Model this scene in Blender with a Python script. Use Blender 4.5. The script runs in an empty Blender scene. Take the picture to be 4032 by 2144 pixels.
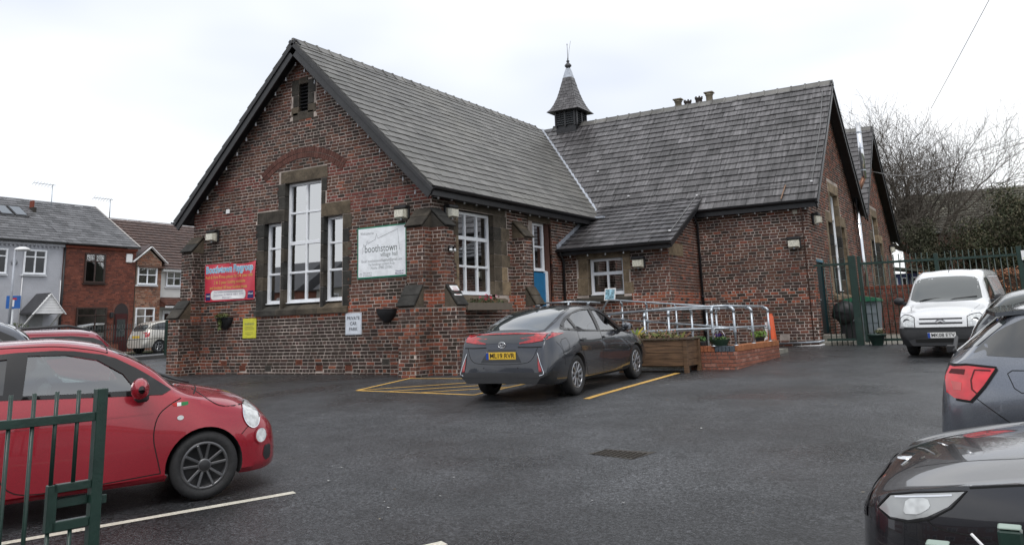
import bpy, bmesh, math, random
from mathutils import Vector, Matrix, noise
from mathutils.geometry import tessellate_polygon, delaunay_2d_cdt
from mathutils.bvhtree import BVHTree
R = random.Random(7)
SC = bpy.context.scene
COL = SC.collection
rad = math.radians

# ------------------------------------------------------------- camera
CAM = Vector((11.5416, -15.4126, 1.2564))
yaw, pit, rol = 0.54404, 0.19848, -0.03270
fw = Vector((-math.sin(yaw)*math.cos(pit), math.cos(yaw)*math.cos(pit), math.sin(pit)))
rt = Vector((math.cos(yaw), math.sin(yaw), 0)); up = rt.cross(fw)
r2 = rt*math.cos(rol) + up*math.sin(rol); u2 = -rt*math.sin(rol) + up*math.cos(rol)
cd = bpy.data.cameras.new('camera'); cam = bpy.data.objects.new('camera', cd); COL.objects.link(cam)
cam.matrix_world = Matrix((( r2.x, u2.x, -fw.x, CAM.x), (r2.y, u2.y, -fw.y, CAM.y), (r2.z, u2.z, -fw.z, CAM.z), (0, 0, 0, 1)))
cd.sensor_width = 36; cd.lens = 3280.67/4032*36; cd.shift_y = -(1072-616.8)/4032
cd.clip_end = 2000; cd.clip_start = 0.05
SC.camera = cam

# ------------------------------------------------------------- light
SUN_EL, SUN_AZ = 52, 150          # elevation; compass direction the light comes from (0 = +y, 90 = +x)
W = bpy.data.worlds.new('World'); SC.world = W; W.use_nodes = True
nt = W.node_tree; nt.nodes.clear()
def wn(t, **k):
    n = nt.nodes.new(t)
    for a, b in k.items(): setattr(n, a, b)
    return n
sky = wn('ShaderNodeTexSky', sky_type='NISHITA', sun_disc=False)
sky.sun_elevation = rad(SUN_EL); sky.sun_rotation = rad(SUN_AZ); sky.air_density = 1.0; sky.dust_density = 3.0
tc = wn('ShaderNodeTexCoord'); mp = wn('ShaderNodeMapping'); mp.inputs['Scale'].default_value = (1.0, 1.0, 2.6); mp.inputs['Location'].default_value = (1.3, 2.2, 0.6)
nz = wn('ShaderNodeTexNoise'); nz.inputs['Scale'].default_value = 1.1; nz.inputs['Detail'].default_value = 4; nz.inputs['Roughness'].default_value = 0.45
cr = wn('ShaderNodeValToRGB'); cr.color_ramp.elements[0].position = 0.38; cr.color_ramp.elements[1].position = 0.58
cr.color_ramp.elements[0].color = (6.9, 7.45, 8.5, 1); cr.color_ramp.elements[1].color = (11.2, 11.3, 11.4, 1)
mx = wn('ShaderNodeMix', data_type='RGBA'); mx.inputs['Factor'].default_value = 0.90
bg = wn('ShaderNodeBackground'); bg.inputs['Strength'].default_value = 0.1
wo = wn('ShaderNodeOutputWorld')
L = nt.links.new
L(tc.outputs['Generated'], mp.inputs['Vector']); L(mp.outputs[0], nz.inputs['Vector']); L(nz.outputs['Fac'], cr.inputs['Fac'])
L(sky.outputs[0], mx.inputs[6]); L(cr.outputs[0], mx.inputs[7]); L(mx.outputs[2], bg.inputs['Color']); L(bg.outputs[0], wo.inputs['Surface'])
sd = bpy.data.lights.new('sun', 'SUN'); sd.energy = 1.15; sd.angle = rad(25); sd.color = (1.0, 0.97, 0.93)
sun = bpy.data.objects.new('sun', sd); COL.objects.link(sun)
az = rad(SUN_AZ); dv = Vector((math.sin(az)*math.cos(rad(SUN_EL)), math.cos(az)*math.cos(rad(SUN_EL)), math.sin(rad(SUN_EL))))
sun.rotation_euler = dv.to_track_quat('Z', 'Y').to_euler(); sun.location = (0, 0, 30)
SC.view_settings.view_transform = 'Standard'; SC.view_settings.look = 'None'
SC.view_settings.exposure = 0.22; SC.view_settings.gamma = 1.0
SC.view_settings.use_curve_mapping = False

# ------------------------------------------------------------- materials
def mat(name, color=(.5, .5, .5), rough=.6, metal=0, spec=.5, noise_=None, bump=None, coat=0, vcol=False, streak=None, emit=None, alpha=None, trans=0, space='Object', croughness=.03, rvar=None):
    """noise_=(scale, amount, detail) brightness variation; bump=(scale, strength); streak=(scale xyz, amount)"""
    m = bpy.data.materials.new(name); m.use_nodes = True; t = m.node_tree; b = t.nodes['Principled BSDF']
    b.inputs['Base Color'].default_value = (*color, 1); b.inputs['Roughness'].default_value = rough
    b.inputs['Metallic'].default_value = metal; b.inputs['Specular IOR Level'].default_value = spec
    b.inputs['Coat Weight'].default_value = coat; b.inputs['Coat Roughness'].default_value = croughness
    if trans: b.inputs['Transmission Weight'].default_value = trans
    src = None; geo = None
    def pos():
        nonlocal geo
        if geo is None:
            geo = t.nodes.new('ShaderNodeNewGeometry').outputs['Position'] if space == 'World' else t.nodes.new('ShaderNodeTexCoord').outputs['Object']
        return geo
    if vcol:
        a = t.nodes.new('ShaderNodeVertexColor'); a.layer_name = 'Col'; src = a.outputs['Color']
    def mul(src, facout, lo, hi):
        mr = t.nodes.new('ShaderNodeMapRange'); mr.inputs['From Min'].default_value = .32; mr.inputs['From Max'].default_value = .68
        mr.inputs['To Min'].default_value = lo; mr.inputs['To Max'].default_value = hi; t.links.new(facout, mr.inputs['Value'])
        mm = t.nodes.new('ShaderNodeMix'); mm.data_type = 'RGBA'; mm.blend_type = 'MULTIPLY'; mm.inputs['Factor'].default_value = 1
        if src is not None: t.links.new(src, mm.inputs[6])
        else: mm.inputs[6].default_value = (*color, 1)
        cc = t.nodes.new('ShaderNodeCombineColor')
        for i in range(3): t.links.new(mr.outputs[0], cc.inputs[i])
        t.links.new(cc.outputs[0], mm.inputs[7]); return mm.outputs[2]
    if noise_:
        for (s, am, de) in (noise_ if isinstance(noise_, list) else [noise_]):
            n = t.nodes.new('ShaderNodeTexNoise'); n.inputs['Scale'].default_value = s; n.inputs['Detail'].default_value = de; n.inputs['Roughness'].default_value = .6
            t.links.new(pos(), n.inputs['Vector']); src = mul(src, n.outputs['Fac'], 1-am, 1+am)
    if streak:
        sc, am = streak; mpn = t.nodes.new('ShaderNodeMapping'); mpn.inputs['Scale'].default_value = sc; t.links.new(pos(), mpn.inputs['Vector'])
        n = t.nodes.new('ShaderNodeTexNoise'); n.inputs['Scale'].default_value = 1; n.inputs['Detail'].default_value = 4; t.links.new(mpn.outputs[0], n.inputs['Vector'])
        src = mul(src, n.outputs['Fac'], 1-am, 1+am)
    if src is not None: t.links.new(src, b.inputs['Base Color'])
    if bump:
        n = t.nodes.new('ShaderNodeTexNoise'); n.inputs['Scale'].default_value = bump[0]; n.inputs['Detail'].default_value = 3; t.links.new(pos(), n.inputs['Vector'])
        bn = t.nodes.new('ShaderNodeBump'); bn.inputs['Strength'].default_value = bump[1]; bn.inputs['Distance'].default_value = bump[2] if len(bump) > 2 else .01
        t.links.new(n.outputs['Fac'], bn.inputs['Height']); t.links.new(bn.outputs[0], b.inputs['Normal'])
    if rvar:
        n = t.nodes.new('ShaderNodeTexNoise'); n.inputs['Scale'].default_value = rvar[0]; n.inputs['Detail'].default_value = 5; t.links.new(pos(), n.inputs['Vector'])
        mr = t.nodes.new('ShaderNodeMapRange'); mr.inputs['From Min'].default_value = .35; mr.inputs['From Max'].default_value = .65; mr.inputs['To Min'].default_value = rough-rvar[1]; mr.inputs['To Max'].default_value = rough+rvar[1]
        t.links.new(n.outputs['Fac'], mr.inputs['Value']); t.links.new(mr.outputs[0], b.inputs['Roughness'])
    if emit: b.inputs['Emission Color'].default_value = (*emit[0], 1); b.inputs['Emission Strength'].default_value = emit[1]
    return m
def glass(name, tint=(.5, .55, .55), refl=.12, rough=.01, clear=.6):
    """thin pane: tinted see-through mixed with a mirror part that grows at grazing angles"""
    m = bpy.data.materials.new(name); m.use_nodes = True; t = m.node_tree; t.nodes.clear()
    o = t.nodes.new('ShaderNodeOutputMaterial'); tr = t.nodes.new('ShaderNodeBsdfTransparent'); tr.inputs[0].default_value = (*[c*clear for c in tint], 1)
    g = t.nodes.new('ShaderNodeBsdfGlossy'); g.inputs['Roughness'].default_value = rough; g.inputs['Color'].default_value = (.95, .97, 1, 1)
    lw = t.nodes.new('ShaderNodeLayerWeight'); lw.inputs['Blend'].default_value = .35
    mr = t.nodes.new('ShaderNodeMapRange'); mr.inputs['To Min'].default_value = refl; mr.inputs['To Max'].default_value = 1
    mxs = t.nodes.new('ShaderNodeMixShader')
    t.links.new(lw.outputs['Fresnel'], mr.inputs['Value']); t.links.new(mr.outputs[0], mxs.inputs[0])
    t.links.new(tr.outputs[0], mxs.inputs[1]); t.links.new(g.outputs[0], mxs.inputs[2]); t.links.new(mxs.outputs[0], o.inputs['Surface'])
    return m
M = {}
M['brick'] = mat('brick', vcol=True, rough=.88, spec=.25, noise_=[(38, .30, 3), (1.3, .16, 3)], bump=(90, .5, .006))
M['mortar'] = mat('mortar', (.42, .36, .32), .92, spec=.2, noise_=[(.6, .42, 4), (2.6, .25, 3), (45, .2, 2)], bump=(120, .6, .004))
M['dark_mortar'] = mat('sooty mortar', (.16, .13, .115), .92, spec=.2, noise_=(5, .3, 3))
M['stone'] = mat('sandstone', vcol=True, rough=.85, spec=.3, noise_=[(3.2, .42, 5), (26, .2, 3)], bump=(30, .5, .01))
M['slate'] = mat('slate', vcol=True, rough=.48, spec=.45, noise_=[(2.4, .18, 4), (30, .15, 3)], bump=(25, .35, .006))
M['slate_streaked'] = mat('rain streaked slate', vcol=True, rough=.42, spec=.5, noise_=[(.9, .22, 4), (30, .2, 3)], streak=((15, 1.0, 1.0), .55), bump=(25, .35, .006))
M['slate_pale'] = mat('pale slate', vcol=True, rough=.5, spec=.45, noise_=[(1.4, .14, 4), (30, .12, 3)], streak=((1.2, 16, 1.2), .16), bump=(25, .35, .006))
M['lead'] = mat('lead flashing', (.42, .45, .50), .45, metal=.3, noise_=(8, .2, 3))
M['black'] = mat('black painted timber', (.018, .018, .02), .42, noise_=(6, .3, 3), bump=(20, .2))
M['upvc'] = mat('white plastic', (.82, .84, .87), .32, noise_=(4, .05, 2))
M['pane'] = glass('window glass', (.78, .8, .74), .46, .01, .75)
M['asphalt'] = mat('tarmac', (.038, .0395, .0425), .37, spec=.55, noise_=[(80, .95, 1), (30, .85, 2), (.45, .42, 5), (2.2, .26, 4)], bump=(60, 1.0, .016), space='World', rvar=(.4, .19))
M['road'] = mat('road tarmac', (.14, .145, .155), .55, noise_=[(60, .25, 2), (.4, .2, 3)], bump=(120, .5, .01), space='World')
M['grass'] = mat('rough grass', (.055, .07, .03), .9, noise_=[(.6, .3, 4), (20, .4, 3)], bump=(20, .8, .05), space='World')
M['line_white'] = mat('white road paint', (.62, .59, .50), .6, noise_=[(50, .22, 3), (4, .1, 3)], bump=(150, .6, .006), space='World')
M['line_yellow'] = mat('yellow road paint', (.66, .40, .10), .6, noise_=[(50, .22, 3), (3, .12, 3)], bump=(150, .6, .006), space='World')
M['galv'] = mat('galvanised steel', (.46, .50, .54), .38, metal=.75, noise_=(12, .2, 3))
M['green'] = mat('green painted steel', (.010, .032, .024), .4, coat=.15, noise_=(9, .2, 3), bump=(60, .15))
M['concrete'] = mat('concrete', (.22, .21, .18), .85, noise_=[(3, .3, 4), (30, .2, 3)], bump=(40, .5))
M['plastic_black'] = mat('black plastic', (.02, .02, .022), .5, noise_=(14, .2, 2))
M['rubber'] = mat('tyre rubber', (.018, .018, .019), .72, bump=(80, .3), noise_=(30, .2, 2))
M['white'] = mat('white paint', (.80, .80, .80), .4, noise_=(3, .05, 2))
M['darkroom'] = mat('interior plaster', (.42, .38, .32), .9, noise_=(2, .15, 2))
M['chrome'] = mat('chrome', (.75, .76, .78), .12, metal=1)
M['leaf_green'] = mat('green leaves', (.05, .10, .03), .7, noise_=(8, .4, 2))
M['wood'] = mat('stained timber', (.12, .068, .036), .7, streak=((3, 3, 40), .35), noise_=(4, .2, 3), bump=(30, .3))
M['lens_clear'] = mat('clear lamp lens', (.60, .62, .62), .16, coat=1, noise_=(22, .22, 1), spec=.8)
M['lens_bright_red'] = mat('bright red lamp lens', (.66, .02, .03), .1, coat=1, noise_=(12, .2, 1))
M['lens_red'] = mat('red lamp lens', (.36, .012, .016), .1, coat=1, noise_=(18, .3, 1))
def paint(name, c, flake=.25, wet=True):
    return mat(name, c, .27, metal=flake, coat=1.0, croughness=.025, noise_=[(1.5, .05, 2), (160, .12, 1)])
def plain(name, c, rough=.6, metal=0, **k): return mat(name, c, rough, metal, noise_=(9, .08, 2), **k)

# ------------------------------------------------------------- mesh helpers
class MB:
    def __init__(s): s.v = []; s.f = []; s.c = []; s.sm = []
    def add(s, verts, faces, col=(1, 1, 1), smooth=False):
        o = len(s.v); s.v += [tuple(p) for p in verts]
        for f in faces: s.f.append([i+o for i in f]); s.c.append(col); s.sm.append(smooth)
        return s
    def frame(s, o, ax, ay, az, hx, hy, hz, col=(1, 1, 1), ch=0):
        """box centred at o along axes ax ay az with half sizes; ch = chamfer"""
        o, ax, ay, az = Vector(o), Vector(ax), Vector(ay), Vector(az)
        P = lambda a, b, c: o + ax*a + ay*b + az*c
        if ch <= 0:
            v = [P(a*hx, b*hy, c*hz) for a in (-1, 1) for b in (-1, 1) for c in (-1, 1)]
            s.add(v, [(0, 1, 3, 2), (4, 6, 7, 5), (0, 4, 5, 1), (2, 3, 7, 6), (0, 2, 6, 4), (1, 5, 7, 3)], col)
        else:
            v = []; idx = {}
            for a in (-1, 1):
                for b in (-1, 1):
                    for c in (-1, 1):
                        idx[a, b, c] = len(v)
                        v += [P(a*hx, b*(hy-ch), c*(hz-ch)), P(a*(hx-ch), b*hy, c*(hz-ch)), P(a*(hx-ch), b*(hy-ch), c*hz)]
            F = []
            for a in (-1, 1):
                F.append([idx[a, p, q] for p, q in ((-1, -1), (1, -1), (1, 1), (-1, 1))])
                F.append([idx[p, a, q]+1 for p, q in ((-1, -1), (1, -1), (1, 1), (-1, 1))])
                F.append([idx[p, q, a]+2 for p, q in ((-1, -1), (1, -1), (1, 1), (-1, 1))])
            for a in (-1, 1):
                for b in (-1, 1):
                    F.append([idx[a, b, -1], idx[a, b, 1], idx[a, b, 1]+1, idx[a, b, -1]+1])
                    F.append([idx[a, -1, b], idx[a, 1, b], idx[a, 1, b]+2, idx[a, -1, b]+2])
                    F.append([idx[-1, a, b]+1, idx[1, a, b]+1, idx[1, a, b]+2, idx[-1, a, b]+2])
                    for c in (-1, 1): i = idx[a, b, c]; F.append([i, i+1, i+2])
            s.add(v, F, col)
        return s
    def box(s, x0, x1, y0, y1, z0, z1, col=(1, 1, 1), ch=0):
        return s.frame(((x0+x1)/2, (y0+y1)/2, (z0+z1)/2), (1, 0, 0), (0, 1, 0), (0, 0, 1), abs(x1-x0)/2, abs(y1-y0)/2, abs(z1-z0)/2, col, ch)
    def beam(s, p, q, w, h, upv=(0, 0, 1), col=(1, 1, 1), ch=0):
        p, q = Vector(p), Vector(q); d = (q-p); l = d.length; d.normalize()
        a = d.cross(Vector(upv)).normalized(); b = a.cross(d)
        return s.frame((p+q)/2, d, a, b, l/2, w/2, h/2, col, ch)
    def tube(s, pts, r, n=8, col=(1, 1, 1), caps=True, rr=None):
        pts = [Vector(p) for p in pts]; rings = []; prev = None
        for i, p in enumerate(pts):
            d = (pts[min(i+1, len(pts)-1)] - pts[max(i-1, 0)]).normalized()
            a = prev if prev is not None else (Vector((0, 0, 1)) if abs(d.z) < .9 else Vector((1, 0, 0)))
            a = (a - d*a.dot(d)).normalized(); prev = a; b = d.cross(a)
            q = rr[i] if rr else r
            rings.append([p + (a*math.cos(2*math.pi*k/n) + b*math.sin(2*math.pi*k/n))*q for k in range(n)])
        v = [x for g in rings for x in g]; f = []
        for i in range(len(rings)-1):
            for k in range(n): f.append((i*n+k, i*n+(k+1) % n, (i+1)*n+(k+1) % n, (i+1)*n+k))
        if caps: f.append(list(range(n))[::-1]); f.append([(len(rings)-1)*n+k for k in range(n)])
        return s.add(v, f, col, True)
    def lathe(s, prof, o=(0, 0, 0), axis='z', n=20, col=(1, 1, 1)):
        """prof: [(radius, height)]"""
        o = Vector(o); v = []
        for r, h in prof:
            for k in range(n):
                a = 2*math.pi*k/n; c, d = r*math.cos(a), r*math.sin(a)
                v.append(o + (Vector((c, d, h)) if axis == 'z' else Vector((c, h, d)) if axis == 'y' else Vector((h, c, d))))
        f = [(i*n+k, i*n+(k+1) % n, (i+1)*n+(k+1) % n, (i+1)*n+k) for i in range(len(prof)-1) for k in range(n)]
        if axis == 'y': f = [q[::-1] for q in f]
        return s.add(v, f, col, True)
    def prism(s, poly, d, col=(1, 1, 1)):
        """poly: 3D points of a planar polygon (may be concave), extruded by vector d"""
        P = [Vector(p) for p in poly]; n = len(P); d = Vector(d); tris = tessellate_polygon([P])
        v = P + [p+d for p in P]
        f = [list(t) for t in tris] + [[i+n for i in t][::-1] for t in tris] + [(i, (i+1) % n, (i+1) % n+n, i+n) for i in range(n)]
        return s.add(v, f, col)
    def mesh(s, name):
        me = bpy.data.meshes.new(name); me.from_pydata(s.v, [], s.f)
        ca = me.color_attributes.new('Col', 'FLOAT_COLOR', 'CORNER')
        buf = []
        for f, c in zip(s.f, s.c): buf += [c[0], c[1], c[2], 1.0]*len(f)
        ca.data.foreach_set('color', buf)
        me.polygons.foreach_set('use_smooth', s.sm)
        return me
    def build(s, name, m, parent=None, fix=True, kind=None, label=None, auto=None):
        me = s.mesh(name)
        if fix:
            bm = bmesh.new(); bm.from_mesh(me); bmesh.ops.recalc_face_normals(bm, faces=bm.faces); bm.to_mesh(me); bm.free()
        if auto: me.set_sharp_from_angle(angle=rad(auto))
        return link(name, me, m, parent, kind, label)
def link(name, me, m, parent=None, kind=None, label=None):
    o = bpy.data.objects.new(name, me); COL.objects.link(o)
    if m is not None and len(me.materials) == 0: me.materials.append(M[m] if isinstance(m, str) else m)
    if parent is not None:
        o.parent = parent; o.matrix_parent_inverse = PINV.get(parent.name, Matrix())
    if kind: o['kind'] = kind
    if label: o['label'] = label
    return o
PINV = {}
def thing(name, label, cat, loc=(0, 0, 0), group=None, local=False, rot=None):
    """an Empty at the thing's base. local=False: children are modelled in world coordinates"""
    o = bpy.data.objects.new(name, None); COL.objects.link(o); o.location = loc; o.empty_display_size = .3
    if rot is not None: o.rotation_euler = rot
    if not local: PINV[o.name] = Matrix.Translation(-Vector(loc))
    return tag(o, label, cat, group)
def tag(o, label, cat, group=None):
    o['label'] = label; o['category'] = cat
    if group: o['group'] = group
    return o
def struct(o): o['kind'] = 'structure'; return o
def copy_tree(o, loc=None, label=None, parent=None):
    c = o.copy(); COL.objects.link(c)
    if parent is not None: c.parent = parent
    for ch in [x for x in o.children]: copy_tree(ch, parent=c)
    if loc is not None: c.location = loc
    if label: c['label'] = label
    return c
FONT = {}
def text(name, body, size, o, ux, uz, m, parent, ext=.001, align='CENTER', sx=1.0, bold=0.0, maxw=None, label=None, shear=0):
    cu = bpy.data.curves.new(name, 'FONT'); cu.body = body; cu.size = size; cu.align_x = align; cu.align_y = 'CENTER'; cu.offset = bold; cu.resolution_u = 3; cu.shear = shear
    t = bpy.data.objects.new(name, cu); me = bpy.data.meshes.new_from_object(t); bpy.data.objects.remove(t)
    ux, uz = Vector(ux).normalized(), Vector(uz).normalized(); n = ux.cross(uz)
    if maxw and len(me.vertices):
        w = max(v.co.x for v in me.vertices) - min(v.co.x for v in me.vertices); sx = maxw/w
    mtx = Matrix((( ux.x*sx, uz.x, n.x, o[0]), (ux.y*sx, uz.y, n.y, o[1]), (ux.z*sx, uz.z, n.z, o[2]), (0, 0, 0, 1)))
    me.transform(mtx); me.name = name
    return link(name, me, m, parent, label=label)
def jit(a): return R.uniform(-a, a)
def mixc(a, b, t): return tuple(x*(1-t)+y*t for x, y in zip(a, b))
def mulc(a, k): return tuple(x*k for x in a)

# ------------------------------------------------------------- ground
def gz(x, y):
    dip = .035*min(max(x-8.5, 0), 4.5)*min(1, max(0, (y+10.4)/1.4))*min(1, max(0, (-2-y)/4))
    if y < -3.4: return .13 + .047*(max(y, -17)+3.4) - dip
    return .13 + .025*(min(y, 13)+3.4) + .008*max(0, min(y, 80)-13) - dip
def sheet(name, x0, x1, y0, y1, dz, m, nx=1, label=None, ys=None):
    xs = [x0+(x1-x0)*i/nx for i in range(nx+1)]
    yy = sorted(set([y0, y1] + [y for y in (-17, -10.4, -9.7, -9, -7.5, -6, -5, -4, -3.4, -3, -2, 13, 80) if y0 < y < y1] + (ys or [])))
    xs = sorted(set(xs + [x for x in (8.5, 10, 11.5, 13) if x0 < x < x1])); nx = len(xs)-1
    mb = MB(); v = [(x, y, gz(x, y)+dz) for y in yy for x in xs]; n = nx+1
    mb.add(v, [(j*n+i, j*n+i+1, (j+1)*n+i+1, (j+1)*n+i) for j in range(len(yy)-1) for i in range(nx)])
    return struct(mb.build(name, m))
sheet('ground', -700, 700, -700, 900, -.012, 'grass')
sheet('car_park', -18.6, 24, -22, 8.9, 0, 'asphalt')
sheet('yard', 6.4, 24, 8.9, 16, 0, 'concrete')
sheet('road', -25.0, -19.4, -60, 90, -.006, 'road')
pv = sheet('pavement', -26.4, -25.0, -60, 90, .09, 'concrete')
sheet('back_street', -60, 60, -34, -26, -.004, 'road')
def mark(name, pts, w, m, label, parent=None):
    mb = MB()
    for a, b in pts:
        a, b = Vector((*a, 0)), Vector((*b, 0)); d = (b-a).normalized(); n = Vector((-d.y, d.x, 0))*w/2
        k = max(1, int((b-a).length/.4)); prev = None
        for i in range(k+1):
            p = a.lerp(b, i/k); ww = 1 + .12*noise.noise(Vector((p.x*3, p.y*3, 0))); l, r_ = p+n*ww, p-n*ww
            cur = [(l.x, l.y, gz(l.x, l.y)+.004), (r_.x, r_.y, gz(r_.x, r_.y)+.004)]
            if prev: mb.add([prev[0], prev[1], cur[1], cur[0]], [(0, 1, 2, 3)])
            prev = cur
    return struct(mb.build(name, m))
mark('parking_bay_line', [((5.66, -9.67), (4.3, -12.24))], .10, 'line_white', '')
mark('parking_bay_line', [((7.89, -10.44), (6.53, -13.0))], .10, 'line_white', '')
for k in range(1, 4):
    mark('parking_bay_line', [((5.66-2.23*k, -9.67+.78*k), (3.5-2.23*k, -13.75+.78*k))], .10, 'line_white', '')
mark('disabled_bay_line', [((5.62, -3.68), (5.51, .52))], .11, 'line_yellow', '')
mark('disabled_bay_line', [((3.43, -3.50), (3.25, .9))], .09, 'line_yellow', '')
mark('disabled_bay_hatching', [((.56, -3.15), (3.45, -3.48))], .08, 'line_yellow', '')
hz = [((.56, -3.15), (-.02, -.78)), ((.06, -.88), (3.2, -.75)), ((.6, -3.13), (2.9, -.75)), ((1.35, -3.24), (3.3, -1.5)), ((2.2, -3.33), (3.35, -2.3))]
for a, b in hz[:5]:
    o = mark('disabled_bay_hatching', [(a, b)], .075, 'line_yellow', ''); 
    for v in o.data.vertices: v.co.z += .0035
# ============================================================= VILLAGE HALL
hall = thing('village_hall', 'red and dark brick village hall with slate roofs, twin gables and a small spire', 'building', (-4.2, 0, .2))
CH = .08325; Z00 = .30                     # brick course height, centre of a header course
BR = []                                    # brick records: verts, colour
def brick_col(x, y, z, dirn):
    n1 = noise.noise(Vector((x*.55+7, y*.55, z*.55))); n2 = noise.noise(Vector((x*1.7, y*1.7+3, z*2.6)))
    red, brown, dark, purple = (.25, .088, .055), (.138, .065, .046), (.056, .040, .033), (.090, .054, .045)
    t = R.random(); c = brown
    pr = .02 + .30*max(0, n1-.12); pd = .27 - .5*n1
    if dirn == 'front' and -6.0 < x < -2.3 and z < 1.70: pd = .80; pr = .02
    if 1.60 < z < 1.97: pr = .58 + .5*n2; pd = .05; red = (.34, .105, .06)
    if dirn == 'front' and (4.18 < z < 4.62 or 5.12 < z < 5.46) : pr = (.85 if (x > -2.5 and z < 4.9) or x < -5.9 else .35+.9*max(0, n1+.1)); pd = .05; red = (.20, .066, .052)
    if z < 1.30 and (x > -1.9 and y < 1.2) : pr = .30 + .4*n2; pd = .2
    if z < .9 and x < -6.1: pr = .30 + .4*n2; pd = .2
    if dirn == 'wing': pr = max(pr*.35, .05) if not 1.60 < z < 1.97 else .45 + .5*n2; pd = .22
    if dirn == 'side2': pr = .28; pd = .1
    if dirn == 'porch' and z > 2: brown = (.19, .10, .065)
    if t < pr: c = red
    elif t < pr+pd: c = dark
    elif t < pr+pd+.2: c = purple
    k = R.uniform(.74, 1.06)*(1-.42*max(0, noise.noise(Vector((x*.35+2, y*.35, z*.22+9)))+.05)) * (1-.10*max(0, math.sin(x*5+3*n1)))
    return (c[0]*k, c[1]*k*R.uniform(.93, 1.07), c[2]*k)
def bricks(O, u, n, Wd, z0, z1, dirn, inside=None, holes=(), store=None, h=CH, zo=Z00, off=0, rough=1.0, length=.235, colf=None, mort=.0165):
    """lay bricks on the vertical face starting at plan point O, running along plan direction u, outward normal n"""
    out = BR if store is None else store
    u, n = Vector((*u, 0)), Vector((*n, 0)); O = Vector((*O, 0))
    i0 = math.ceil((z0-zo)/h - .5)
    for i in range(i0, int((z1-zo)/h+.5)+1):
        zc = zo + i*h; za, zb = max(zc-h/2+mort/2, z0), min(zc+h/2-mort/2, z1)
        if zb-za < .02: continue
        header = (i % 4 == 0); ln = length/2 if header else length
        x = -ln*R.uniform(0, .3) - (ln/2 if i % 2 else 0) - off
        while x < Wd:
            l = ln*R.uniform(.94, 1.06); a, b = max(x, 0), min(x+l-mort, Wd); x += l
            segs = [(a, b)]
            for (ha, hb, hz0, hz1) in holes:
                if zc > hz0 and zc < hz1:
                    ns = []
                    for (p, q) in segs:
                        if q <= ha or p >= hb: ns.append((p, q)); continue
                        if p < ha: ns.append((p, ha-.004))
                        if q > hb: ns.append((hb+.004, q))
                    segs = ns
            for (p, q) in segs:
                if q-p < .03: continue
                if inside and not inside((p+q)/2, zc): continue
                if inside and not (inside(p, zc) or inside(q, zc)):
                    continue
                d = .007+R.uniform(0, .006)*rough; j = .003*rough; e = .004
                P = lambda s, z, dd: O + u*s + n*dd + Vector((0, 0, z))
                v = [P(p, za, -.01), P(q, za, -.01), P(q, zb, -.01), P(p, zb, -.01),
                     P(p+e+jit(j), za+e+jit(j), d), P(q-e+jit(j), za+e+jit(j), d+jit(.002)), P(q-e+jit(j), zb-e+jit(j), d), P(p+e+jit(j), zb-e+jit(j), d+jit(.002))]
                w = O + u*(p+q)/2
                c = colf(w.x, w.y, zc) if colf else brick_col(w.x, w.y, zc, dirn)
                out.append((v, c, (w - CAM).length + (0 if store is None else 0)))
BF = [(4, 5, 6, 7), (0, 1, 5, 4), (3, 7, 6, 2), (0, 4, 7, 3), (1, 2, 6, 5)]
def wall_panel(pts, holes, name, m, parent):
    """pts, holes: lists of 3D points in one plane"""
    polys = [[Vector(p) for p in pts]] + [[Vector(p) for p in h] for h in holes]
    tr = tessellate_polygon(polys); v = [p for q in polys for p in q]
    return MB().add(v, [list(t) for t in tr]).build(name, m, parent)
def rect(x0, x1, z0, z1, f): return [f(x0, z0), f(x1, z0), f(x1, z1), f(x0, z1)]
RS = .971; HX = -4.19; HZ = 8.81; HE = 4.41
walls = MB()
# --- front gable wall (y = 0, x -8.38 .. 0)
FH = [(-5.54, -4.90, 1.80, 4.08), (-4.80, -3.50, 1.80, 5.08), (-3.40, -2.76, 1.80, 4.08), (-4.36, -4.02, 6.95, 7.72)]
f0 = lambda x, z: (x, 0, z)
gp = [(-8.38, 0, -.1), (0, 0, -.1), (0, 0, HZ-.14-RS*4.19), (HX, 0, HZ-.14), (-8.38, 0, HZ-.14-RS*4.19)]
wall_front = wall_panel(gp, [rect(a, b, c, d, f0) for a, b, c, d in FH], 'wall', 'mortar', hall)
arch_c = (-4.16, 3.55); AR0, AR1 = 2.14, 2.42
def in_front(u_, z):
    x = u_-8.38
    if z > HZ-.15-RS*abs(x-HX): return False
    r = math.hypot(x-arch_c[0], z-arch_c[1]); a = abs(math.degrees(math.atan2(x-arch_c[0], z-arch_c[1])))
    if AR0+.05 < r < AR1-.04 and a < 39: return False
    return True
SH = [(-5.78, -2.58, 1.66, 4.10), (-5.82, -4.9, 4.08, 4.40), (-3.45, -2.51, 4.08, 4.42), (-5.02, -3.30, 4.1, 5.40), (-4.62, -3.72, 6.72, 7.86)]
AIRB = [(-7.06, .42), (-6.33, .29), (-5.38, .28), (-4.29, .43), (-3.60, .29), (-2.64, .29), (-1.50, .43)]
bricks((-8.38, 0), (1, 0), (0, -1), 8.38, .0, 8.7, 'front', in_front, [(a+8.38, b+8.38, c, d) for a, b, c, d in SH] + [(a+8.38, a+8.38+.24, z, z+.15) for a, z in AIRB])
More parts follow.
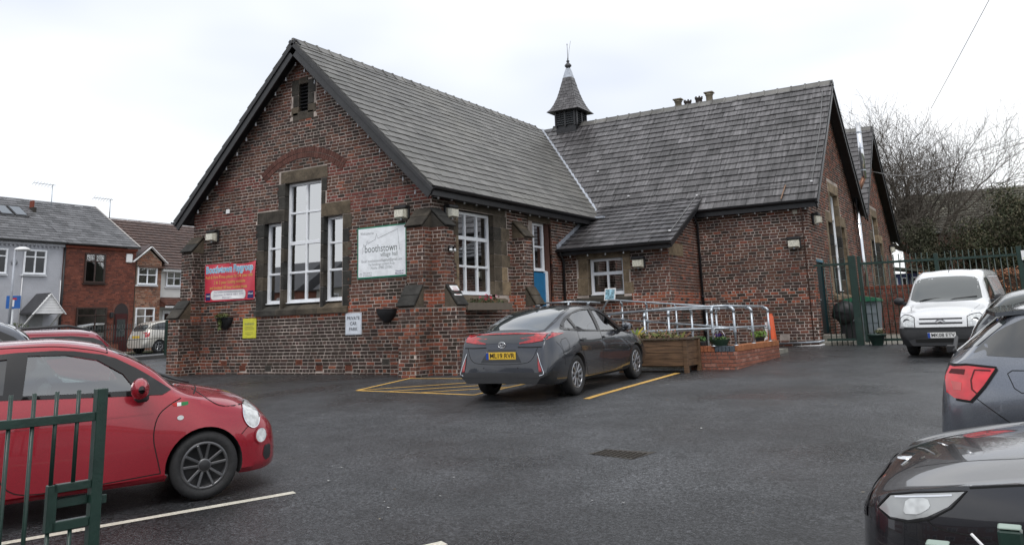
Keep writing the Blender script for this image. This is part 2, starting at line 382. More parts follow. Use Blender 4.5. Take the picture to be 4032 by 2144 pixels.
# relieving arch of two rings
ab = MB()
for ring, (ra, rb) in enumerate(((AR0, AR0+.135), (AR0+.145, AR1))):
    nb = 38
    for k in range(nb):
        a0 = rad(-39.5 + 79*k/nb + .08); a1 = rad(-39.5 + 79*(k+1)/nb - .22)
        P = lambda a, r, y: Vector((arch_c[0]+math.sin(a)*r, y, arch_c[1]+math.cos(a)*r))
        c = mulc((.128, .060, .048), R.uniform(.7, 1.15)); d = -.018-R.uniform(0, .004)
        BR.append(([P(a0, ra, .01), P(a1, ra, .01), P(a1, rb, .01), P(a0, rb, .01), P(a0, ra+.003, d), P(a1, ra+.003, d), P(a1, rb-.003, d), P(a0, rb-.003, d)], c, (P(a0, ra, 0)-CAM).length))
# --- hall side wall (x = 0, y 0 .. 8.8)
fx = lambda y, z: (0, y, z)
wall_side = wall_panel([fx(0, -.1), fx(8.8, -.1), fx(8.8, 4.7), fx(0, 4.7)], [rect(1.05, 2.63, 1.87, 4.04, fx), rect(4.62, 5.56, .7, 4.06, fx)], 'wall', 'mortar', hall)
bricks((0, 0), (0, 1), (1, 0), 8.8, .1, 4.45, 'side', None, [(.94, 3.28, 1.80, 4.25), (4.4, 5.60, .5, 4.3)])
# --- porch walls (y = 6.35; x = 3.27)
XP, YP = 3.27, 6.35
fp = lambda x, z: (x, YP, z)
wall_panel([fp(0, -.1), fp(XP, -.1), fp(XP, 3.45), fp(0, 3.45)], [rect(.80, 1.90, 1.90, 3.03, fp)], 'wall', 'mortar', hall)
bricks((0, YP), (1, 0), (0, -1), XP, .2, 3.3, 'porch', None, [(.45, 2.12, 1.80, 3.3)])
fq = lambda y, z: (XP, y, z)
wall_panel([fq(YP, -.1), fq(8.8, -.1), fq(8.8, 4.72), fq(YP, 3.5)], [], 'wall', 'mortar', hall)
bricks((XP, YP), (0, 1), (1, 0), 2.45, .2, 4.7, 'porch', lambda u_, z: z < 3.40+.5*u_, [(.05, 1.15, 2.98, 3.36)])
# --- wing front wall (y = 8.8) and gable end walls (x = 6.52)
XW, YW = 6.52, 8.80
fw_ = lambda x, z: (x, YW, z)
wall_panel([fw_(XP, -.1), fw_(XW, -.1), fw_(XW, 4.7), fw_(XP, 4.7)], [], 'wall', 'mortar', hall)
bricks((XP, YW), (1, 0), (0, -1), XW-XP, .3, 4.6, 'wing', None, [(2.2, 2.45, .55, .75)])
fg = lambda y, z: (XW, y, z)
G1, G2 = 12.99, 21.34
gh = []
for g in (G1, G2): gh += [(g-1.38, g-.74, 1.80, 4.08), (g-.65, g+.65, 1.80, 5.08), (g+.74, g+1.38, 1.80, 4.08)]
gh.append((9.33, 10.23, .72, 2.80))
zg = lambda y: HZ-.14-RS*min(abs(y-G1), abs(y-G2))
wall_panel([fg(8.8, -.1), fg(25.5, -.1), fg(25.5, zg(25.5)), fg(G2, zg(G2)), fg(17.165, zg(17.165)), fg(G1, zg(G1)), fg(8.8, zg(8.8))], [rect(*h_, fg) for h_ in gh], 'wall', 'mortar', hall)
sh2 = []
for g in (G1, G2): sh2 += [(g-1.66-8.8, g+1.66-8.8, 1.66, 4.10), (g-1.7-8.8, g-.74-8.8, 4.06, 4.4), (g+.74-8.8, g+1.7-8.8, 4.06, 4.4), (g-.9-8.8, g+.9-8.8, 4.0, 5.48)]
bricks((XW, 8.8), (0, 1), (1, 0), 16.7, .3, 8.6, 'side2', lambda u_, z: z < zg(u_+8.8)-.02, sh2 + [(.53, 1.43, .6, 2.82)])
# hidden back and left walls, floor
wall_panel([(-8.38, 0, -.1), (-8.38, 17.2, -.1), (-8.38, 17.2, 4.6), (-8.38, 0, 4.6)], [], 'wall', 'mortar', hall)
bricks((-8.38, 6), (0, -1), (-1, 0), 6, .1, 4.4, 'side2')
wall_panel([(-8.38, 25.5, -.1), (XW, 25.5, -.1), (XW, 25.5, 4.6), (-8.38, 25.5, 4.6)], [], 'wall', 'mortar', hall)
# rooms behind the windows
rm = MB()
rm.add([(-8.1, .35, 0), (-.3, .35, 0), (-.3, 8, 0), (-8.1, 8, 0), (-8.1, .35, 4.6), (-.3, .35, 4.6), (-.3, 8, 4.6), (-8.1, 8, 4.6)], [(0, 1, 2, 3), (4, 5, 6, 7), (2, 3, 7, 6), (0, 3, 7, 4)])
rm.add([(.25, 6.6, 0), (3.1, 6.6, 0), (3.1, 8.6, 0), (.25, 8.6, 0), (.25, 6.6, 3.3), (3.1, 6.6, 3.3), (3.1, 8.6, 3.3), (.25, 8.6, 3.3)], [(2, 3, 7, 6), (0, 3, 7, 4), (1, 2, 6, 5), (0, 1, 2, 3)])
rm.add([(2.5, 9.3, .3), (6.1, 9.3, .3), (6.1, 25, .3), (2.5, 25, .3), (2.5, 9.3, 5.3), (2.5, 25, 5.3)], [(0, 3, 5, 4), (0, 1, 2, 3)])
rm.build('interior_wall', 'darkroom', hall)
# --- buttresses: lower and upper stage, weathered stone caps
def stone_col(dark=.5):
    c = mixc((.27, .20, .125), (.036, .035, .032), min(1, max(0, dark+jit(.18)))); return mulc(c, R.uniform(.85, 1.15))
STN = 0
def stone(x0, x1, y0, y1, z0, z1, dark=.5, ch=.012, name='stone', parent=None):
    return MB().box(x0, x1, y0, y1, z0, z1, stone_col(dark), ch).build(name, 'stone', parent or hall)
def buttress(cx, cy, u, n, w, d1, d2, za, zb, dark, dirn, z0=0.0):
    """face centre (cx,cy); n outward, u along wall; d1 lower depth to za, d2 upper depth to zb"""
    U, N = Vector((*u, 0)), Vector((*n, 0)); C0 = Vector((cx, cy, 0)); P = lambda a, b, z: C0 + U*a + N*b + Vector((0, 0, z))
    h = w/2; b = MB()
    for (d, lo, hi) in ((d1, -.1, za), (d2, za, zb)):
        b.add([P(-h, 0, lo), P(h, 0, lo), P(h, d, lo), P(-h, d, lo), P(-h, 0, hi), P(h, 0, hi), P(h, d, hi), P(-h, d, hi)], [(0, 1, 2, 3), (4, 5, 6, 7), (3, 2, 6, 7), (0, 3, 7, 4), (1, 2, 6, 5)])
    o = b.build('buttress', 'mortar', hall)
    for (d, lo, hi) in ((d1, z0, za), (d2, za, zb)):
        q = P(-h, d, 0); bricks((q.x, q.y), u, n, w, lo, hi, dirn)
        q = P(h, 0, 0); bricks((q.x, q.y), n, u, d, lo, hi, dirn)
        q = P(-h, 0, 0); bricks((q.x, q.y), n, (-u[0], -u[1]), d, lo, hi, dirn)
    # stone weatherings: cheeks + sloping slabs in two lifts
    for (z, dd, dp, rise) in ((za, d1, d2, .46), (zb, d2, 0, .42)):
        c = MB(); hh = h+.01
        A = [P(-hh, dp-.01, z), P(-hh, dd+.02, z), P(-hh, dp-.01, z+rise)]
        c.prism(A, U*(2*hh), stone_col(dark-.1)); c.build('buttress_cheek', 'stone', hall, kind=None)
        run = (dd+.05-dp); k = 2
        for i in range(k):
            t0, t1 = i/k, (i+1)/k+ (.0 if i == k-1 else .05)
            a = P(0, dd+.05-run*t0, z+rise*t0+.012); bq = P(0, dd+.05-run*t1, z+rise*t1+.012)
            sl = (bq-a).normalized(); nn = U.cross(sl).normalized(); nn = nn if nn.z > 0 else -nn
            MB().frame((a+bq)/2+nn*(.02+(.022 if i == 0 and 0 else .014*i)), U, sl, nn, hh+.012, (bq-a).length/2, .022, stone_col(dark), .008).build('buttress_cap', 'stone', hall)
buttress(-.22+.02, 0, (1, 0), (0, -1), .46, .70, .40, 1.70, 3.50, 1.0, 'front')
buttress(0, .22-.12, (0, 1), (1, 0), .36, .70, .40, 1.70, 3.50, 1.0, 'side')
buttress(-8.38+.22, 0, (1, 0), (0, -1), .44, .70, .36, 1.68, 3.48, .95, 'front')
buttress(0, 3.75, (0, 1), (1, 0), .42, .62, .36, 1.72, 3.50, .9, 'side')
# --- window surrounds (quoined sandstone) front and gable ends
def surround(T, dark, k0=0):
    """T(x, d, z): x along wall with 0 = centre of the group, d = depth into wall"""
    def st(x0, x1, z0, z1, d0=-.012, d1=.22, dk=None):
        a, b = Vector(T(x0, d0, z0)), Vector(T(x1, d1, z1))
        g = .004
        o = MB().box(min(a.x, b.x)+g*0, max(a.x, b.x), min(a.y, b.y), max(a.y, b.y), z0+g, z1-g, stone_col(dark if dk is None else dk), .010).build('stone', 'stone', hall)
        return o
    zs = [1.98, 2.33, 2.68, 3.03, 3.38, 3.72, 4.08]
    for i in range(6):
        w = .32 if i % 2 else .25
        st(-1.38-w+.0, -1.38, zs[i] if i else 1.79, zs[i+1]); st(1.40, 1.40+w-.02, zs[i] if i else 1.79, zs[i+1], dk=dark)
    st(-1.66, -.64, 4.08, 4.40, dk=dark+.1); st(.66, 1.65, 4.08, 4.42, dk=dark-.18)
    for i in range(6):
        st(-.74, -.64, zs[i] if i else 1.79, zs[i+1], dk=.97); st(.66, .76, zs[i] if i else 1.79, zs[i+1], dk=.97)
    for (a, b) in ((4.40, 4.74), (4.74, 5.08)):
        st(-.64-.24-.05*(a > 4.5), -.64, a, b, dk=dark+.1); st(.66, .66+.14+.06*(a > 4.5), a, b, dk=dark)
    st(-.80, .88, 5.08, 5.40, dk=dark-.05)
    # sill stones, weathered slope
    xs = [-1.64, -.86, -.10, .62, 1.60]
    for i in range(4):
        c = MB(); a, b = xs[i]+.004, xs[i+1]-.004
        A = [T(a, .22, 1.68), T(a, -.07, 1.68), T(a, -.07, 1.80), T(a, .22, 1.97)]
        dvec = Vector(T(b, 0, 0)) - Vector(T(a, 0, 0))
        c.prism(A, dvec, stone_col([.99, .97, .88, .84][i] if dark > .6 else dark)); c.build('sill', 'stone', hall)
surround(lambda x, d, z: (-4.15+x, d, z), .93)
for g in (G1, G2): surround(lambda x, d, z, g=g: (XW-d, g+x, z), .45)
# louvre opening
for (x0, x1, z0, z1) in ((-4.62, -4.36, 7.42, 7.86), (-4.56, -4.36, 7.10, 7.42), (-4.62, -4.36, 6.86, 7.10), (-4.02, -3.74, 7.42, 7.80), (-4.02, -3.80, 7.12, 7.42), (-4.02, -3.72, 6.88, 7.12), (-4.36, -4.02, 7.72, 7.9), (-4.56, -3.80, 6.72, 6.95)):
    stone(x0+.003, x1-.003, -.015, .16, z0+.003, z1-.003, .9)
for k in range(8):
    MB().frame((-4.19, .09, 7.0+k*.093), (1, 0, 0), (0, .8, .6), (0, -.6, .8), .17, .06, .008).build('louvre_slat', 'black', hall)
MB().box(-4.36, -4.02, .16, .2, 6.9, 7.75).build('louvre_back', 'black', hall)
# side window surround, door surround, porch window surround
def sst(a, b, c, d, n_, dark): # on x=0 wall: y a..b, z c..d
    MB().box(-.2, .012, a+.003, b-.003, c+.003, d-.003, stone_col(dark), .01).build('stone', 'stone', hall)
zz = [2.0, 2.36, 2.72, 3.04, 3.40, 3.74, 4.05]
for i in range(6):
    sst(1.05-(.11 if i % 2 else .20), 1.05, zz[i], zz[i+1], 0, .6 if i > 1 else .2); sst(2.63, 2.98, zz[i], zz[i+1], 0, .78); sst(2.985, 3.13+(.12 if i % 2 else .26), zz[i], zz[i+1], 0, .78 if i > 1 else .15)
sst(.94, 3.2, 4.05, 4.30, 0, .75)
c = MB(); c.prism([(-.2, .98, 1.78), (.10, .98, 1.78), (.10, .98, 1.88), (-.15, .98, 2.0)], (0, 2.1, 0), stone_col(.8)); c.build('sill', 'stone', hall)
for (a, b, c_, d) in ((4.4, 4.62, 3.0, 3.5), (4.45, 4.62, 2.4, 3.0), (4.4, 4.62, .6, 2.4), (4.35, 5.7, 4.06, 4.3)): sst(a, b, c_, d, 0, .68)
for (a, b, c_, d, dk) in ((.45, .80, 2.0, 2.5, .35), (.50, .80, 2.5, 3.03, .3), (1.90, 2.2, 2.0, 2.32, .5), (1.90, 2.08, 2.32, 2.66, .3), (1.90, 2.15, 2.66, 3.03, .25), (.45, 2.15, 3.03, 3.2, .55)):
    MB().box(a+.003, b-.003, YP-.012, YP+.2, c_+.003, d-.003, stone_col(dk), .01).build('stone', 'stone', hall)
c = MB(); c.prism([(.42, YP-.08, 1.8), (.42, YP-.08, 1.9), (.42, YP+.15, 2.0), (.42, YP+.15, 1.8)], (1.72, 0, 0), stone_col(.85)); c.build('sill', 'stone', hall)
MB().box(XP-.1, XP+.014, 6.42, 7.5, 2.99, 3.35, stone_col(.2), .012).build('stone', 'stone', hall)
# air bricks
for (x, z) in AIRB:
    t = MB(); col = (.20, .075, .05) if R.random() < .75 else (.09, .08, .07); t.box(x+.01, x+.23, -.004, .03, z+.005, z+.145, mulc(col, .35))
    for k in range(5): t.box(x+.02, x+.22, -.014, .0, z+.018+k*.026, z+.031+k*.026, col)
    for s in (0, .20): t.box(x+.01+s, x+.03+s, -.015, 0, z+.005, z+.145, col)
    t.build('air_brick', 'brick', hall)
# ----- brick objects: 300 nearest each its own part, the rest one part
BR.sort(key=lambda b: b[2])
for v, c_, d in BR[:300]: MB().add(v, BF, c_).build('brick', 'brick', hall, fix=False)
rest = MB()
for v, c_, d in BR[300:]: rest.add(v, BF, c_)
rest.build('brick', 'brick', hall, fix=False, kind='stuff')
# ----- windows
def window(T, x0, x1, z0, z1, cols, rows, d=.15, name='window', parent=hall, fr=.072, bar=.055, m='upvc', proud=(), pane='pane'):
    """cols, rows: positions of the bars as fractions. T(x, depth, z) -> world"""
    def bx(mb, a, b, c, e, d0, d1, ch=.006):
        p, q = Vector(T(a, d0, c)), Vector(T(b, d1, e)); mb.box(min(p.x, q.x), max(p.x, q.x), min(p.y, q.y), max(p.y, q.y), c, e, (1, 1, 1), ch)
    f = MB(); bx(f, x0, x0+fr, z0, z1, d, d+.07); bx(f, x1-fr, x1, z0, z1, d, d+.07); bx(f, x0+fr, x1-fr, z0, z0+fr, d, d+.07); bx(f, x0+fr, x1-fr, z1-fr, z1, d, d+.07)
    bx(f, x0-.01, x1+.01, z0-.025, z0-.001, d-.05, d+.06)
    W_ = f.build(name, m, parent)
    xi = [x0+fr] + [x0+(x1-x0)*c for c in cols] + [x1-fr]; zi = [z0+fr] + [z0+(z1-z0)*r for r in rows] + [z1-fr]
    for x in xi[1:-1]:
        b = MB(); bx(b, x-bar/2, x+bar/2, z0+fr, z1-fr, d+.006, d+.06); b.build('glazing_bar', m, W_)
    for z in zi[1:-1]:
        wd = bar*1.7 if z in [z0+(z1-z0)*q for q in proud] else bar
        b = MB()
        for a, e in zip(xi[:-1], xi[1:]): bx(b, a+(bar/2 if a != xi[0] else 0), e-(bar/2 if e != xi[-1] else 0), z-wd/2, z+wd/2, d+.004, d+.06)
        b.build('glazing_bar', m, W_)
    for a, e in zip(xi[:-1], xi[1:]):
        for c, g in zip(zi[:-1], zi[1:]):
            tl = jit(.0035)
            P = [T(a, d+.045+tl, c), T(e, d+.045-tl, c), T(e, d+.045-tl, g), T(a, d+.045+tl, g)]
            MB().add(P, [(0, 1, 2, 3)]).build('pane', pane, W_, fix=False)
    return W_
def triple(T):
    window(T, -1.39, -.75, 1.99, 4.08, [], [.36, .685]); window(T, .75, 1.39, 1.99, 4.08, [], [.36, .685])
    window(T, -.65, .65, 1.99, 5.08, [.5], [.245, .49, .745], proud=(.49,))
triple(lambda x, d, z: (-4.15+x, d, z))
for g in (G1, G2): triple(lambda x, d, z, g=g: (XW-d, g+x, z))
Tx = lambda y, d, z: (-d, y, z)
window(Tx, 1.05, 2.63, 2.02, 4.03, [.33, .66], [.335, .68], proud=(.68,))
window(Tx, 4.66, 5.52, 2.72, 4.06, [.35], [.5])
window(lambda x, d, z: (x, YP+d, z), .82, 1.88, 2.02, 3.03, [.5], [.58], proud=(.58,))
# blue door
dd = MB().box(-.13, -.09, 4.66, 5.42, .74, 2.66).build('door', plain('blue door paint', (.015, .16, .34), .35), hall)
MB().box(-.14, -.06, 5.42, 5.54, .72, 2.70).build('door_frame', 'upvc', hall); MB().box(-.14, -.06, 4.6, 4.66, .72, 2.70).build('door_frame', 'upvc', hall)
MB().box(-.088, -.07, 4.99, 5.03, 1.9, 2.1).build('knocker', 'plastic_black', dd); MB().box(-.088, -.08, 4.9, 5.1, 1.62, 1.84).build('notice', 'white', dd)
MB().box(-.2, .0, 5.56, 5.72, .7, 4.08, (.13, .07, .055)).build('reveal', 'brick', hall)
# dark green side door
d2 = MB().box(XW-.10, XW-.05, 9.36, 10.20, .74, 2.72).build('door', plain('dark green door paint', (.012, .035, .04), .3), hall)
MB().box(XW-.12, XW-.01, 9.33, 9.36, .72, 2.80).box(XW-.12, XW-.01, 10.2, 10.23, .72, 2.8).build('door_frame', bpy.data.materials['dark green door paint'], hall)
MB().box(XW-.12, XW+.012, 9.36, 10.2, 2.73, 2.80).build('door_frame', plain('blue frame paint', (.08, .20, .27), .4), hall)
MB().box(XW-.05, XW-.02, 9.42, 9.46, 1.58, 1.74).tube([(XW-.03, 9.44, 1.66), (XW-.01, 9.44, 1.66), (XW-.01, 9.56, 1.66)], .012).build('handle', 'galv', d2)
# ----- roofs
SLT = []
def clip_poly(P, line):
    (ax, ay), (bx_, by) = line; out = []
    sd_ = lambda p: (bx_-ax)*(p[1]-ay) - (by-ay)*(p[0]-ax)
    for i in range(len(P)):
        p, q = P[i], P[(i+1) % len(P)]; a, b = sd_(p), sd_(q)
        if a >= 0: out.append(p)
        if (a >= 0) != (b >= 0): t = a/(a-b); out.append((p[0]+(q[0]-p[0])*t, p[1]+(q[1]-p[1])*t))
    return out
def slates(O, u, s, poly, ex, w, colf, store=SLT, thick=.011, gap=.012, lift=.026, mk='slate'):
    """O + u*a + s*b ; poly convex CCW in (a, b)"""
    O, u, s = Vector(O), Vector(u), Vector(s).normalized(); n = u.cross(s).normalized(); n = n if n.z > 0 else -n
    a0, a1 = min(p[0] for p in poly), max(p[0] for p in poly); b0, b1 = min(p[1] for p in poly), max(p[1] for p in poly)
    k = 0; b = b0
    while b < b1-.02:
        a = a0 - w*(.5 if k % 2 else 0) - w*R.uniform(0, .15)
        while a < a1:
            ww = w*R.uniform(.86, 1.14); P = [(a, b-jit(.010)), (a+ww-gap, b-jit(.010)), (a+ww-gap, b+ex), (a, b+ex)]
            P[1] = (P[1][0], P[0][1]+jit(.014))
            if R.random() < .03: P = [(q_[0], q_[1]-R.uniform(.015, .05)) if i_ < 2 else q_ for i_, q_ in enumerate(P)]
            if R.random() < .04: P = [(P[0][0]+.05, P[0][1]), P[1], P[2], P[3], (P[0][0], P[0][1]+R.uniform(.03, .08))]
            for i in range(len(poly)):
                P = clip_poly(P, (poly[i], poly[(i+1) % len(poly)]))
                if len(P) < 3: break
            if len(P) >= 3 and (max(p[0] for p in P)-min(p[0] for p in P)) > .03:
                hh = lambda p: lift*(1-(p[1]-b)/ex)+.002 + .0
                j = jit(.0025)
                top = [O+u*p[0]+s*p[1]+n*(hh(p)+thick+j) for p in P]; bot = [O+u*p[0]+s*p[1]+n*(hh(p)-.004+j) for p in P]; m_ = len(P)
                cen = sum(top, Vector())/m_
                store.append((top+bot, [list(range(m_))] + [(i, i+m_, (i+1) % m_+m_, (i+1) % m_) for i in range(m_)], colf(cen), (cen-CAM).length, mk))
            a += ww
        b += ex; k += 1
def sc_hall(p):
    t = R.random(); base = (.136, .132, .123); c = mulc(base, R.uniform(.78, 1.16)); k = noise.noise(Vector((p.y*.5, p.z*.8, 2)))
    return mixc(mixc(c, (.20, .19, .165), max(0, k)*.5), (.085, .088, .065), .35*max(0, noise.noise(Vector((p.y*2.3, p.z*2.3, 7)))-.1))
def sc_wing(p):
    c = mulc((.082, .080, .082), R.uniform(.55, 1.48)); k = noise.noise(Vector((p.x*1.3, p.y*.5, 5)))
    c = mulc(c, 1-.3*max(0, k)-.15*(p.z < 7 and R.random() < .3))
    return mixc(c, (.088, .080, .083), .3)
SL = math.hypot(4.53, 4.40)
def slab(pts, name='roof', m='slate', th=.05, parent=hall, col=(.06, .06, .06)):
    P = [Vector(p) for p in pts]; n = (P[1]-P[0]).cross(P[2]-P[0]).normalized(); n = n if n.z > 0 else -n
    return MB().prism(P, -n*th, col).build(name, m, parent)
YF = -.42
rs = slab([(.34, YF, HE), (.34, 8.46, HE), (HX, G1, HZ), (HX, YF, HZ)])
slab([(-8.72, YF, HE), (-8.72, 20, HE), (HX, 20, HZ), (HX, YF, HZ)])
rw = slab([(.34, 8.46, HE), (6.88, 8.46, HE), (6.88, G1, HZ), (HX, G1, HZ)])
slab([(HX, G1, HZ), (6.88, G1, HZ), (6.88, 17.165, 4.76), (HX, 17.165, 4.76)])
rg = slab([(-4, 17.165, 4.76), (6.88, 17.165, 4.76), (6.88, G2, HZ), (-4, G2, HZ)])
slab([(-4, G2, HZ), (6.88, G2, HZ), (6.88, 25.85, HE), (-4, 25.85, HE)])
rp = slab([(0.0, 6.0, 3.34), (3.5, 6.0, 3.34), (3.5, 8.86, 4.797), (0.0, 8.86, 4.797)])
slates((.34, 0, HE), (0, 1, 0), (-4.53, 0, 4.40), [(YF, -.04), (8.42, -.04), (G1, SL), (YF, SL)], .285, .42, sc_hall, mk='slate_pale', lift=.019)
slates((0, 8.46, HE), (1, 0, 0), (0, 4.53, 4.40), [(.34, -.04), (6.89, -.04), (6.89, SL), (-4.19, SL)], .32, .48, sc_wing, mk='slate_streaked')
slates((0, 6.0, 3.34), (1, 0, 0), (0, 2.86, 1.457), [(0.0, -.05), (3.52, -.05), (3.52, 3.21), (0.0, 3.21)], .32, .48, sc_wing, mk='slate_streaked')
slates((0, 17.165, 4.76), (1, 0, 0), (0, 4.175, 4.05), [(2.0, 0), (6.89, 0), (6.89, 5.81), (2.0, 5.81)], .32, .48, sc_wing)
SLT.sort(key=lambda b: b[3])
for v, f, c_, d, mk in SLT[:300]: MB().add(v, f, c_).build('slate', mk, hall, fix=False)
rest = MB(); mi = []
for v, f, c_, d, mk in SLT[300:]: rest.add(v, f, c_); mi += [('slate', 'slate_pale', 'slate_streaked').index(mk)]*len(f)
me_ = rest.mesh('slate'); [me_.materials.append(M[k]) for k in ('slate', 'slate_pale', 'slate_streaked')]; me_.polygons.foreach_set('material_index', mi)
link('slate', me_, None, hall, kind='stuff')
# left and rear roof slopes, out of sight: coarse slates
SL2 = []
slates((-8.72, 0, HE), (0, -1, 0), (4.53, 0, 4.40), [(-G1, -.04), (-YF, -.04), (-YF, SL), (-G1, SL)], .45, .9, sc_hall, SL2)
rest = MB()
for v, f, c_, d, mk in SL2: rest.add(v, f, c_)
rest.build('slate', 'slate', hall, fix=False, kind='stuff')
# lead valley and flashings
v0, v1 = Vector((.34, 8.46, HE+.03)), Vector((HX, G1, HZ+.03))
MB().beam(v0, v1, .13, .05, (0, 0, 1)).build('valley_flashing', 'lead', hall)
MB().beam((.02, 5.98, 3.39), (.02, 8.3, 4.57), .03, .16).build('flashing', 'lead', hall)
MB().box(.30, .62, 7.95, 8.3, 4.40, 4.46).build('flashing', 'lead', hall)
# ridge tiles with rolled joints
def ridge(p, q, ln=.46, m='slate', col=(.15, .145, .135)):
    p, q = Vector(p), Vector(q); d = (q-p); n = int(d.length/ln); d.normalize(); side = Vector((0, 0, 1)).cross(d).normalized()
    for i in range(n):
        a = p + d*(i*ln); b = a + d*(ln-.004); t = MB(); c_ = mulc(col, R.uniform(.7, 1.3)); jz = jit(.004)
        for (A, B, k, r) in ((a, b-d*.05, 1.0, 0), (b-d*.055, b, 1.16, .02)):
            pr = [(-.17*k, -.155*k+r), (-.04*k, -.012+r), (-.03, .028*k+r), (.03, .028*k+r), (.04*k, -.012+r), (.17*k, -.155*k+r)]
            inn = [(-.15, -.165), (0, -.03), (.15, -.165)]
            v = [P+side*x+Vector((0, 0, z+.035+jz)) for P in (A, B) for x, z in pr+inn[::-1]]; m_ = 9
            t.add(v, [(i_, (i_+1) % m_, (i_+1) % m_+m_, i_+m_) for i_ in range(m_)] + [list(range(m_))[::-1], list(range(m_, 2*m_))], c_)
        t.build('ridge_tile', m, hall)
ridge((HX, YF-.01, HZ), (HX, G1-.2, HZ)); ridge((6.90, G1, HZ), (HX+.2, G1, HZ)); ridge((6.90, G2, HZ), (3, G2, HZ))
# bargeboards, soffits, gutters
def barge(apex, foot, out, over, depth=.26):
    """raking board under the verge; out = direction away from the gable"""
    A, F, Nn = Vector(apex), Vector(foot), Vector(out)
    d = (F-A).normalized(); perp = Vector((0, 0, 1)) - d*d.z; perp.normalize(); L_ = (F-A).length
    c0 = (A+F)/2
    MB().frame(c0 - perp*(depth/2+.045) - Nn*.035, d, Nn, perp, L_/2+.08, .022, depth/2, ch=.004).build('bargeboard', 'black', hall)
    MB().frame(c0 - perp*(.085) - Nn*.005, d, Nn, perp, L_/2+.08, .028, .045, ch=.006).build('bargeboard_moulding', 'black', hall)
    MB().frame(c0 - perp*.09 - Nn*(.05+over/2), d, Nn, perp, L_/2, over/2, .012).build('soffit', 'black', hall)
for s in (-1, 1): barge((HX, YF, HZ), (HX+s*4.53, YF, HE), (0, -1, 0), .36)
for g in (G1, G2):
    for s in (-1, 1):
        if s*1 == -1 and g == G2 or s == 1 and g == G1: ft = (6.88, g+s*4.1, HZ-RS*4.1)
        else: ft = (6.88, g+s*4.53, HE)
        barge((6.88, g, HZ), ft, (1, 0, 0), .30)
def gutter(p, q, out, r=.062):
    p, q, out = Vector(p), Vector(q), Vector(out); d = (q-p)
    n = 8; v = []
    for P in (p, q):
        for rr_ in (r, r-.008):
            for k in range(n+1):
                a = math.pi*k/n; v.append(P + out*(-math.cos(a)*rr_+r) + Vector((0, 0, -math.sin(a)*rr_)))
    m_ = 2*(n+1); f = []
    for k in range(n): f += [(k, k+1, k+1+m_, k+m_), (k+n+1, k+n+1+m_, k+n+2+m_, k+n+2), (k, k+n+1, k+n+2, k+1), (k+m_, k+1+m_, k+n+2+m_, k+n+1+m_)]
    f += [(0, m_, m_+n+1, n+1), (n, 2*n+1, m_+2*n+1, m_+n)]
    return MB().add(v, f).build('gutter', 'black', hall)
gutter((.33, YF-.02, HE-.02), (.33, 8.1, HE-.02), (1, 0, 0)); gutter((3.5, 8.47, HE-.02), (6.86, 8.47, HE-.02), (0, -1, 0)); gutter((.0, 6.0, 3.32), (3.5, 6.0, 3.32), (0, -1, 0))
gutter((-8.72, YF-.02, HE-.02), (-8.72, 8, HE-.02), (-1, 0, 0))
MB().box(.27, .31, YF+.04, 8.3, HE-.22, HE-.05).build('fascia', 'black', hall)
MB().box(3.4, 6.84, 8.50, 8.54, HE-.22, HE-.05).build('fascia', 'black', hall)
MB().box(.0, 3.46, 6.03, 6.07, 3.16, 3.31).build('fascia', 'black', hall)
MB().box(.02, .27, .02, 8.3, HE-.2, HE-.18).build('soffit', 'black', hall); MB().box(3.3, 6.5, 8.54, 8.8, HE-.2, HE-.18).build('soffit', 'black', hall); MB().box(.02, 3.3, 6.07, 6.35, 3.18, 3.2).build('soffit', 'black', hall)
MB().beam((3.47, 6.02, 3.25), (3.47, 8.6, 4.56), .04, .17).build('bargeboard', 'black', hall)
MB().beam((3.38, 6.3, 3.32), (3.38, 8.6, 4.50), .18, .02).build('soffit', 'black', hall)
# downpipes
def pipe(pts, r=.038, m='black', name='downpipe', n=10): return MB().tube(pts, r, n).build(name, m, hall)
dp = pipe([(3.36, 8.42, 4.36), (3.36, 8.42, 4.22), (3.35, 8.70, 4.0), (3.35, 8.72, .45)])
for z in (3.0, 1.9, .9): MB().lathe([(.05, -.03), (.05, .03)], (3.35, 8.72, z), n=10).build('pipe_collar', 'black', dp)
dp = pipe([(.12, 5.98, 3.28), (.12, 6.0, 3.2), (.07, 6.26, 3.02), (.07, 6.26, .6)])
pipe([(6.42, 8.5, 4.2), (6.37, 8.77, 4.0), (6.37, 8.77, .5)], .012, plain('brown cable', (.12, .06, .045)), 'cable')
pipe([(5.44, 8.72, .50), (6.50, 8.72, .53), (6.64, 8.78, .56)], .028, 'galv', 'waste_pipe')
pipe([(5.44, 8.70, .40), (6.50, 8.70, .43), (6.64, 8.76, .46)], .022, 'white', 'waste_pipe')
# bellcote spire
sp = MB().box(-3.32, -2.48, G1-.42, G1+.42, 8.4, 9.36).build('spire_base', 'black', hall)
for k in range(6):
    z = 8.80+k*.085
    MB().frame((-2.9, G1-.45, z), (1, 0, 0), (0, .8, .6), (0, -.6, .8), .36, .05, .008).frame((-2.45, G1, z), (0, 1, 0), (-.8, 0, .6), (.6, 0, .8), .36, .05, .008).build('louvre_slat', plain('grey louvre', (.07, .075, .08)) if k == 0 else bpy.data.materials['grey louvre'], sp)
for x in (-3.31, -2.90, -2.49): MB().box(x-.035, x+.035, G1-.49, G1-.43, 8.7, 9.36).build('spire_post', 'black', sp)
for y in (-.41, 0, .41): MB().box(-2.47, -2.40, G1+y-.035, G1+y+.035, 8.7, 9.36).build('spire_post', 'black', sp)
prof = [(.68, 9.30), (.56, 9.44), (.46, 9.64), (.37, 9.88), (.295, 10.14), (.23, 10.42), (.165, 10.74)]
core = MB()
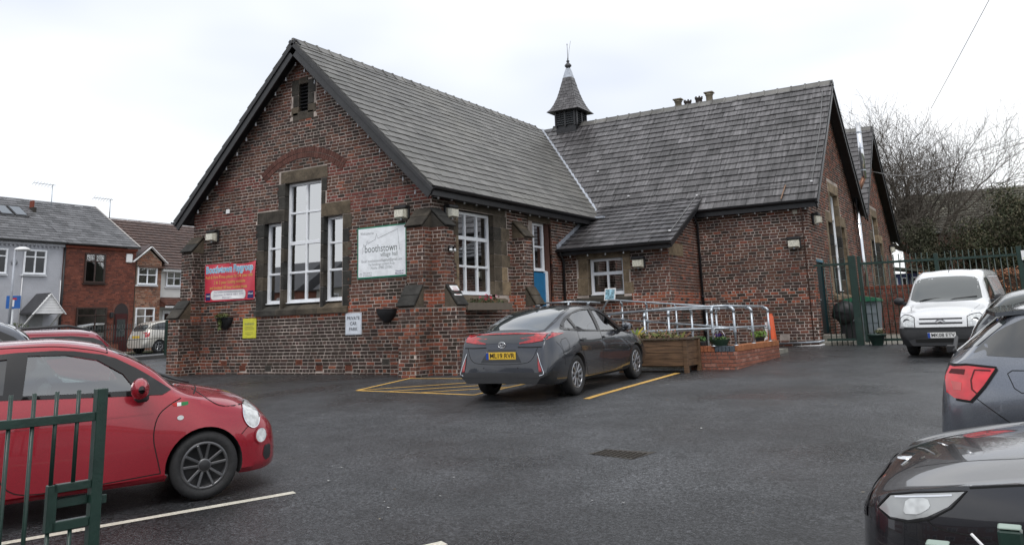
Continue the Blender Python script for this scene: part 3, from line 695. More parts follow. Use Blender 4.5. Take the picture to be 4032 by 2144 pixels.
for i in range(len(prof)-1):
    (a, z0), (b, z1) = prof[i], prof[i+1]
    core.add([(-2.9-a, G1-a, z0), (-2.9+a, G1-a, z0), (-2.9+a, G1+a, z0), (-2.9-a, G1+a, z0), (-2.9-b, G1-b, z1), (-2.9+b, G1-b, z1), (-2.9+b, G1+b, z1), (-2.9-b, G1+b, z1)], [(0, 1, 5, 4), (1, 2, 6, 5), (2, 3, 7, 6), (3, 0, 4, 7)], (.05, .05, .05))
core.add([(-3.58, G1-.68, 9.30), (-2.22, G1-.68, 9.30), (-2.22, G1+.68, 9.30), (-3.58, G1+.68, 9.30)], [(0, 1, 2, 3)], (.03, .03, .03))
spr = core.build('spire_roof', 'slate', hall)
S3 = []
for (ux, uy) in ((1, 0), (0, 1), (-1, 0), (0, -1)):
    nx, ny = uy, -ux
    for i in range(len(prof)-1):
        (a, z0), (b, z1) = prof[i], prof[i+1]; l = math.hypot(a-b, z1-z0); k = max(1, round(l/.135))
        O = (-2.9+nx*a, G1+ny*a, z0)
        slates(O, (ux, uy, 0), (nx*(b-a), ny*(b-a), z1-z0), [(-a, 0), (a, 0), (b, l), (-b, l)], l/k, .17, sc_wing, S3, lift=.01)
rest = MB()
for v, f, c_, d, mk in S3: rest.add(v, f, mulc(c_, 1.15))
rest.build('slate', 'slate', hall, fix=False, kind='stuff')
MB().add([(-2.9+s*a, G1+t*a, z) for a, z in ((.175, 10.72), (.11, 11.0), (.07, 11.14)) for s, t in ((-1, -1), (1, -1), (1, 1), (-1, 1))], [(i, (i+1) % 4, (i+1) % 4+4, i+4) for i in range(4)] + [(i+4, (i+1) % 4+4, (i+1) % 4+8, i+8) for i in range(4)]).build('spire_cap', 'lead', hall)
MB().lathe([(.06, 11.12), (.07, 11.16), (.13, 11.22), (.14, 11.27), (.09, 11.33), (.05, 11.36), (.05, 11.42), (.075, 11.44), (.03, 11.48), (.012, 11.6), (.008, 12.1), (.02, 12.12), (0, 12.2)], (-2.9, G1, 0), n=14).tube([(-2.88, G1, 11.5), (-2.82, G1, 11.9), (-2.74, G1, 12.25)], .006, 5).build('finial', plain('weathered iron', (.08, .08, .085), .5, .5), hall)
# chimney stack with four pots behind the ridge
MB().box(.45, 2.55, 14.8, 15.4, 7.2, 9.33, (.13, .07, .05), .02).build('chimney', 'brick', hall)
for i, (x, zt, cap) in enumerate(((.82, 9.60, 1), (1.20, 9.52, 0), (1.65, 9.58, 0), (2.07, 9.66, 1))):
    p_ = MB(); cpc = (.22, .19, .14) if cap else (.07, .06, .055)
    p_.lathe([(.15, 9.3), (.13, 9.35), (.13, zt-.06), (.155, zt-.04), (.155, zt), (.11, zt), (.11, zt-.1)], (x, 15.0, 0), n=12, col=cpc)
    if cap: p_.box(x-.17, x+.17, 14.85, 15.15, zt+.03, zt+.08, cpc); p_.box(x-.12, x-.08, 14.9, 15.1, zt, zt+.03, cpc); p_.box(x+.08, x+.12, 14.9, 15.1, zt, zt+.03, cpc)
    else:
        for k in range(6): a = k*math.pi/3; p_.box(x+.13*math.cos(a)-.025, x+.13*math.cos(a)+.025, 15+.13*math.sin(a)-.025, 15+.13*math.sin(a)+.025, zt, zt+.05, cpc)
    p_.build('chimney_pot', 'stone', hall)
# stainless flue on the gable end
fl = MB().tube([(6.66, 16.5, .9), (6.66, 16.5, 5.35)], .085, 14).build('flue', 'chrome', hall)
MB().tube([(6.66, 16.5, 5.35), (7.02, 16.5, 6.05)], .085, 14).build('flue', plain('brown steel', (.16, .08, .05), .4, .6), hall)
MB().tube([(7.02, 16.5, 6.0), (7.02, 16.5, 8.05)], .085, 14).build('flue', 'chrome', hall)
for z in (1.6, 3.0, 4.4): MB().lathe([(.095, -.02), (.095, .02)], (6.66, 16.5, z), n=14).build('flue_band', 'galv', hall)
for z in (6.3, 7.1, 7.7): MB().lathe([(.095, -.02), (.095, .02)], (7.02, 16.5, z), n=14).build('flue_band', 'galv', hall)
# light conduits on the roof slopes
nrm = Vector((0, -RS, 1)).normalized()
rp_ = lambda x, y, dz=.05: Vector((x, y, HZ-RS*(G1-y)))+nrm*dz
pp = lambda x, y, dz=.05: Vector((x, y, 3.34+.51*(y-6.0)+dz))
cm = plain('grey cable', (.20, .20, .20))
MB().tube([rp_(6.62, 12.6), rp_(6.72, 11), rp_(6.70, 9.0), rp_(5, 8.98), rp_(3.35, 8.95), pp(3.30, 8.6), pp(3.32, 6.5), pp(1.9, 6.45), pp(.25, 6.4)], .011, 6).build('cable', cm, hall)
for p in (rp_(6.70, 8.98, .07), rp_(3.35, 8.93, .07), pp(3.3, 6.5, .07), rp_(1.0, 9.2, .06), rp_(-.6, 10.4, .06)): MB().box(p.x-.03, p.x+.03, p.y-.02, p.y+.02, p.z-.02, p.z+.02).build('cable_clip', 'white', hall)
MB().beam(rp_(5.98, 8.95, .06), rp_(5.92, 8.50, .05), .03, .02).build('cable_clip', plain('bare timber strip', (.22, .13, .08)), hall)
# ============================================================= CARS
M['car_glass'] = glass('car glass', (.62, .72, .70), .16, .01, .75)
def dark_glass(name, c, refl):
    m = bpy.data.materials.new(name); m.use_nodes = True; t = m.node_tree; b = t.nodes['Principled BSDF']
    b.inputs['Base Color'].default_value = (*c, 1); b.inputs['Roughness'].default_value = .02; b.inputs['Specular IOR Level'].default_value = refl
    b.inputs['Coat Weight'].default_value = 1; b.inputs['Coat Roughness'].default_value = .01; return m
M['tint'] = dark_glass('tinted car glass', (.012, .014, .015), .8)
M['screen'] = dark_glass('windscreen glass', (.05, .06, .062), 1.0)
M['cabin'] = plain('car interior', (.05, .05, .052), .9)
M['shut'] = plain('panel gap', (.006, .006, .006), .9)
M['cladding'] = plain('grey bumper plastic', (.028, .029, .031), .55)
M['alloy'] = plain('alloy wheel', (.36, .37, .39), .3, .8)
M['alloy_dark'] = plain('dark alloy wheel', (.14, .14, .145), .28, .75)
def pchip(pts):
    xs, ys = [p[0] for p in pts], [p[1] for p in pts]; n = len(xs)
    h = [xs[i+1]-xs[i] for i in range(n-1)]; dl = [(ys[i+1]-ys[i])/h[i] for i in range(n-1)]
    m = [dl[0]] + [0 if dl[i-1]*dl[i] <= 0 else 3*(h[i-1]+h[i])/((2*h[i]+h[i-1])/dl[i-1]+(h[i]+2*h[i-1])/dl[i]) for i in range(1, n-1)] + [dl[-1]]
    def f(x):
        if x <= xs[0]: return ys[0]
        if x >= xs[-1]: return ys[-1]
        i = max(j for j in range(n-1) if xs[j] <= x); t = (x-xs[i])/h[i]
        return (2*t**3-3*t*t+1)*ys[i] + (t**3-2*t*t+t)*h[i]*m[i] + (-2*t**3+3*t*t)*ys[i+1] + (t**3-t*t)*h[i]*m[i+1]
    return f
class Car:
    def __init__(s, name, label, loc, hd, L, sp, body_mat, wheels, group=None, holes=None, regions=(), arch=.33, ns=84, cav=None, rim='alloy', spokes=5, twin=False, wheel_r=.31, rim_r=.21, detail=1):
        s.L = L; up = Vector((0, -(.047 if loc[1] < -3.4 else .025 if loc[1] < 13 else .008), 1)).normalized()
        h = Vector((math.cos(hd), math.sin(hd), 0)); h = (h-up*h.dot(up)).normalized(); l = up.cross(h)
        s.root = thing(name, label, 'car' if 'van' not in name else 'van', (0, 0, 0), group, local=True)
        s.root.matrix_world = Matrix(((h.x, l.x, up.x, loc[0]), (h.y, l.y, up.y, loc[1]), (h.z, l.z, up.z, gz(*loc)+.004), (0, 0, 0, 1)))
        F = {k: pchip(v) for k, v in sp.items()}; s.F = F
        def section(t, inset=0, zmin=None):
            lo, wl, zm, wm, zb, wb, zr, wr, cw = [F[k](t) for k in ('low', 'wl', 'zm', 'wm', 'zb', 'wb', 'zr', 'wr', 'crown')]
            zb = min(zb, zr-cw*.6); wr = min(wr, wb-.005)
            C = [(wl, lo+.05), (wm, zm), (wb, zb), (wr, zr-cw), (wr*.55, zr-cw*.22), (0, zr)]
            pts = [(0, lo), (wl*.5, lo), (wl*.93, lo)]
            E = [(wl*.97, lo)] + C + [(-C[-2][0], C[-2][1])]
            sub = [5, 5, 8, 4, 4]
            for i in range(5):
                p0, p1, p2, p3 = E[i], E[i+1], E[i+2], E[i+3]
                for k in range(sub[i]):
                    q = k/sub[i]; tt = .5
                    if i == 2: # greenhouse side: nearly straight
                        b_ = .012*math.sin(math.pi*q); pts.append((p1[0]+(p2[0]-p1[0])*q+b_, p1[1]+(p2[1]-p1[1])*q)); continue
                    def cr_(a): return .5*((2*p1[a]) + (-p0[a]+p2[a])*q + (2*p0[a]-5*p1[a]+4*p2[a]-p3[a])*q*q + (-p0[a]+3*p1[a]-3*p2[a]+p3[a])*q**3)
                    pts.append((max(0, cr_(0)), cr_(1)))
            pts.append((0, zr))
            if inset: pts = [(max(0, y-inset), min(z, zr-inset)) for y, z in pts]
            if zmin is not None: pts = [(y, max(z, zmin)) for y, z in pts]
            return pts
        def loft(t0, t1, n, **k):
            st = [t0+(t1-t0)*(.5-.5*math.cos(math.pi*i/n))*.55+(t1-t0)*(i/n)*.45 for i in range(n+1)]
            V = []; secs = [section(t, **k) for t in st]; m_ = len(secs[0])
            for t, sc_ in zip(st, secs):
                ring = [(L/2-t, y, z) for y, z in sc_] + [(L/2-t, -y, z) for y, z in sc_[1:-1][::-1]]
                V += ring
            q = 2*m_-2; Fc = [(i*q+j, i*q+(j+1) % q, (i+1)*q+(j+1) % q, (i+1)*q+j) for i in range(n) for j in range(q)]
            for base, i in ((0, 0), ((n)*q, n)):
                zc = sum(p[2] for p in V[base:base+q])/q; V.append((V[base][0], 0, zc)); c = len(V)-1
                Fc += [(c, base+(j+1) % q, base+j) if i == 0 else (c, base+j, base+(j+1) % q) for j in range(q)]
            return V, Fc
        V, Fc = loft(0, L, ns)
        bm = bmesh.new(); vs = [bm.verts.new(v) for v in V]
        for f in Fc:
            try: bm.faces.new([vs[i] for i in f])
            except Exception: pass
        bmesh.ops.remove_doubles(bm, verts=bm.verts, dist=.0004); bmesh.ops.recalc_face_normals(bm, faces=bm.faces)
        s.bvh = BVHTree.FromBMesh(bm)
        me = bpy.data.meshes.new('body'); bm.to_mesh(me); bm.free()
        # cutters
        cut = MB()
        for ax_ in wheels:
            for sd_ in (-1, 1):
                cut.lathe([(0, .38*sd_), (arch, .38*sd_), (arch, 1.1*sd_), (0, 1.1*sd_)], (L/2-ax_, 0, wheel_r), 'y', 36)
        if cav:
            V2, F2 = loft(cav[0], cav[1], 26, inset=.035, zmin=cav[2]); cut.add(V2, F2)
        me.materials.append(body_mat); me.materials.append(M['cabin'])
        me = s.boolean(me, cut)
        if holes:
            c2 = MB()
            for poly in holes: c2.prism([(L/2-a, -1.2, z) for a, z in s.dens(poly, .06)], (0, 2.4, 0))
            me = s.boolean(me, c2)
        bm = bmesh.new(); bm.from_mesh(me)
        groups = {}
        for nm, m_, planes, pred in regions:
            for co, no in planes:
                bmesh.ops.bisect_plane(bm, geom=bm.verts[:]+bm.edges[:]+bm.faces[:], plane_co=co, plane_no=no, dist=.0005)
        s.paint = body_mat
        for nm, m_, planes, pred in regions:
            fs = [f for f in bm.faces if f.material_index == 0 and pred(L/2-f.calc_center_median().x, f.calc_center_median().y, f.calc_center_median().z)]
            if not fs: continue
            r_ = bmesh.ops.split(bm, geom=fs); b2 = bmesh.new(); vm = {}
            for f in [g for g in r_['geom'] if isinstance(g, bmesh.types.BMFace)]:
                vl = []
                for v in f.verts:
                    if v not in vm: vm[v] = b2.verts.new(v.co)
                    vl.append(vm[v])
                b2.faces.new(vl).smooth = True
            bmesh.ops.delete(bm, geom=[g for g in r_['geom'] if isinstance(g, bmesh.types.BMFace)], context='FACES')
            m2 = bpy.data.meshes.new(nm); b2.to_mesh(m2); b2.free(); m2.set_sharp_from_angle(angle=rad(35)); link(nm, m2, m_, s.root)
        for f in bm.faces: f.smooth = True
        bm.to_mesh(me); bm.free(); me.set_sharp_from_angle(angle=rad(38))
        s.body = link('body', me, None, s.root)
        # wheels
        s.wr = wheel_r
        for ax_ in wheels:
            for sd_ in (-1, 1):
                y0 = sd_*(F['wm'](ax_)-.03); W_ = .19; c0 = (L/2-ax_, 0, wheel_r); a = MB()
                yo, yi = y0, y0-sd_*W_
                P = [(rim_r, yi), (wheel_r-.03, yi), (wheel_r-.004, yi+sd_*.02), (wheel_r, yi+sd_*.05), (wheel_r, yo-sd_*.05), (wheel_r-.006, yo-sd_*.018), (wheel_r-.035, yo), (wheel_r-.06, yo+sd_*.002), (rim_r+.008, yo-sd_*.008), (rim_r, yo-sd_*.014)]
                w = a.lathe(P, c0, 'y', 40).build('wheel', 'rubber', s.root)
                r_ = MB(); r_.lathe([(rim_r, yo-sd_*.012), (rim_r-.012, yo-sd_*.006), (rim_r-.022, yo-sd_*.02), (rim_r-.03, yo-sd_*.09), (.05, yo-sd_*.11)], c0, 'y', 36).build('rim', M['cabin'] if detail else M[rim], w)
                h2 = MB(); h2.lathe([(rim_r+.001, yo-sd_*.013), (rim_r-.012, yo-sd_*.004), (rim_r-.026, yo-sd_*.012), (rim_r-.024, yo-sd_*.03)], c0, 'y', 36)
                h2.lathe([(.062, yo-sd_*.05), (.060, yo-sd_*.016), (.05, yo-sd_*.012), (.0, yo-sd_*.010)], c0, 'y', 20)
                for k in range(spokes):
                    an = 2*math.pi*k/spokes + math.pi/2 + .05
                    for off in ((-.27, .27) if twin else (0,)):
                        e = Vector((math.cos(an+off), 0, math.sin(an+off))); e0 = Vector((math.cos(an+off*1.1), 0, math.sin(an+off*1.1)))
                        p = Vector(c0)+e0*.05+Vector((0, yo-sd_*.030, 0)); q = Vector(c0)+e*(rim_r-.015)+Vector((0, yo-sd_*.018, 0))
                        h2.beam(p, q, .026 if twin else .045, .03, (0, 1, 0), ch=.006)
                h2.build('spokes', M[rim], w)
                MB().lathe([(.047, yo-sd_*.011), (.04, yo-sd_*.006), (0, yo-sd_*.005)], c0, 'y', 18).build('hub_cap', M['plastic_black'], w)
    def boolean(s, me, cut):
        cm_ = cut.mesh('cut'); bm = bmesh.new(); bm.from_mesh(cm_); bmesh.ops.remove_doubles(bm, verts=bm.verts, dist=.0003); bmesh.ops.recalc_face_normals(bm, faces=bm.faces); bm.to_mesh(cm_); bm.free()
        cm_.materials.append(M['cabin'])
        a = bpy.data.objects.new('a', me); b = bpy.data.objects.new('b', cm_); COL.objects.link(a); COL.objects.link(b)
        md = a.modifiers.new('b', 'BOOLEAN'); md.object = b; md.operation = 'DIFFERENCE'; md.solver = 'EXACT'; md.material_mode = 'TRANSFER'; md.use_self = False
        dg = bpy.context.evaluated_depsgraph_get(); dg.update(); out = bpy.data.meshes.new_from_object(a.evaluated_get(dg))
        bpy.data.objects.remove(a); bpy.data.objects.remove(b); return out
    def dens(s, poly, st, closed=True):
        out = []; n = len(poly)
        for i in range(n if closed else n-1):
            p, q = poly[i], poly[(i+1) % n]; k = max(1, int(math.hypot(q[0]-p[0], q[1]-p[1])/st))
            out += [(p[0]+(q[0]-p[0])*j/k, p[1]+(q[1]-p[1])*j/k) for j in range(k)]
        if not closed: out.append(poly[-1])
        return out
    def smoothp(s, poly, it=2):
        for _ in range(it):
            out = []
            for i in range(len(poly)):
                p, q = poly[i], poly[(i+1) % len(poly)]
                out += [(p[0]*.82+q[0]*.18, p[1]*.82+q[1]*.18), (p[0]*.18+q[0]*.82, p[1]*.18+q[1]*.82)]
            poly = out
        return poly
    def hit(s, axis, a, b, off):
        """axis: 'r' right side (a=s, b=z), 'l' left, 'f' front (a=y, b=z), 'b' back, 't' top (a=s, b=y)"""
        if axis in 'rl':
            sg = -1 if axis == 'r' else 1; o, d = Vector((s.L/2-a, sg*2, b)), Vector((0, -sg, 0))
        elif axis in 'fb':
            sg = 1 if axis == 'f' else -1; o, d = Vector((sg*4, a, b)), Vector((-sg, 0, 0))
        else: o, d = Vector((s.L/2-a, b, 3)), Vector((0, 0, -1))
        h = s.bvh.ray_cast(o, d)
        if h[0] is None: return None
        n = h[1] if h[1].dot(d) < 0 else -h[1]
        return h[0] + n*off
    def decal(s, name, axis, poly, m, off=.003, st=.045, smooth=1, parent=None, label=None, thick=0):
        if smooth: poly = s.smoothp(poly, smooth)
        B = s.dens(poly, st); n = len(B); pts = list(B)
        x0, x1 = min(p[0] for p in B), max(p[0] for p in B); y0, y1 = min(p[1] for p in B), max(p[1] for p in B)
        def inside(x, y):
            c = False
            for i in range(n):
                (ax, ay), (bx_, by) = B[i], B[(i+1) % n]
                if (ay > y) != (by > y) and x < (bx_-ax)*(y-ay)/(by-ay)+ax: c = not c
            return c
        x = x0+st*.5
        while x < x1:
            y = y0+st*.5
            while y < y1:
                if inside(x, y): pts.append((x, y))
                y += st
            x += st
        r_ = delaunay_2d_cdt([Vector(p) for p in pts], [(i, (i+1) % n) for i in range(n)], [], 1, 1e-5)
        V = [s.hit(axis, v[0], v[1], off) for v in r_[0]]
        F = [f for f in r_[2] if all(V[i] is not None for i in f)]
        V = [v if v is not None else Vector((0, 0, 0)) for v in V]
        mb = MB(); mb.add(V, F, smooth=True)
        return mb.build(name, m, parent or s.root, label=label)
    def line(s, name, axis, pts, w, m='shut', off=.0015, parent=None, closed=False, h=0):
        if not closed and len(pts) > 2 and name in ('shut_line', 'sill_moulding', 'reflector_trim'):
            for _ in range(2):
                q_ = [pts[0]]
                for a_, b_ in zip(pts[:-1], pts[1:]): q_ += [(a_[0]*.75+b_[0]*.25, a_[1]*.75+b_[1]*.25), (a_[0]*.25+b_[0]*.75, a_[1]*.25+b_[1]*.75)]
                pts = q_ + [pts[-1]]
        P = s.dens(pts, .04, closed=closed);
        if closed: P.append(P[0])
        mb = MB(); prev = None
        for i, p in enumerate(P):
            a, b = P[max(0, i-1)], P[min(len(P)-1, i+1)]; dx, dy = b[0]-a[0], b[1]-a[1]; l = math.hypot(dx, dy) or 1; nx, ny = -dy/l*w/2, dx/l*w/2
            u, v = s.hit(axis, p[0]+nx, p[1]+ny, off), s.hit(axis, p[0]-nx, p[1]-ny, off)
            if u is None or v is None: prev = None; continue
            if prev: mb.add([prev[0], prev[1], v, u], [(0, 1, 2, 3)], smooth=True)
            prev = (u, v)
        return mb.build(name, m, parent or s.root)
    def both(s, fn, name, pts, *a, **k): return [getattr(s, fn)(name, ax, pts, *a, **k) for ax in 'rl']
    def mirror(s, sx, y, z, m, cap='plastic_black', sc=1.0):
        for sg in (-1, 1):
            X = s.L/2-sx; c = MB()
            prof = []
            for i in range(7):
                t = i/6; rr_ = math.sin(math.pi*(.12+.82*t))**.6
                prof.append((.085*rr_*sc, sg*(y+.02+.19*t*sc)))
            c.lathe(prof, (X, 0, z+.075), 'y', 14)
            for i in range(len(c.v)): v = c.v[i]; c.v[i] = (X+(v[0]-X)*.75-.02, v[1], z+.075+(v[2]-z-.075)*.9)
            mo = c.build('wing_mirror', m, s.root)
            MB().frame((X-.005, sg*(y+.0), z+.02), (1, 0, 0), (0, 1, 0), (0, 0, 1), .035, .06, .035, ch=.01).build('mirror_arm', cap, mo)
            MB().frame((X-.062, sg*(y+.12), z+.075), (1, 0, 0), (0, 1, 0), (0, 0, 1), .006, .075, .05, ch=.004).build('mirror_glass', 'chrome', mo)
    def plate(s, axis, z, txt, col, cy=0, w=.52, tilt=0, euro=True):
        euro = euro and bool(txt)
        p = s.hit(axis, cy, z, .008); sg = 1 if axis == 'f' else -1
        nx = Vector((sg, 0, 0)); uy = Vector((0, sg, 0)); uz = Vector((0, 0, 1))
        o = p
        mb = MB().frame(o, nx, uy, uz, .006, w/2, .055, ch=.003).build('number_plate', plain('plate '+col, (.72, .72, .70) if col == 'white' else (.72, .47, .05), .35), s.root)
        if txt: text('plate_text', txt, .098, o+nx*.0075+uy*(.022 if euro else 0), uy, uz, plain('plate black', (.01, .01, .012)), mb, maxw=w*.83, bold=.0015)
        if euro: MB().frame(o+nx*.0072-uy*(w/2-.024), nx, uy, uz, .0015, .022, .052).build('plate_band', plain('plate blue', (.01, .06, .35)), mb)
        return mb
    def seats(s, rows, m=None):
        for (sx, z, hh) in rows:
            for y in (-.33, .33):
                o = MB().frame((s.L/2-sx, y, z), (1, 0, 0), (0, 1, 0), (.25, 0, 1), .05, .22, hh, ch=.03).build('seat', m or 'cabin', s.root)
                MB().frame((s.L/2-sx-.1, y, z+hh+.10), (1, 0, 0), (0, 1, 0), (.2, 0, 1), .04, .11, .075, ch=.025).build('headrest', m or 'cabin', o)
    def steering(s, sx, y, z):
        pts = [(s.L/2-sx+.05*math.sin(a)*-1, y+.17*math.cos(a), z+.16*math.sin(a)) for a in [2*math.pi*k/20 for k in range(21)]]
        MB().tube(pts, .014, 6).build('steering_wheel', 'plastic_black', s.root)

# ---------------- red three-door hatchback (small city car)
sp = dict(
 zr=[(0, .44), (.03, .55), (.10, .66), (.22, .765), (.40, .86), (.62, .925), (.80, .97), (.93, 1.01), (1.15, 1.19), (1.40, 1.345), (1.65, 1.435), (2.0, 1.485), (2.5, 1.49), (2.9, 1.44), (3.15, 1.36), (3.3, 1.20), (3.42, .98), (3.5, .75), (3.55, .5)],
 crown=[(0, .02), (.3, .06), (.8, .06), (1.0, .05), (1.5, .075), (2.2, .075), (3.1, .08), (3.55, .03)],
 wr=[(0, .22), (.10, .36), (.25, .46), (.5, .56), (.85, .63), (1.1, .63), (1.4, .60), (1.8, .585), (2.6, .575), (3.1, .53), (3.4, .50), (3.55, .35)],
 zb=[(0, .42), (.05, .52), (.15, .62), (.3, .70), (.55, .79), (.9, .90), (1.5, .965), (2.4, 1.01), (3.1, 1.04), (3.4, .9), (3.55, .48)],
 wb=[(0, .30), (.06, .46), (.15, .56), (.3, .645), (.6, .715), (1, .75), (2.6, .755), (3.1, .71), (3.4, .62), (3.55, .4)],
 zm=[(0, .38), (.3, .46), (.8, .56), (1.5, .60), (3, .62), (3.55, .46)],
 wm=[(0, .34), (.05, .50), (.12, .60), (.25, .69), (.45, .765), (.73, .81), (1.1, .80), (1.8, .79), (2.6, .80), (3.0, .815), (3.3, .76), (3.5, .62), (3.55, .45)],
 low=[(0, .21), (.2, .165), (.45, .175), (.8, .20), (3, .22), (3.55, .3)],
 wl=[(0, .33), (.05, .50), (.15, .62), (.4, .745), (.8, .775), (2.9, .775), (3.3, .7), (3.55, .4)])
red = paint('red car paint', (.34, .013, .027), .32)
hA = math.atan2(.884, .469)
door_gl = [(1.30, 1.005), (1.40, 1.15), (1.60, 1.285), (1.85, 1.35), (2.13, 1.365), (2.16, 1.05), (1.7, 1.02)]
qtr_gl = [(2.30, 1.07), (2.28, 1.35), (2.6, 1.34), (2.84, 1.26), (2.93, 1.13), (2.6, 1.09)]
c = Car('red_hatchback', 'glossy red small three door hatchback with round headlamps, nose towards the hall', (3.88, -10.72), hA, 3.55, sp, red, (.73, 3.03), holes=[door_gl, qtr_gl], cav=(1.05, 3.2, .70), arch=.335, ns=110, wheel_r=.295, rim_r=.205, rim='alloy_dark', spokes=5, twin=True)
trim = plain('gloss black trim', (.012, .012, .013), .2)
def ring(c, name, axis, outer, inners, m, off=.005):
    """frame around the openings: outer polygon with holes"""
    O = c.dens(c.smoothp(outer, 1), .04); pts = list(O); edges = [(i, (i+1) % len(O)) for i in range(len(O))]; Hs = []
    for h_ in inners:
        Hh = c.dens(c.smoothp(h_, 0), .04); b = len(pts); pts += Hh; edges += [(b+i, b+(i+1) % len(Hh)) for i in range(len(Hh))]; Hs.append(Hh)
    def ins(P, x, y):
        k = False
        for i in range(len(P)):
            (ax, ay), (bx_, by) = P[i], P[(i+1) % len(P)]
            if (ay > y) != (by > y) and x < (bx_-ax)*(y-ay)/(by-ay)+ax: k = not k
        return k
    xs_, ys_ = [p[0] for p in O], [p[1] for p in O]; gx = min(xs_)+.02
    while gx < max(xs_):
        gy = min(ys_)+.02
        while gy < max(ys_):
            if ins(O, gx, gy) and not any(ins(h_, gx, gy) for h_ in Hs): pts.append((gx, gy))
            gy += .045
        gx += .045
    r_ = delaunay_2d_cdt([Vector(p) for p in pts], edges, [], 0, 1e-5)
    F = []
    for f in r_[2]:
        cx, cy = sum(r_[0][i][0] for i in f)/len(f), sum(r_[0][i][1] for i in f)/len(f)
        if ins(O, cx, cy) and not any(ins(h_, cx, cy) for h_ in Hs): F.append(f)
    V = [c.hit(axis, v[0], v[1], off) or Vector((0, 0, 0)) for v in r_[0]]
    return MB().add(V, F, smooth=True).build(name, m, c.root)
dlo = [(.95, .935), (1.25, 1.165), (1.5, 1.315), (1.85, 1.39), (2.3, 1.40), (2.7, 1.355), (2.93, 1.24), (3.05, 1.12), (2.5, 1.045), (1.7, .985)]
for ax in 'rl':
    ring(c, 'window_frame', ax, dlo, [door_gl, qtr_gl], trim)
    c.decal('window', ax, door_gl, 'car_glass', -.008, smooth=0); c.decal('window', ax, qtr_gl, M['tint'], -.008, smooth=0)
    c.line('shut_line', ax, [(.93, .90), (1.02, .86), (1.13, .78), (1.17, .6), (1.13, .42), (1.10, .285)], .009)
    c.line('shut_line', ax, [(1.10, .285), (2.05, .25), (2.28, .32), (2.36, .6), (2.34, 1.0)], .009)
    c.line('shut_line', ax, [(.78, .945), (.66, .83), (.55, .775), (.28, .765)], .008)
    c.line('shut_line', ax, [(.40, .52), (.27, .63)], .007)
    c.line('swage', ax, [(1.16, .80), (1.7, .805), (2.3, .79)], .012, red, .005)
    hl = c.decal('headlight', ax, [(.295+.072*math.cos(a)*1.0+.02*math.sin(a), .668+.105*math.sin(a)) for a in [k*math.pi/8 for k in range(16)]], 'lens_clear', .012, .03, 0)
    c.line('headlight_rim', ax, [(.295+.078*math.cos(a)+.02*math.sin(a), .668+.111*math.sin(a)) for a in [k*math.pi/10 for k in range(20)]], .010, 'chrome', .012, hl, True)
    h2_ = c.decal('headlight', ax, [(.205+.058*math.cos(a), .475+.062*math.sin(a)) for a in [k*math.pi/8 for k in range(16)]], 'lens_clear', .008, .03, 0)
    c.line('headlight_rim', ax, [(.205+.063*math.cos(a), .475+.068*math.sin(a)) for a in [k*math.pi/10 for k in range(20)]], .010, red, .012, h2_, True)
    c.decal('indicator', ax, [(.94+.028*math.cos(a), .735+.020*math.sin(a)) for a in [k*math.pi/6 for k in range(12)]], 'lens_clear', .008, .03, 0)
    b_ = c.decal('badge', ax, [(.87, .865), (.87, .84), (.90, .835), (.93, .835), (.93, .865)], plain('flag green', (.02, .2, .06)) if ax == 'r' else bpy.data.materials['flag green'], .003, .03, 0)
    c.decal('badge_band', ax, [(.93, .865), (.93, .835), (.965, .835), (.965, .865)], M['white'], .003, .03, 0, b_)
    c.decal('badge_band', ax, [(.965, .865), (.965, .835), (.99, .835), (1.01, .86), (1.0, .865)], plain('flag red', (.5, .02, .02)) if ax == 'r' else bpy.data.materials['flag red'], .003, .03, 0, b_)
    c.decal('air_vent', ax, [(.10, .38), (.10, .26), (.16, .24), (.19, .30), (.17, .38)], 'plastic_black', .004, .03)
    c.line('sill_moulding', ax, [(1.05, .255), (1.8, .235), (2.6, .25)], .022, red, .012)
c.decal('windscreen', 't', [(.98, -.60), (.86, -.3), (.84, 0), (.86, .3), (.98, .60), (1.47, .52), (1.50, 0), (1.47, -.52)], 'screen', .002, .06, 0)
c.line('shut_line', 't', [(.80, -.62), (.72, -.3), (.70, 0), (.72, .3), (.80, .62)], .012)
c.line('roof_seam', 't', [(1.52, -.57), (2.2, -.545), (3.0, -.52)], .010); c.line('roof_seam', 't', [(1.52, .57), (2.2, .545), (3.0, .52)], .010)
c.line('roof_seam', 't', [(1.52, -.57), (1.50, 0), (1.52, .57)], .012)
c.decal('front_grille', 'f', [(-.30, .22), (.30, .22), (.34, .33), (-.34, .33)], 'plastic_black', .004)
c.plate('f', .40, '', 'white', w=.46)
c.mirror(1.27, .80, .955, red, sc=1.2)
for sg in (-1, 1): MB().frame((.505, sg*.86, .955), (1, 0, 0), (0, 1, 0), (0, 0, 1), .055, .07, .04, ch=.02).build('mirror_base', 'plastic_black', c.root)
for y in (-.35, .18): MB().tube([(.98, y, 1.0), (.84, y+.08, 1.045), (.62, y+.42, 1.14)], .012, 6).build('wiper', 'plastic_black', c.root)
c.seats([(2.05, .86, .26), (2.75, .84, .2)], plain('pale seat fabric', (.25, .26, .26), .9)); c.steering(1.55, -.34, .90)
MB().box(.28, .75, -.62, .62, .72, .92, ch=.04).build('dashboard', plain('grey dashboard', (.18, .19, .19)), c.root)

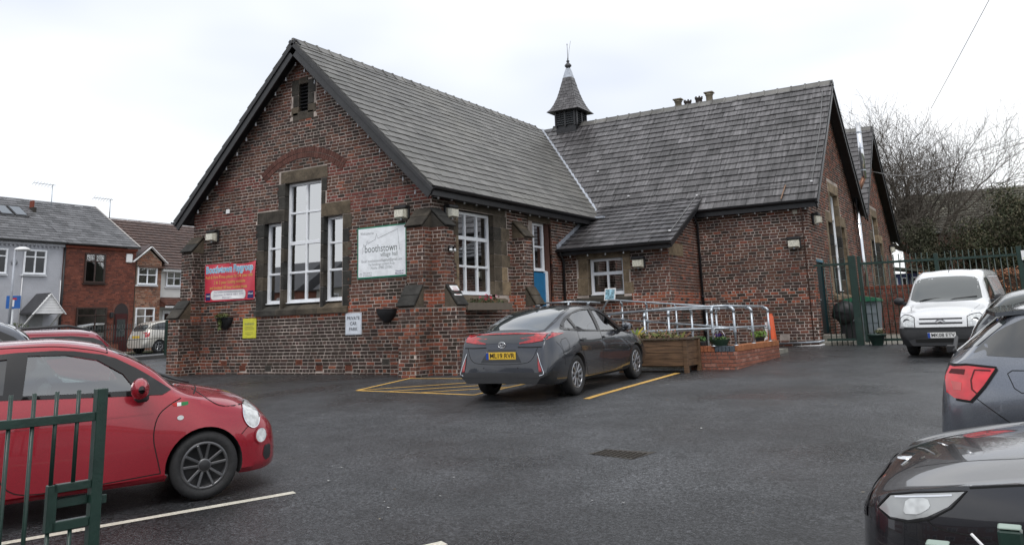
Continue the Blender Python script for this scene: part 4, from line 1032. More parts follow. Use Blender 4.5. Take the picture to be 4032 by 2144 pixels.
# ---------------- dark grey hybrid hatchback, seen from behind
sp = dict(
 zr=[(0, .45), (.08, .58), (.3, .72), (.8, .88), (1.15, .98), (1.5, 1.16), (1.95, 1.345), (2.3, 1.40), (2.7, 1.405), (3.2, 1.365), (3.7, 1.27), (4.05, 1.165), (4.28, 1.08), (4.40, 1.04), (4.44, 1.02), (4.48, .97), (4.53, .88), (4.56, .80), (4.60, .66), (4.63, .48), (4.64, .40)],
 crown=[(0, .03), (.8, .06), (1.5, .07), (2.3, .08), (3.2, .09), (4.0, .09), (4.4, .07), (4.64, .02)],
 wr=[(0, .35), (.5, .6), (1.1, .67), (1.6, .62), (2.2, .595), (3.2, .575), (3.8, .555), (4.2, .58), (4.42, .62), (4.55, .62), (4.64, .5)],
 zb=[(0, .42), (.2, .60), (.6, .74), (1.1, .85), (2, .89), (3, .94), (3.8, .99), (4.3, .99), (4.45, .93), (4.56, .75), (4.64, .38)],
 wb=[(0, .4), (.2, .62), (.5, .74), (1, .80), (3.5, .81), (4.0, .78), (4.3, .75), (4.5, .715), (4.61, .67), (4.64, .62)],
 zm=[(0, .36), (.5, .5), (2, .58), (3.8, .66), (4.3, .62), (4.64, .36)],
 wm=[(0, .5), (.15, .7), (.4, .82), (.9, .87), (2, .855), (3.8, .88), (4.2, .87), (4.4, .84), (4.55, .78), (4.61, .74), (4.64, .68)],
 low=[(0, .22), (.5, .19), (4, .21), (4.64, .27)],
 wl=[(0, .45), (.3, .74), (.8, .81), (3.8, .82), (4.3, .79), (4.64, .66)])
grey = paint('dark grey car paint', (.042, .046, .056), .6)
g1 = [(1.62, .925), (2.0, 1.20), (2.22, 1.275), (2.43, 1.30), (2.50, .955)]
g2 = [(2.62, .96), (2.55, 1.305), (2.85, 1.30), (3.15, 1.265), (3.38, 1.205), (3.42, 1.01)]
g3 = [(3.50, 1.02), (3.46, 1.18), (3.62, 1.135), (3.80, 1.045)]
hp = math.atan2(1, -.05); Hp = Vector((math.cos(hp), math.sin(hp)))
c = Car('grey_hatchback', 'dark grey hybrid hatchback parked in the yellow marked bay beside the hall', (4.38, -1.99), hp, 4.64, sp, grey, (.96, 3.66), holes=[g1, g2, g3], cav=(1.45, 4.15, .70), arch=.345, ns=110, wheel_r=.312, rim_r=.205, spokes=10,
        regions=[('rear_bumper', M['cladding'], [((-2.0, 0, .43), (0, 0, 1))], lambda s_, y, z: s_ > 4.30 and z < .43)])
for ax in 'rl':
    ring(c, 'window_frame', ax, [(1.28, .885), (1.9, 1.17), (2.15, 1.285), (2.5, 1.335), (2.9, 1.325), (3.4, 1.235), (3.72, 1.13), (3.98, 1.02), (3.4, .975), (2.4, .925)], [g1, g2, g3], trim)
    for g_ in (g1, g2, g3): c.decal('window', ax, g_, 'car_glass', -.006, smooth=0)
    c.line('shut_line', ax, [(1.28, .87), (1.30, .6), (1.36, .27)], .008); c.line('shut_line', ax, [(2.54, .93), (2.58, .6), (2.56, .27)], .008)
    c.line('shut_line', ax, [(3.50, .98), (3.56, .80), (3.42, .62), (3.28, .42), (3.20, .27)], .008); c.line('shut_line', ax, [(1.36, .27), (2.3, .25), (3.20, .27)], .008)
    c.line('shut_line', ax, [(4.30, .86), (4.18, .74), (4.12, .5)], .006)
    for hx in (2.40, 3.40): c.line('door_handle', ax, [(hx-.09, .835), (hx+.09, .845)], .03, grey, .028)
    c.line('sill_moulding', ax, [(1.35, .24), (2.4, .215), (3.2, .235)], .03, 'cladding', .006)
    # tail lamps: wing from the corner along the side and down the rear
    c.decal('tail_light', ax, [(3.97, .975), (4.25, .992), (4.42, .985), (4.50, .93), (4.505, .89), (4.38, .925), (4.15, .955)], 'lens_red', .006, .035, 0)
    c.decal('headlight', ax, [(.15, .56), (.25, .64), (.6, .74), (.5, .62), (.3, .56)], 'lens_clear', .004)
    c.line('badge', ax, [(1.10, .74), (1.19, .742)], .028, 'chrome', .003)
c.line('fuel_flap', 'r', [(3.98, .90), (4.13, .885), (4.19, .84), (4.16, .70), (4.0, .70), (3.93, .80)], .006, closed=True)
for sg in (1, -1):
    k = lambda P: [(sg*a, b) for a, b in P]
    c.decal('tail_light', 'b', k([(.70, .985), (.61, .985), (.56, .94), (.40, .885), (.30, .865), (.30, .848), (.52, .862), (.68, .885)]), 'lens_red', .008, .018, 0)
    c.line('bumper_crease', 'b', k([(.72, .80), (.50, .795), (.28, .80)]), .016, 'shut')
    c.decal('reflector_recess', 'b', k([(.62, .70), (.69, .50), (.735, .40), (.66, .40), (.625, .55)]), 'plastic_black', .004, .03, 0)
    c.decal('reflector', 'b', k([(.632, .65), (.675, .52), (.70, .44), (.655, .44), (.636, .54)]), 'lens_red', .008, .03, 0)
    c.line('reflector_trim', 'b', k([(.625, .71), (.695, .51), (.735, .40), (.665, .385)]), .008, 'chrome', .012)
c.decal('lower_rear_window', 'b', [(-.66, .985), (.66, .985), (.62, .90), (.36, .855), (.12, .86), (-.12, .86), (-.36, .855), (-.62, .90)], 'tint', .004, .04, 0)
c.line('tail_light_strip', 'b', [(-.66, .985), (-.2, 1.0), (.2, 1.0), (.66, .985)], .016, 'lens_red', .010)
c.decal('rear_window_border', 't', [(2.94, -.48), (2.92, 0), (2.94, .48), (3.7, .575), (4.34, .60), (4.41, 0), (4.34, -.60), (3.7, -.575)], trim, .0015, .05, 1)
c.decal('rear_window', 't', [(3.02, -.44), (3.0, 0), (3.02, .44), (3.7, .53), (4.30, .56), (4.37, 0), (4.30, -.56), (3.7, -.53)], 'screen', .003, .06, 1)
c.line('shut_line', 'b', [(-.62, .80), (-.55, .62), (-.42, .55), (.42, .55), (.55, .62), (.62, .80)], .008)
c.decal('plate_recess', 'b', [(-.36, .575), (-.24, .77), (.24, .77), (.36, .575)], plain('grey recess', (.03, .032, .037), .4), .001, .05, 0)
c.plate('b', .675, 'ML19 RVR', 'yellow')
p = c.hit('b', 0, .835, .006)
em = MB(); em.lathe([(.062, 0), (.062, .008), (.050, .012), (.050, .002)], (0, 0, 0), 'y', 24)
def ell(cx, cz, rx, rz, rr_=.006): return [(p.x-.008, p.y+cx+rx*math.cos(a), p.z+cz+rz*math.sin(a)) for a in [k*math.pi/10 for k in range(21)]]
eb = MB().tube(ell(0, 0, .062, .045), .005, 6).tube(ell(0, 0, .020, .044), .004, 6).tube(ell(0, .016, .045, .018), .004, 6).build('emblem', 'chrome', c.root)
text('rear_badge', 'PRIUS PHV', .05, p+Vector((0, .46, -.08)), (0, -1, 0), (0, 0, 1), 'chrome', c.root, shear=.3)
text('rear_badge', 'PLUG-IN HYBRID\nSYNERGY DRIVE', .03, p+Vector((0, -.46, -.08)), (0, -1, 0), (0, 0, 1), 'chrome', c.root)
for sg in (-1, 1): c.line('sensor', 'b', [(sg*.3-.008, .50), (sg*.3+.008, .50)], .016)
c.mirror(1.60, .83, .90, grey); MB().frame((-.95, 0, 1.40), (1, 0, 0), (0, 1, 0), (0, 0, 1), .07, .02, .022, ch=.012).build('aerial_fin', grey, c.root)
c.seats([(2.4, .82, .28), (3.4, .80, .28)]); c.steering(1.9, -.35, .88)

# ---------------- white van facing the camera
sp = dict(
 zr=[(0, .55), (.03, .70), (.10, .84), (.3, .96), (.7, 1.07), (.88, 1.13), (1.15, 1.42), (1.35, 1.60), (1.6, 1.71), (2.0, 1.785), (2.6, 1.80), (3.8, 1.78), (4.05, 1.70), (4.11, 1.5)],
 crown=[(0, .02), (.5, .07), (1.0, .06), (1.5, .09), (2.4, .10), (4.11, .08)],
 wr=[(0, .5), (.2, .62), (.7, .70), (1.1, .68), (1.6, .66), (2.4, .66), (3.9, .66), (4.11, .6)],
 zb=[(0, .52), (.05, .66), (.15, .78), (.35, .90), (.85, 1.03), (1.6, 1.06), (4, 1.08), (4.11, 1.0)],
 wb=[(0, .60), (.05, .70), (.15, .765), (.4, .80), (.9, .815), (4, .82), (4.11, .74)],
 zm=[(0, .42), (.4, .56), (1, .62), (4.11, .62)],
 wm=[(0, .66), (.05, .76), (.14, .82), (.3, .85), (4, .86), (4.11, .78)],
 low=[(0, .24), (.5, .20), (4.11, .26)],
 wl=[(0, .60), (.2, .78), (.8, .81), (4, .81), (4.11, .7)])
wp = paint('white van paint', (.74, .75, .76), 0, wet=False)
hv = rad(-95)
c = Car('white_van', 'small white panel van facing the car park in front of the green gates', (10.1, 5.95), hv, 4.11, sp, wp, (.87, 3.56), arch=.345, wheel_r=.31, rim_r=.19, spokes=7,
        regions=[('front_bumper', M['cladding'], [((0, 0, .60), (0, 0, 1)), ((4.11/2-.56, 0, 0), (1, 0, 0))], lambda s_, y, z: s_ < .56 and z < .60)])
c.decal('windscreen', 'f', [(-.70, 1.115), (0, 1.10), (.70, 1.115), (.665, 1.35), (.60, 1.585), (.3, 1.63), (-.3, 1.63), (-.60, 1.585), (-.665, 1.35)], 'screen', .003, .06, 1)
for ax in 'rl':
    c.decal('side_window', ax, [(1.15, 1.10), (1.40, 1.42), (1.6, 1.56), (2.05, 1.60), (2.08, 1.12)], 'tint', .003, .05, 1)
    c.line('shut_line', ax, [(1.0, 1.05), (.98, .6), (1.1, .3)], .009); c.line('shut_line', ax, [(2.15, 1.62), (2.15, .3)], .009)
    c.line('panel_crease', ax, [(2.3, 1.60), (3.9, 1.60), (3.95, 1.15), (2.3, 1.15)], .012, 'white', .004, closed=True)
    c.line('door_handle', ax, [(1.95, .95), (2.08, .95)], .03, 'plastic_black', .02)
    c.line('side_moulding', ax, [(1.2, .52), (3.0, .52)], .10, 'cladding', .012)
for sg in (1, -1):
    k = lambda P: [(sg*a, b) for a, b in P]
    hl = c.decal('headlight', 'f', k([(.50, .62), (.775, .625), (.76, .80), (.70, .86), (.58, .84), (.50, .80)]), 'lens_clear', .008, .03, 1)
    c.line('headlight_rim', 'f', k([(.49, .61), (.79, .615), (.77, .81), (.70, .87), (.57, .85), (.49, .81)]), .012, 'plastic_black', .006, hl, True)
    hx = c.hit('f', sg*.64, .72, .0); MB().lathe([(.075, .0), (.05, -.02), (.02, -.03), (0, -.03)], hx+Vector((.012, 0, 0)), 'x', 14).build('reflector', 'chrome', hl)
for z in (.775, .685): c.line('grille', 'f', [(-.40, z), (.40, z)], .030, 'plastic_black', .004)
c.line('grille_bar', 'f', [(-.41, .73), (.41, .73)], .045, wp, .014)
p = c.hit('f', 0, .735, .02)
for dz in (.025, -.035): MB().beam(p+Vector((0, -.085, dz-.035)), p+Vector((0, 0, dz+.02)), .012, .022, (1, 0, 0)).beam(p+Vector((0, .085, dz-.035)), p+Vector((0, 0, dz+.02)), .012, .022, (1, 0, 0)).build('emblem', 'chrome', c.root)
c.line('bumper_lip', 'f', [(-.70, .60), (.70, .60)], .02, 'cladding', .02); c.line('bumper_vent', 'f', [(-.5, .34), (.5, .34)], .07, 'shut', .003)
c.plate('f', .45, 'MK08 ETV', 'white')
c.line('shut_line', 'f', [(-.48, .60), (-.50, .84), (-.66, 1.02)], .006); c.line('shut_line', 'f', [(.48, .60), (.50, .84), (.66, 1.02)], .006)
c.mirror(1.22, .86, 1.06, 'plastic_black', sc=1.15)
for y in (-.5, .08): MB().tube([(1.17, y, 1.12), (1.14, y+.1, 1.155), (1.08, y+.52, 1.19)], .014, 6).build('wiper', 'plastic_black', c.root)
MB().tube([(.52, .03, 1.72), (.50, .04, 1.75), (.30, .10, 2.08)], .006, 5).build('aerial', 'plastic_black', c.root)

# ---------------- dark grey SUV, rear quarter at the right edge
sp = dict(
 zr=[(0, .55), (.1, .78), (.4, .92), (.95, 1.04), (1.3, 1.25), (1.75, 1.50), (2.2, 1.59), (3.0, 1.60), (3.5, 1.56), (3.80, 1.50), (3.92, 1.36), (4.06, 1.18), (4.17, 1.04), (4.22, .99), (4.29, .90), (4.31, .80), (4.29, .70), (4.36, .50), (4.355, .40)][:0] or
    [(0, .55), (.1, .78), (.4, .92), (.95, 1.08), (1.3, 1.28), (1.75, 1.50), (2.2, 1.575), (2.9, 1.58), (3.4, 1.545), (3.76, 1.50), (3.90, 1.42), (4.05, 1.30), (4.17, 1.20), (4.24, 1.15), (4.29, 1.05), (4.31, .95), (4.33, .82), (4.355, .72), (4.36, .62)],
 crown=[(0, .03), (.9, .06), (1.6, .08), (3.4, .08), (4.0, .05), (4.36, .02)],
 wr=[(0, .4), (.5, .64), (1.1, .68), (1.7, .62), (3.2, .61), (3.8, .58), (4.1, .60), (4.3, .62), (4.36, .55)],
 zb=[(0, .5), (.2, .72), (.6, .88), (1.1, 1.02), (2, 1.06), (3, 1.10), (3.7, 1.14), (4.1, 1.16), (4.24, 1.08), (4.31, .9), (4.36, .58)],
 wb=[(0, .45), (.2, .70), (.5, .80), (1, .84), (3.5, .84), (3.9, .80), (4.15, .74), (4.3, .70), (4.36, .62)],
 zm=[(0, .4), (.5, .6), (2, .70), (3.6, .78), (4.1, .80), (4.3, .72), (4.36, .52)],
 wm=[(0, .55), (.15, .76), (.4, .88), (.9, .92), (2, .90), (3.6, .92), (3.95, .91), (4.12, .875), (4.26, .80), (4.36, .66)],
 low=[(0, .24), (.5, .22), (3.9, .24), (4.36, .32)],
 wl=[(0, .5), (.3, .80), (.8, .86), (3.6, .86), (4.1, .82), (4.36, .66)])
sg_ = paint('blue grey car paint', (.17, .185, .215), .6)
c = Car('grey_suv', 'blue grey sport utility car seen from its rear corner behind the black saloon', (13.03, -7.58), 0, 4.36, sp, sg_, (.84, 3.48), arch=.42, ns=110, wheel_r=.375, rim_r=.235, spokes=5, twin=True,
        regions=[('cladding', M['cladding'], [((0, 0, .56), (0, 0, 1))], lambda s_, y, z: z < .56)])
for ax in 'rl':
    c.decal('side_window', ax, [(1.25, 1.10), (1.75, 1.40), (2.1, 1.49), (3.0, 1.49), (3.4, 1.465), (3.70, 1.44), (3.88, 1.36), (4.03, 1.25), (4.08, 1.19), (3.5, 1.16), (2.4, 1.12)], 'tint', .002, .05, 1)
    for w_ in ([(1.45, 1.12), (1.85, 1.39), (2.15, 1.45), (2.28, 1.13)], [(2.36, 1.135), (2.24, 1.455), (2.9, 1.46), (3.15, 1.44), (3.18, 1.16)]  ):
        c.decal('window', ax, w_, 'tint', .0045, .05, 0)
    c.line('wheel_arch_trim', ax, [(3.48+.455*math.cos(a), .375+.455*math.sin(a)) for a in [math.pi*k/16*1.1-.15 for k in range(17)]], .07, 'cladding', .012)
    c.line('shut_line', ax, [(2.34, 1.04), (2.36, .5)], .008); c.line('shut_line', ax, [(3.22, 1.06), (3.2, .8), (3.06, .5)], .008)
    c.line('shut_line', ax, [(3.86, .72), (4.08, .90)], .006)
    c.line('fuel_flap', ax, [(3.60, 1.09), (3.84, 1.09), (3.87, 1.07), (3.84, .975), (3.80, .945), (3.60, .945)], .006, closed=True) if ax == 'r' else None
    tl = c.decal('tail_light', ax, [(3.935, 1.10), (4.12, 1.115), (4.23, 1.105), (4.27, 1.03), (4.27, .93), (4.22, .895), (4.12, .885), (4.03, .98)], 'lens_bright_red', .010, .03, 0)
    c.line('lamp_surround', ax, [(3.93, 1.105), (4.12, 1.122), (4.24, 1.11)], .014, 'shut', .012, tl); c.line('lamp_surround', ax, [(3.93, 1.10), (4.02, .98), (4.115, .877), (4.21, .885)], .016, 'shut', .012, tl)
    c.line('lamp_bar', ax, [(3.97, 1.085), (4.07, 1.088), (4.10, 1.02), (4.10, .96), (4.07, .93)], .010, plain('dark red plastic', (.08, .004, .006)) if ax == 'r' else bpy.data.materials['dark red plastic'], .0125, tl)
    c.decal('lamp_cell', ax, [(4.13, 1.09), (4.22, 1.09), (4.24, 1.06), (4.14, 1.055)], bpy.data.materials['dark red plastic'], .0122, .03, 0, tl)
    c.decal('lamp_cell', ax, [(4.16, 1.0), (4.23, 1.01), (4.22, .95), (4.17, .95)], plain('pink lens', (.6, .12, .12), .2) if ax == 'r' else bpy.data.materials['pink lens'], .0122, .03, 0, tl)
    c.decal('reflector', ax, [(4.10, .62), (4.20, .655), (4.25, .65), (4.22, .60), (4.14, .59)], 'lens_red', .006, .03, 0)
c.decal('rear_window', 'b', [(-.64, 1.20), (.64, 1.20), (.56, 1.45), (-.56, 1.45)], 'screen', .004, .06, 1)
MB().prism([(-1.35, -.56, 1.505), (-1.35, .56, 1.505), (-1.72, .55, 1.475), (-1.80, 0, 1.475), (-1.72, -.55, 1.475)], (0, 0, -.03)).build('spoiler', sg_, c.root)
MB().frame((-2.05, 0, 1.21), (0, .9, .2), (.8, 0, .55), (-.5, 0, .8), .20, .015, .012, ch=.005).frame((-2.08, -.10, 1.18), (1, 0, 0), (0, 1, 0), (0, 0, 1), .03, .03, .03, ch=.008).build('rear_wiper', 'plastic_black', c.root)
c.line('shut_line', 'b', [(-.66, 1.0), (-.62, .70), (.62, .70), (.66, 1.0)], .008); c.plate('b', .52, '', 'yellow')
c.mirror(1.5, .87, 1.02, sg_)
for sg in (-1, 1): MB().tube([(1.0-1.6, sg*.60, 1.53), (.9-1.6, sg*.60, 1.56), (-1.0, sg*.575, 1.54), (-1.12, sg*.575, 1.50)], .013, 6).build('roof_rail', trim, c.root)

# ---------------- black saloon, bonnet at the lower right corner
sp = dict(
 zr=[(0, .48), (.03, .58), (.08, .645), (.2, .705), (.41, .765), (.73, .825), (1.0, .865), (1.3, .90), (1.45, .93), (1.9, 1.19), (2.3, 1.36), (2.8, 1.43), (3.4, 1.40), (3.9, 1.22), (4.15, 1.08), (4.55, 1.02), (4.63, .8), (4.65, .6)],
 crown=[(0, .01), (.1, .02), (.2, .03), (.5, .05), (1.3, .06), (2.3, .08), (4.65, .02)],
 wr=[(0, .30), (.06, .48), (.2, .63), (.5, .72), (1.0, .74), (1.4, .72), (1.9, .62), (3.4, .58), (4.1, .6), (4.65, .5)],
 zb=[(0, .46), (.03, .555), (.1, .63), (.2, .685), (.4, .73), (.72, .775), (1.3, .83), (2, .88), (4, .92), (4.65, .58)],
 wb=[(0, .34), (.05, .54), (.15, .66), (.35, .745), (.7, .79), (1.3, .81), (4, .80), (4.65, .6)],
 zm=[(0, .38), (.4, .46), (1, .55), (4.65, .5)],
 wm=[(0, .42), (.05, .60), (.15, .72), (.35, .81), (.7, .86), (1.2, .875), (4.2, .87), (4.65, .66)],
 low=[(0, .22), (.5, .18), (4.65, .26)],
 wl=[(0, .40), (.15, .66), (.5, .79), (4.2, .80), (4.65, .6)])
bk = paint('black car paint', (.012, .012, .016), .3)
c = Car('black_saloon', 'shiny black saloon car with clear wedge headlamps, bonnet in the near corner', (13.02, -10.36), math.pi, 4.65, sp, bk, (.93, 3.6), arch=.36, ns=120, wheel_r=.325, rim_r=.22, spokes=7)
for ax in 'rl':
    hl = c.decal('headlight', ax, [(.13, .605), (.19, .668), (.30, .695), (.50, .725), (.43, .66), (.34, .61), (.26, .585), (.18, .582)], plain('headlamp glass', (.42, .43, .43), .12, .2) if ax == 'r' else bpy.data.materials['headlamp glass'], .004, .03, 0)
    c.line('headlight_rim', ax, [(.122, .605), (.185, .673), (.30, .70), (.51, .73), (.44, .656), (.35, .602), (.26, .576), (.175, .573)], .006, 'shut', .005, hl, True)
    c.line('lamp_strip', ax, [(.21, .668), (.30, .684), (.45, .707)], .007, 'chrome', .007, hl)
    c.decal('lamp_reflector', ax, [(.24, .605), (.31, .615), (.36, .65), (.35, .685), (.26, .67)], 'lens_clear', .0065, .03, 1, hl)
    c.line('shut_line', ax, [(.52, .742), (.70, .768), (1.0, .80), (1.45, .84)], .008); c.line('shut_line', ax, [(.34, .595), (.38, .565), (.60, .56), (.62, .5)], .006)
    c.line('shut_line', ax, [(.62, .5), (.62, .22)], .006)
    c.decal('side_window', ax, [(1.75, .92), (2.1, 1.17), (2.5, 1.30), (3.2, 1.30), (3.7, 1.16), (3.95, .98), (3, .93)], 'tint', .003, .05, 1)
c.decal('windscreen', 't', [(1.50, -.62), (1.42, 0), (1.50, .62), (2.15, .52), (2.2, 0), (2.15, -.52)], 'screen', .003, .07, 0)
for sg in (1, -1):
    k = lambda P: [(sg*a, b) for a, b in P]
    gr_ = c.decal('grille', 'f', k([(.36, .53), (.58, .54), (.56, .615), (.38, .63)]), 'plastic_black', .004, .03, 0)
    for q in range(5): c.line('grille_slat', 'f', k([(.37, .545+q*.016), (.57, .552+q*.013)]), .004, 'alloy', .008, gr_)
c.decal('grille', 'f', [(-.22, .45), (.22, .45), (.24, .60), (.18, .65), (-.18, .65), (-.24, .60)], 'plastic_black', .004, .03, 1)
c.plate('f', .38, '', 'white')
p = c.hit('t', .18, 0, .004); MB().lathe([(.045, 0), (.042, .006), (.03, .008), (0, .008)], p, 'z', 20).build('emblem', 'chrome', c.root)
for sg in (1, -1): c.line('bonnet_crease', 't', [(.25, sg*.30), (.7, sg*.42), (1.3, sg*.50)], .012, bk, .004)

# ---------------- other parked cars
def hatch(name, label, loc, hd, L, H, Wd, m, glass_m='tint', rails=False, estate=False, group=None, sc=1.0, rear=None, rim='alloy'):
    b = H-.45
    rs_ = [(L-1.0, H-.04), (L-.55, H-.10), (L-.28, H-.32), (L-.12, H-.58), (L-.04, H-.80), (L, .5)] if not estate else [(L-.9, H-.03), (L-.5, H-.08), (L-.30, H-.26), (L-.10, H-.56), (L-.03, H-.80), (L, .5)]
    sp = dict(zr=[(0, .5), (.08, .68), (.3, .80), (.9, .95), (1.05, 1.0), (1.5, H-.18), (1.9, H-.04), (2.4, H)] + rs_,
      crown=[(0, .03), (.8, .05), (1.8, .08), (L-.6, .08), (L, .02)], wr=[(0, .36), (.4, .6), (1, .66), (1.6, .60), (L-.6, .56), (L, .5)],
      zb=[(0, .46), (.2, .66), (.6, .80), (1.1, b-.14), (2, b-.10), (L-.5, b-.02), (L-.15, b-.2), (L, .5)],
      wb=[(0, .4), (.2, .64), (.5, Wd/2-.11), (L-.6, Wd/2-.08), (L-.1, Wd/2-.2), (L, .55)], zm=[(0, .4), (.6, .55), (L-.4, .62), (L, .45)],
      wm=[(0, .5), (.15, .7), (.5, Wd/2-.02), (L-.5, Wd/2), (L-.1, Wd/2-.1), (L, .6)], low=[(0, .24), (.5, .2), (L, .28)], wl=[(0, .45), (.3, .72), (.8, Wd/2-.05), (L-.4, Wd/2-.05), (L, .55)])
    fo, ro = .80, .72
    c = Car(name, label, loc, hd, L, sp, m, (fo, L-ro), arch=.34, ns=60, wheel_r=.31, rim_r=.2, group=group, rim=rim)
    for ax in 'rl':
        c.decal('window_frame', ax, [(1.2, b-.10), (1.62, H-.21), (2.0, H-.11), (L-.9, H-.12), (L-.42, H-.2-(0 if estate else .05)), (L-.25, b+.02), (2.4, b-.05)], trim, .002, .06, 1)
        for w_ in ([(1.4, b-.06), (1.75, H-.22), (2.05, H-.15), (2.18, b-.04)], [(2.27, b-.03), (2.15, H-.15), (3.0, H-.16), (3.05, b)], [(3.13, b), (3.08, H-.17), (L-.85, H-.17), (L-.55, H-.24), (L-.38, b+.05)]):
            c.decal('window', ax, w_, glass_m, .005, .06, 0)
        c.line('shut_line', ax, [(2.22, b-.06), (2.22, .3)], .009); c.line('shut_line', ax, [(1.1, b-.12), (1.12, .3)], .009); c.line('shut_line', ax, [(3.05, b-.02), (2.98, .6), (2.85, .3)], .009)
        c.decal('headlight', ax, [(.1, .62), (.2, .70), (.5, .76), (.45, .66), (.25, .60)], 'lens_clear', .004)
        c.decal('tail_light', ax, [(L-.30, b-.08), (L-.14, b-.1), (L-.08, b-.34), (L-.22, b-.30)], 'lens_red', .006, .04, 0)
        for hx in (2.0, 2.9): c.line('door_handle', ax, [(hx-.08, b-.16), (hx+.08, b-.16)], .025, m, .02)
    c.decal('rear_window', 'b', [(-.52, b-.04), (.52, b-.04), (.46, H-.2), (-.46, H-.2)], 'screen', .004, .06, 1)
    c.decal('windscreen', 'f', [(-.6, b-.05), (.6, b-.05), (.5, H-.14), (-.5, H-.14)], 'screen', .004, .06, 1)
    c.mirror(1.35, Wd/2-.04, b-.10, m)
    if rails:
        for sg in (-1, 1): MB().tube([(L/2-1.7, sg*.56, H-.06), (L/2-1.9, sg*.56, H+.02), (-L/2+.85, sg*.54, H+.02), (-L/2+.55, sg*.53, H-.07)], .018, 8).build('roof_rail', 'cladding', c.root)
    return c
c = hatch('red_estate', 'dark red estate car with roof rails, tail towards the hall', (-2.55, -8.55), math.atan2(-.884, -.469), 4.5, 1.50, 1.76, paint('maroon car paint', (.26, .012, .03), .2), estate=True, rails=True)
c.plate('b', .78, '', 'yellow')
hatch('grey_people_carrier', 'slate blue people carrier at the left edge between the two red cars', (1.2, -10.5), hA, 4.3, 1.76, 1.80, paint('slate blue paint', (.055, .062, .08), .5))
c = hatch('cream_hatchback', 'cream hatchback parked in the street beyond the black railings', (-24.7, 11.5), math.pi/2, 3.8, 1.54, 1.68, paint('cream car paint', (.55, .53, .48), .2))
c.plate('b', .78, '', 'yellow')
c = hatch('green_hatchback', 'dark green grey hatchback between the blue grey car and the van', (12.85, -4.75), 0, 4.1, 1.56, 1.74, paint('dark green grey paint', (.045, .052, .050), .4))
# ============================================================= THINGS ON AND AROUND THE HALL
M['diffuser'] = mat('ribbed lamp glass', (.62, .60, .50), .25, noise_=[(26, .25, 2)], coat=.6, bump=(60, .5, .004))
def bulkhead(label, o, n, w=.36, h=.30):
    """square wall light: o = centre of its back on the wall, n = outward direction"""
    n = Vector((*n, 0)); u = Vector((-n.y, n.x, 0)); o = Vector(o); z = Vector((0, 0, 1))
    t = thing('wall_light', label, 'wall light', o, 'bulkhead wall lights')
    MB().frame(o+n*.03, u, n, z, w*.5, .03, h*.52, ch=.012).frame(o+n*.11+z*h*.40, u, n, z, w*.5, .085, h*.13, ch=.02).build('housing', 'plastic_black', t)
    v = []
    for k, (s, d, hz_) in enumerate(((.40, .06, .36), (.44, .12, .30), (.36, .22, .24))):
        v += [o+n*d+u*(a*w*s)+z*(b*h*hz_*1.1-h*.10) for a, b in ((-1, -1.15), (1, -1.15), (1, 1), (-1, 1))]
    f = [(i+4*j, (i+1) % 4+4*j, (i+1) % 4+4+4*j, i+4+4*j) for j in range(2) for i in range(4)] + [(8, 9, 10, 11)]
    MB().add(v, f).build('diffuser', 'diffuser', t)
    MB().frame(o+n*.10-z*h*.56, u, n, z, .02, .03, .012).build('catch', 'galv', t)
    return t
bulkhead('square wall light near the left end of the gable wall above the banner', (-7.46, -.012, 3.92), (0, -1))
bulkhead('square wall light above the welcome board on the gable wall', (-.80, -.012, 3.93), (0, -1))
bulkhead('square wall light beside the top of the tall side window', (.012, .62, 3.93), (1, 0))
bulkhead('square wall light right of the small porch window', (2.42, YP-.012, 2.84), (0, -1))
bulkhead('square wall light high on the blank wing wall', (6.10, YW-.012, 3.26), (0, -1))
bulkhead('square wall light round the corner above the dark green side door', (XW+.012, 9.45, 3.95), (1, 0))
bulkhead('farthest square wall light on the far gable', (XW+.012, 24.9, 4.0), (1, 0))
# festoon bulbs
def festoon(label, pts, out):
    t = thing('festoon_lights', label, 'string lights', pts[0], 'festoon light strings')
    MB().tube(pts, .006, 5).build('cable', 'plastic_black', t)
    for p in pts:
        p = Vector(p); MB().lathe([(.014, 0), (.014, -.04)], p, n=8).lathe([(.012, -.04), (.024, -.06), (.026, -.075), (.018, -.095), (0, -.10)], p, n=8).build('bulb', 'bulb', t)
M['bulb'] = plain('frosted bulb', (.75, .77, .8), .2)
festoon('string of bulbs under the left bargeboard of the front gable', [(-4.36, -.14, 8.30), (-4.71, -.14, 7.94), (-5.09, -.14, 7.60), (-5.48, -.14, 7.24), (-5.82, -.14, 6.87), (-6.18, -.14, 6.50), (-6.53, -.14, 6.14), (-6.95, -.14, 5.79), (-7.32, -.14, 5.42), (-7.69, -.14, 5.04), (-8.07, -.14, 4.69)], 0)
festoon('string of bulbs under the right bargeboard of the front gable', [(-4.02, -.14, 8.06), (-3.65, -.14, 7.68), (-3.27, -.14, 7.34), (-2.83, -.14, 6.97), (-2.48, -.14, 6.64), (-2.15, -.14, 6.28), (-1.81, -.14, 5.95), (-1.44, -.14, 5.54), (-1.07, -.14, 5.16), (-.73, -.14, 4.76), (-.37, -.14, 4.41)], 0)
festoon('string of bulbs under the eaves of the long side wall', [(.16, .05+.525*k, 4.26+.012*math.sin(k*2.1)) for k in range(14)], 0)
festoon('string of bulbs under the low porch eaves', [(.35+.56*k, 6.16, 3.20) for k in range(6)], 0)
festoon('string of bulbs under the wing eaves', [(3.7+.47*k, 8.62, 4.24) for k in range(7)], 0)
for (x, y, z, s, lb) in ((-7.02, 0, 4.55, 0, 'small white junction box left on the gable wall'), (-.42, 0, 4.60, 0, 'small white junction box right on the gable wall'), (6.13, YW, 4.12, 0, 'small cream junction box under the wing eaves')):
    tag(MB().box(x, x+.13, y-.05, y-.01, z-.06, z+.06, ch=.006).build('junction_box', plain('cream box', (.55, .52, .44)) if z < 4.2 else M['white']), lb, 'junction box')
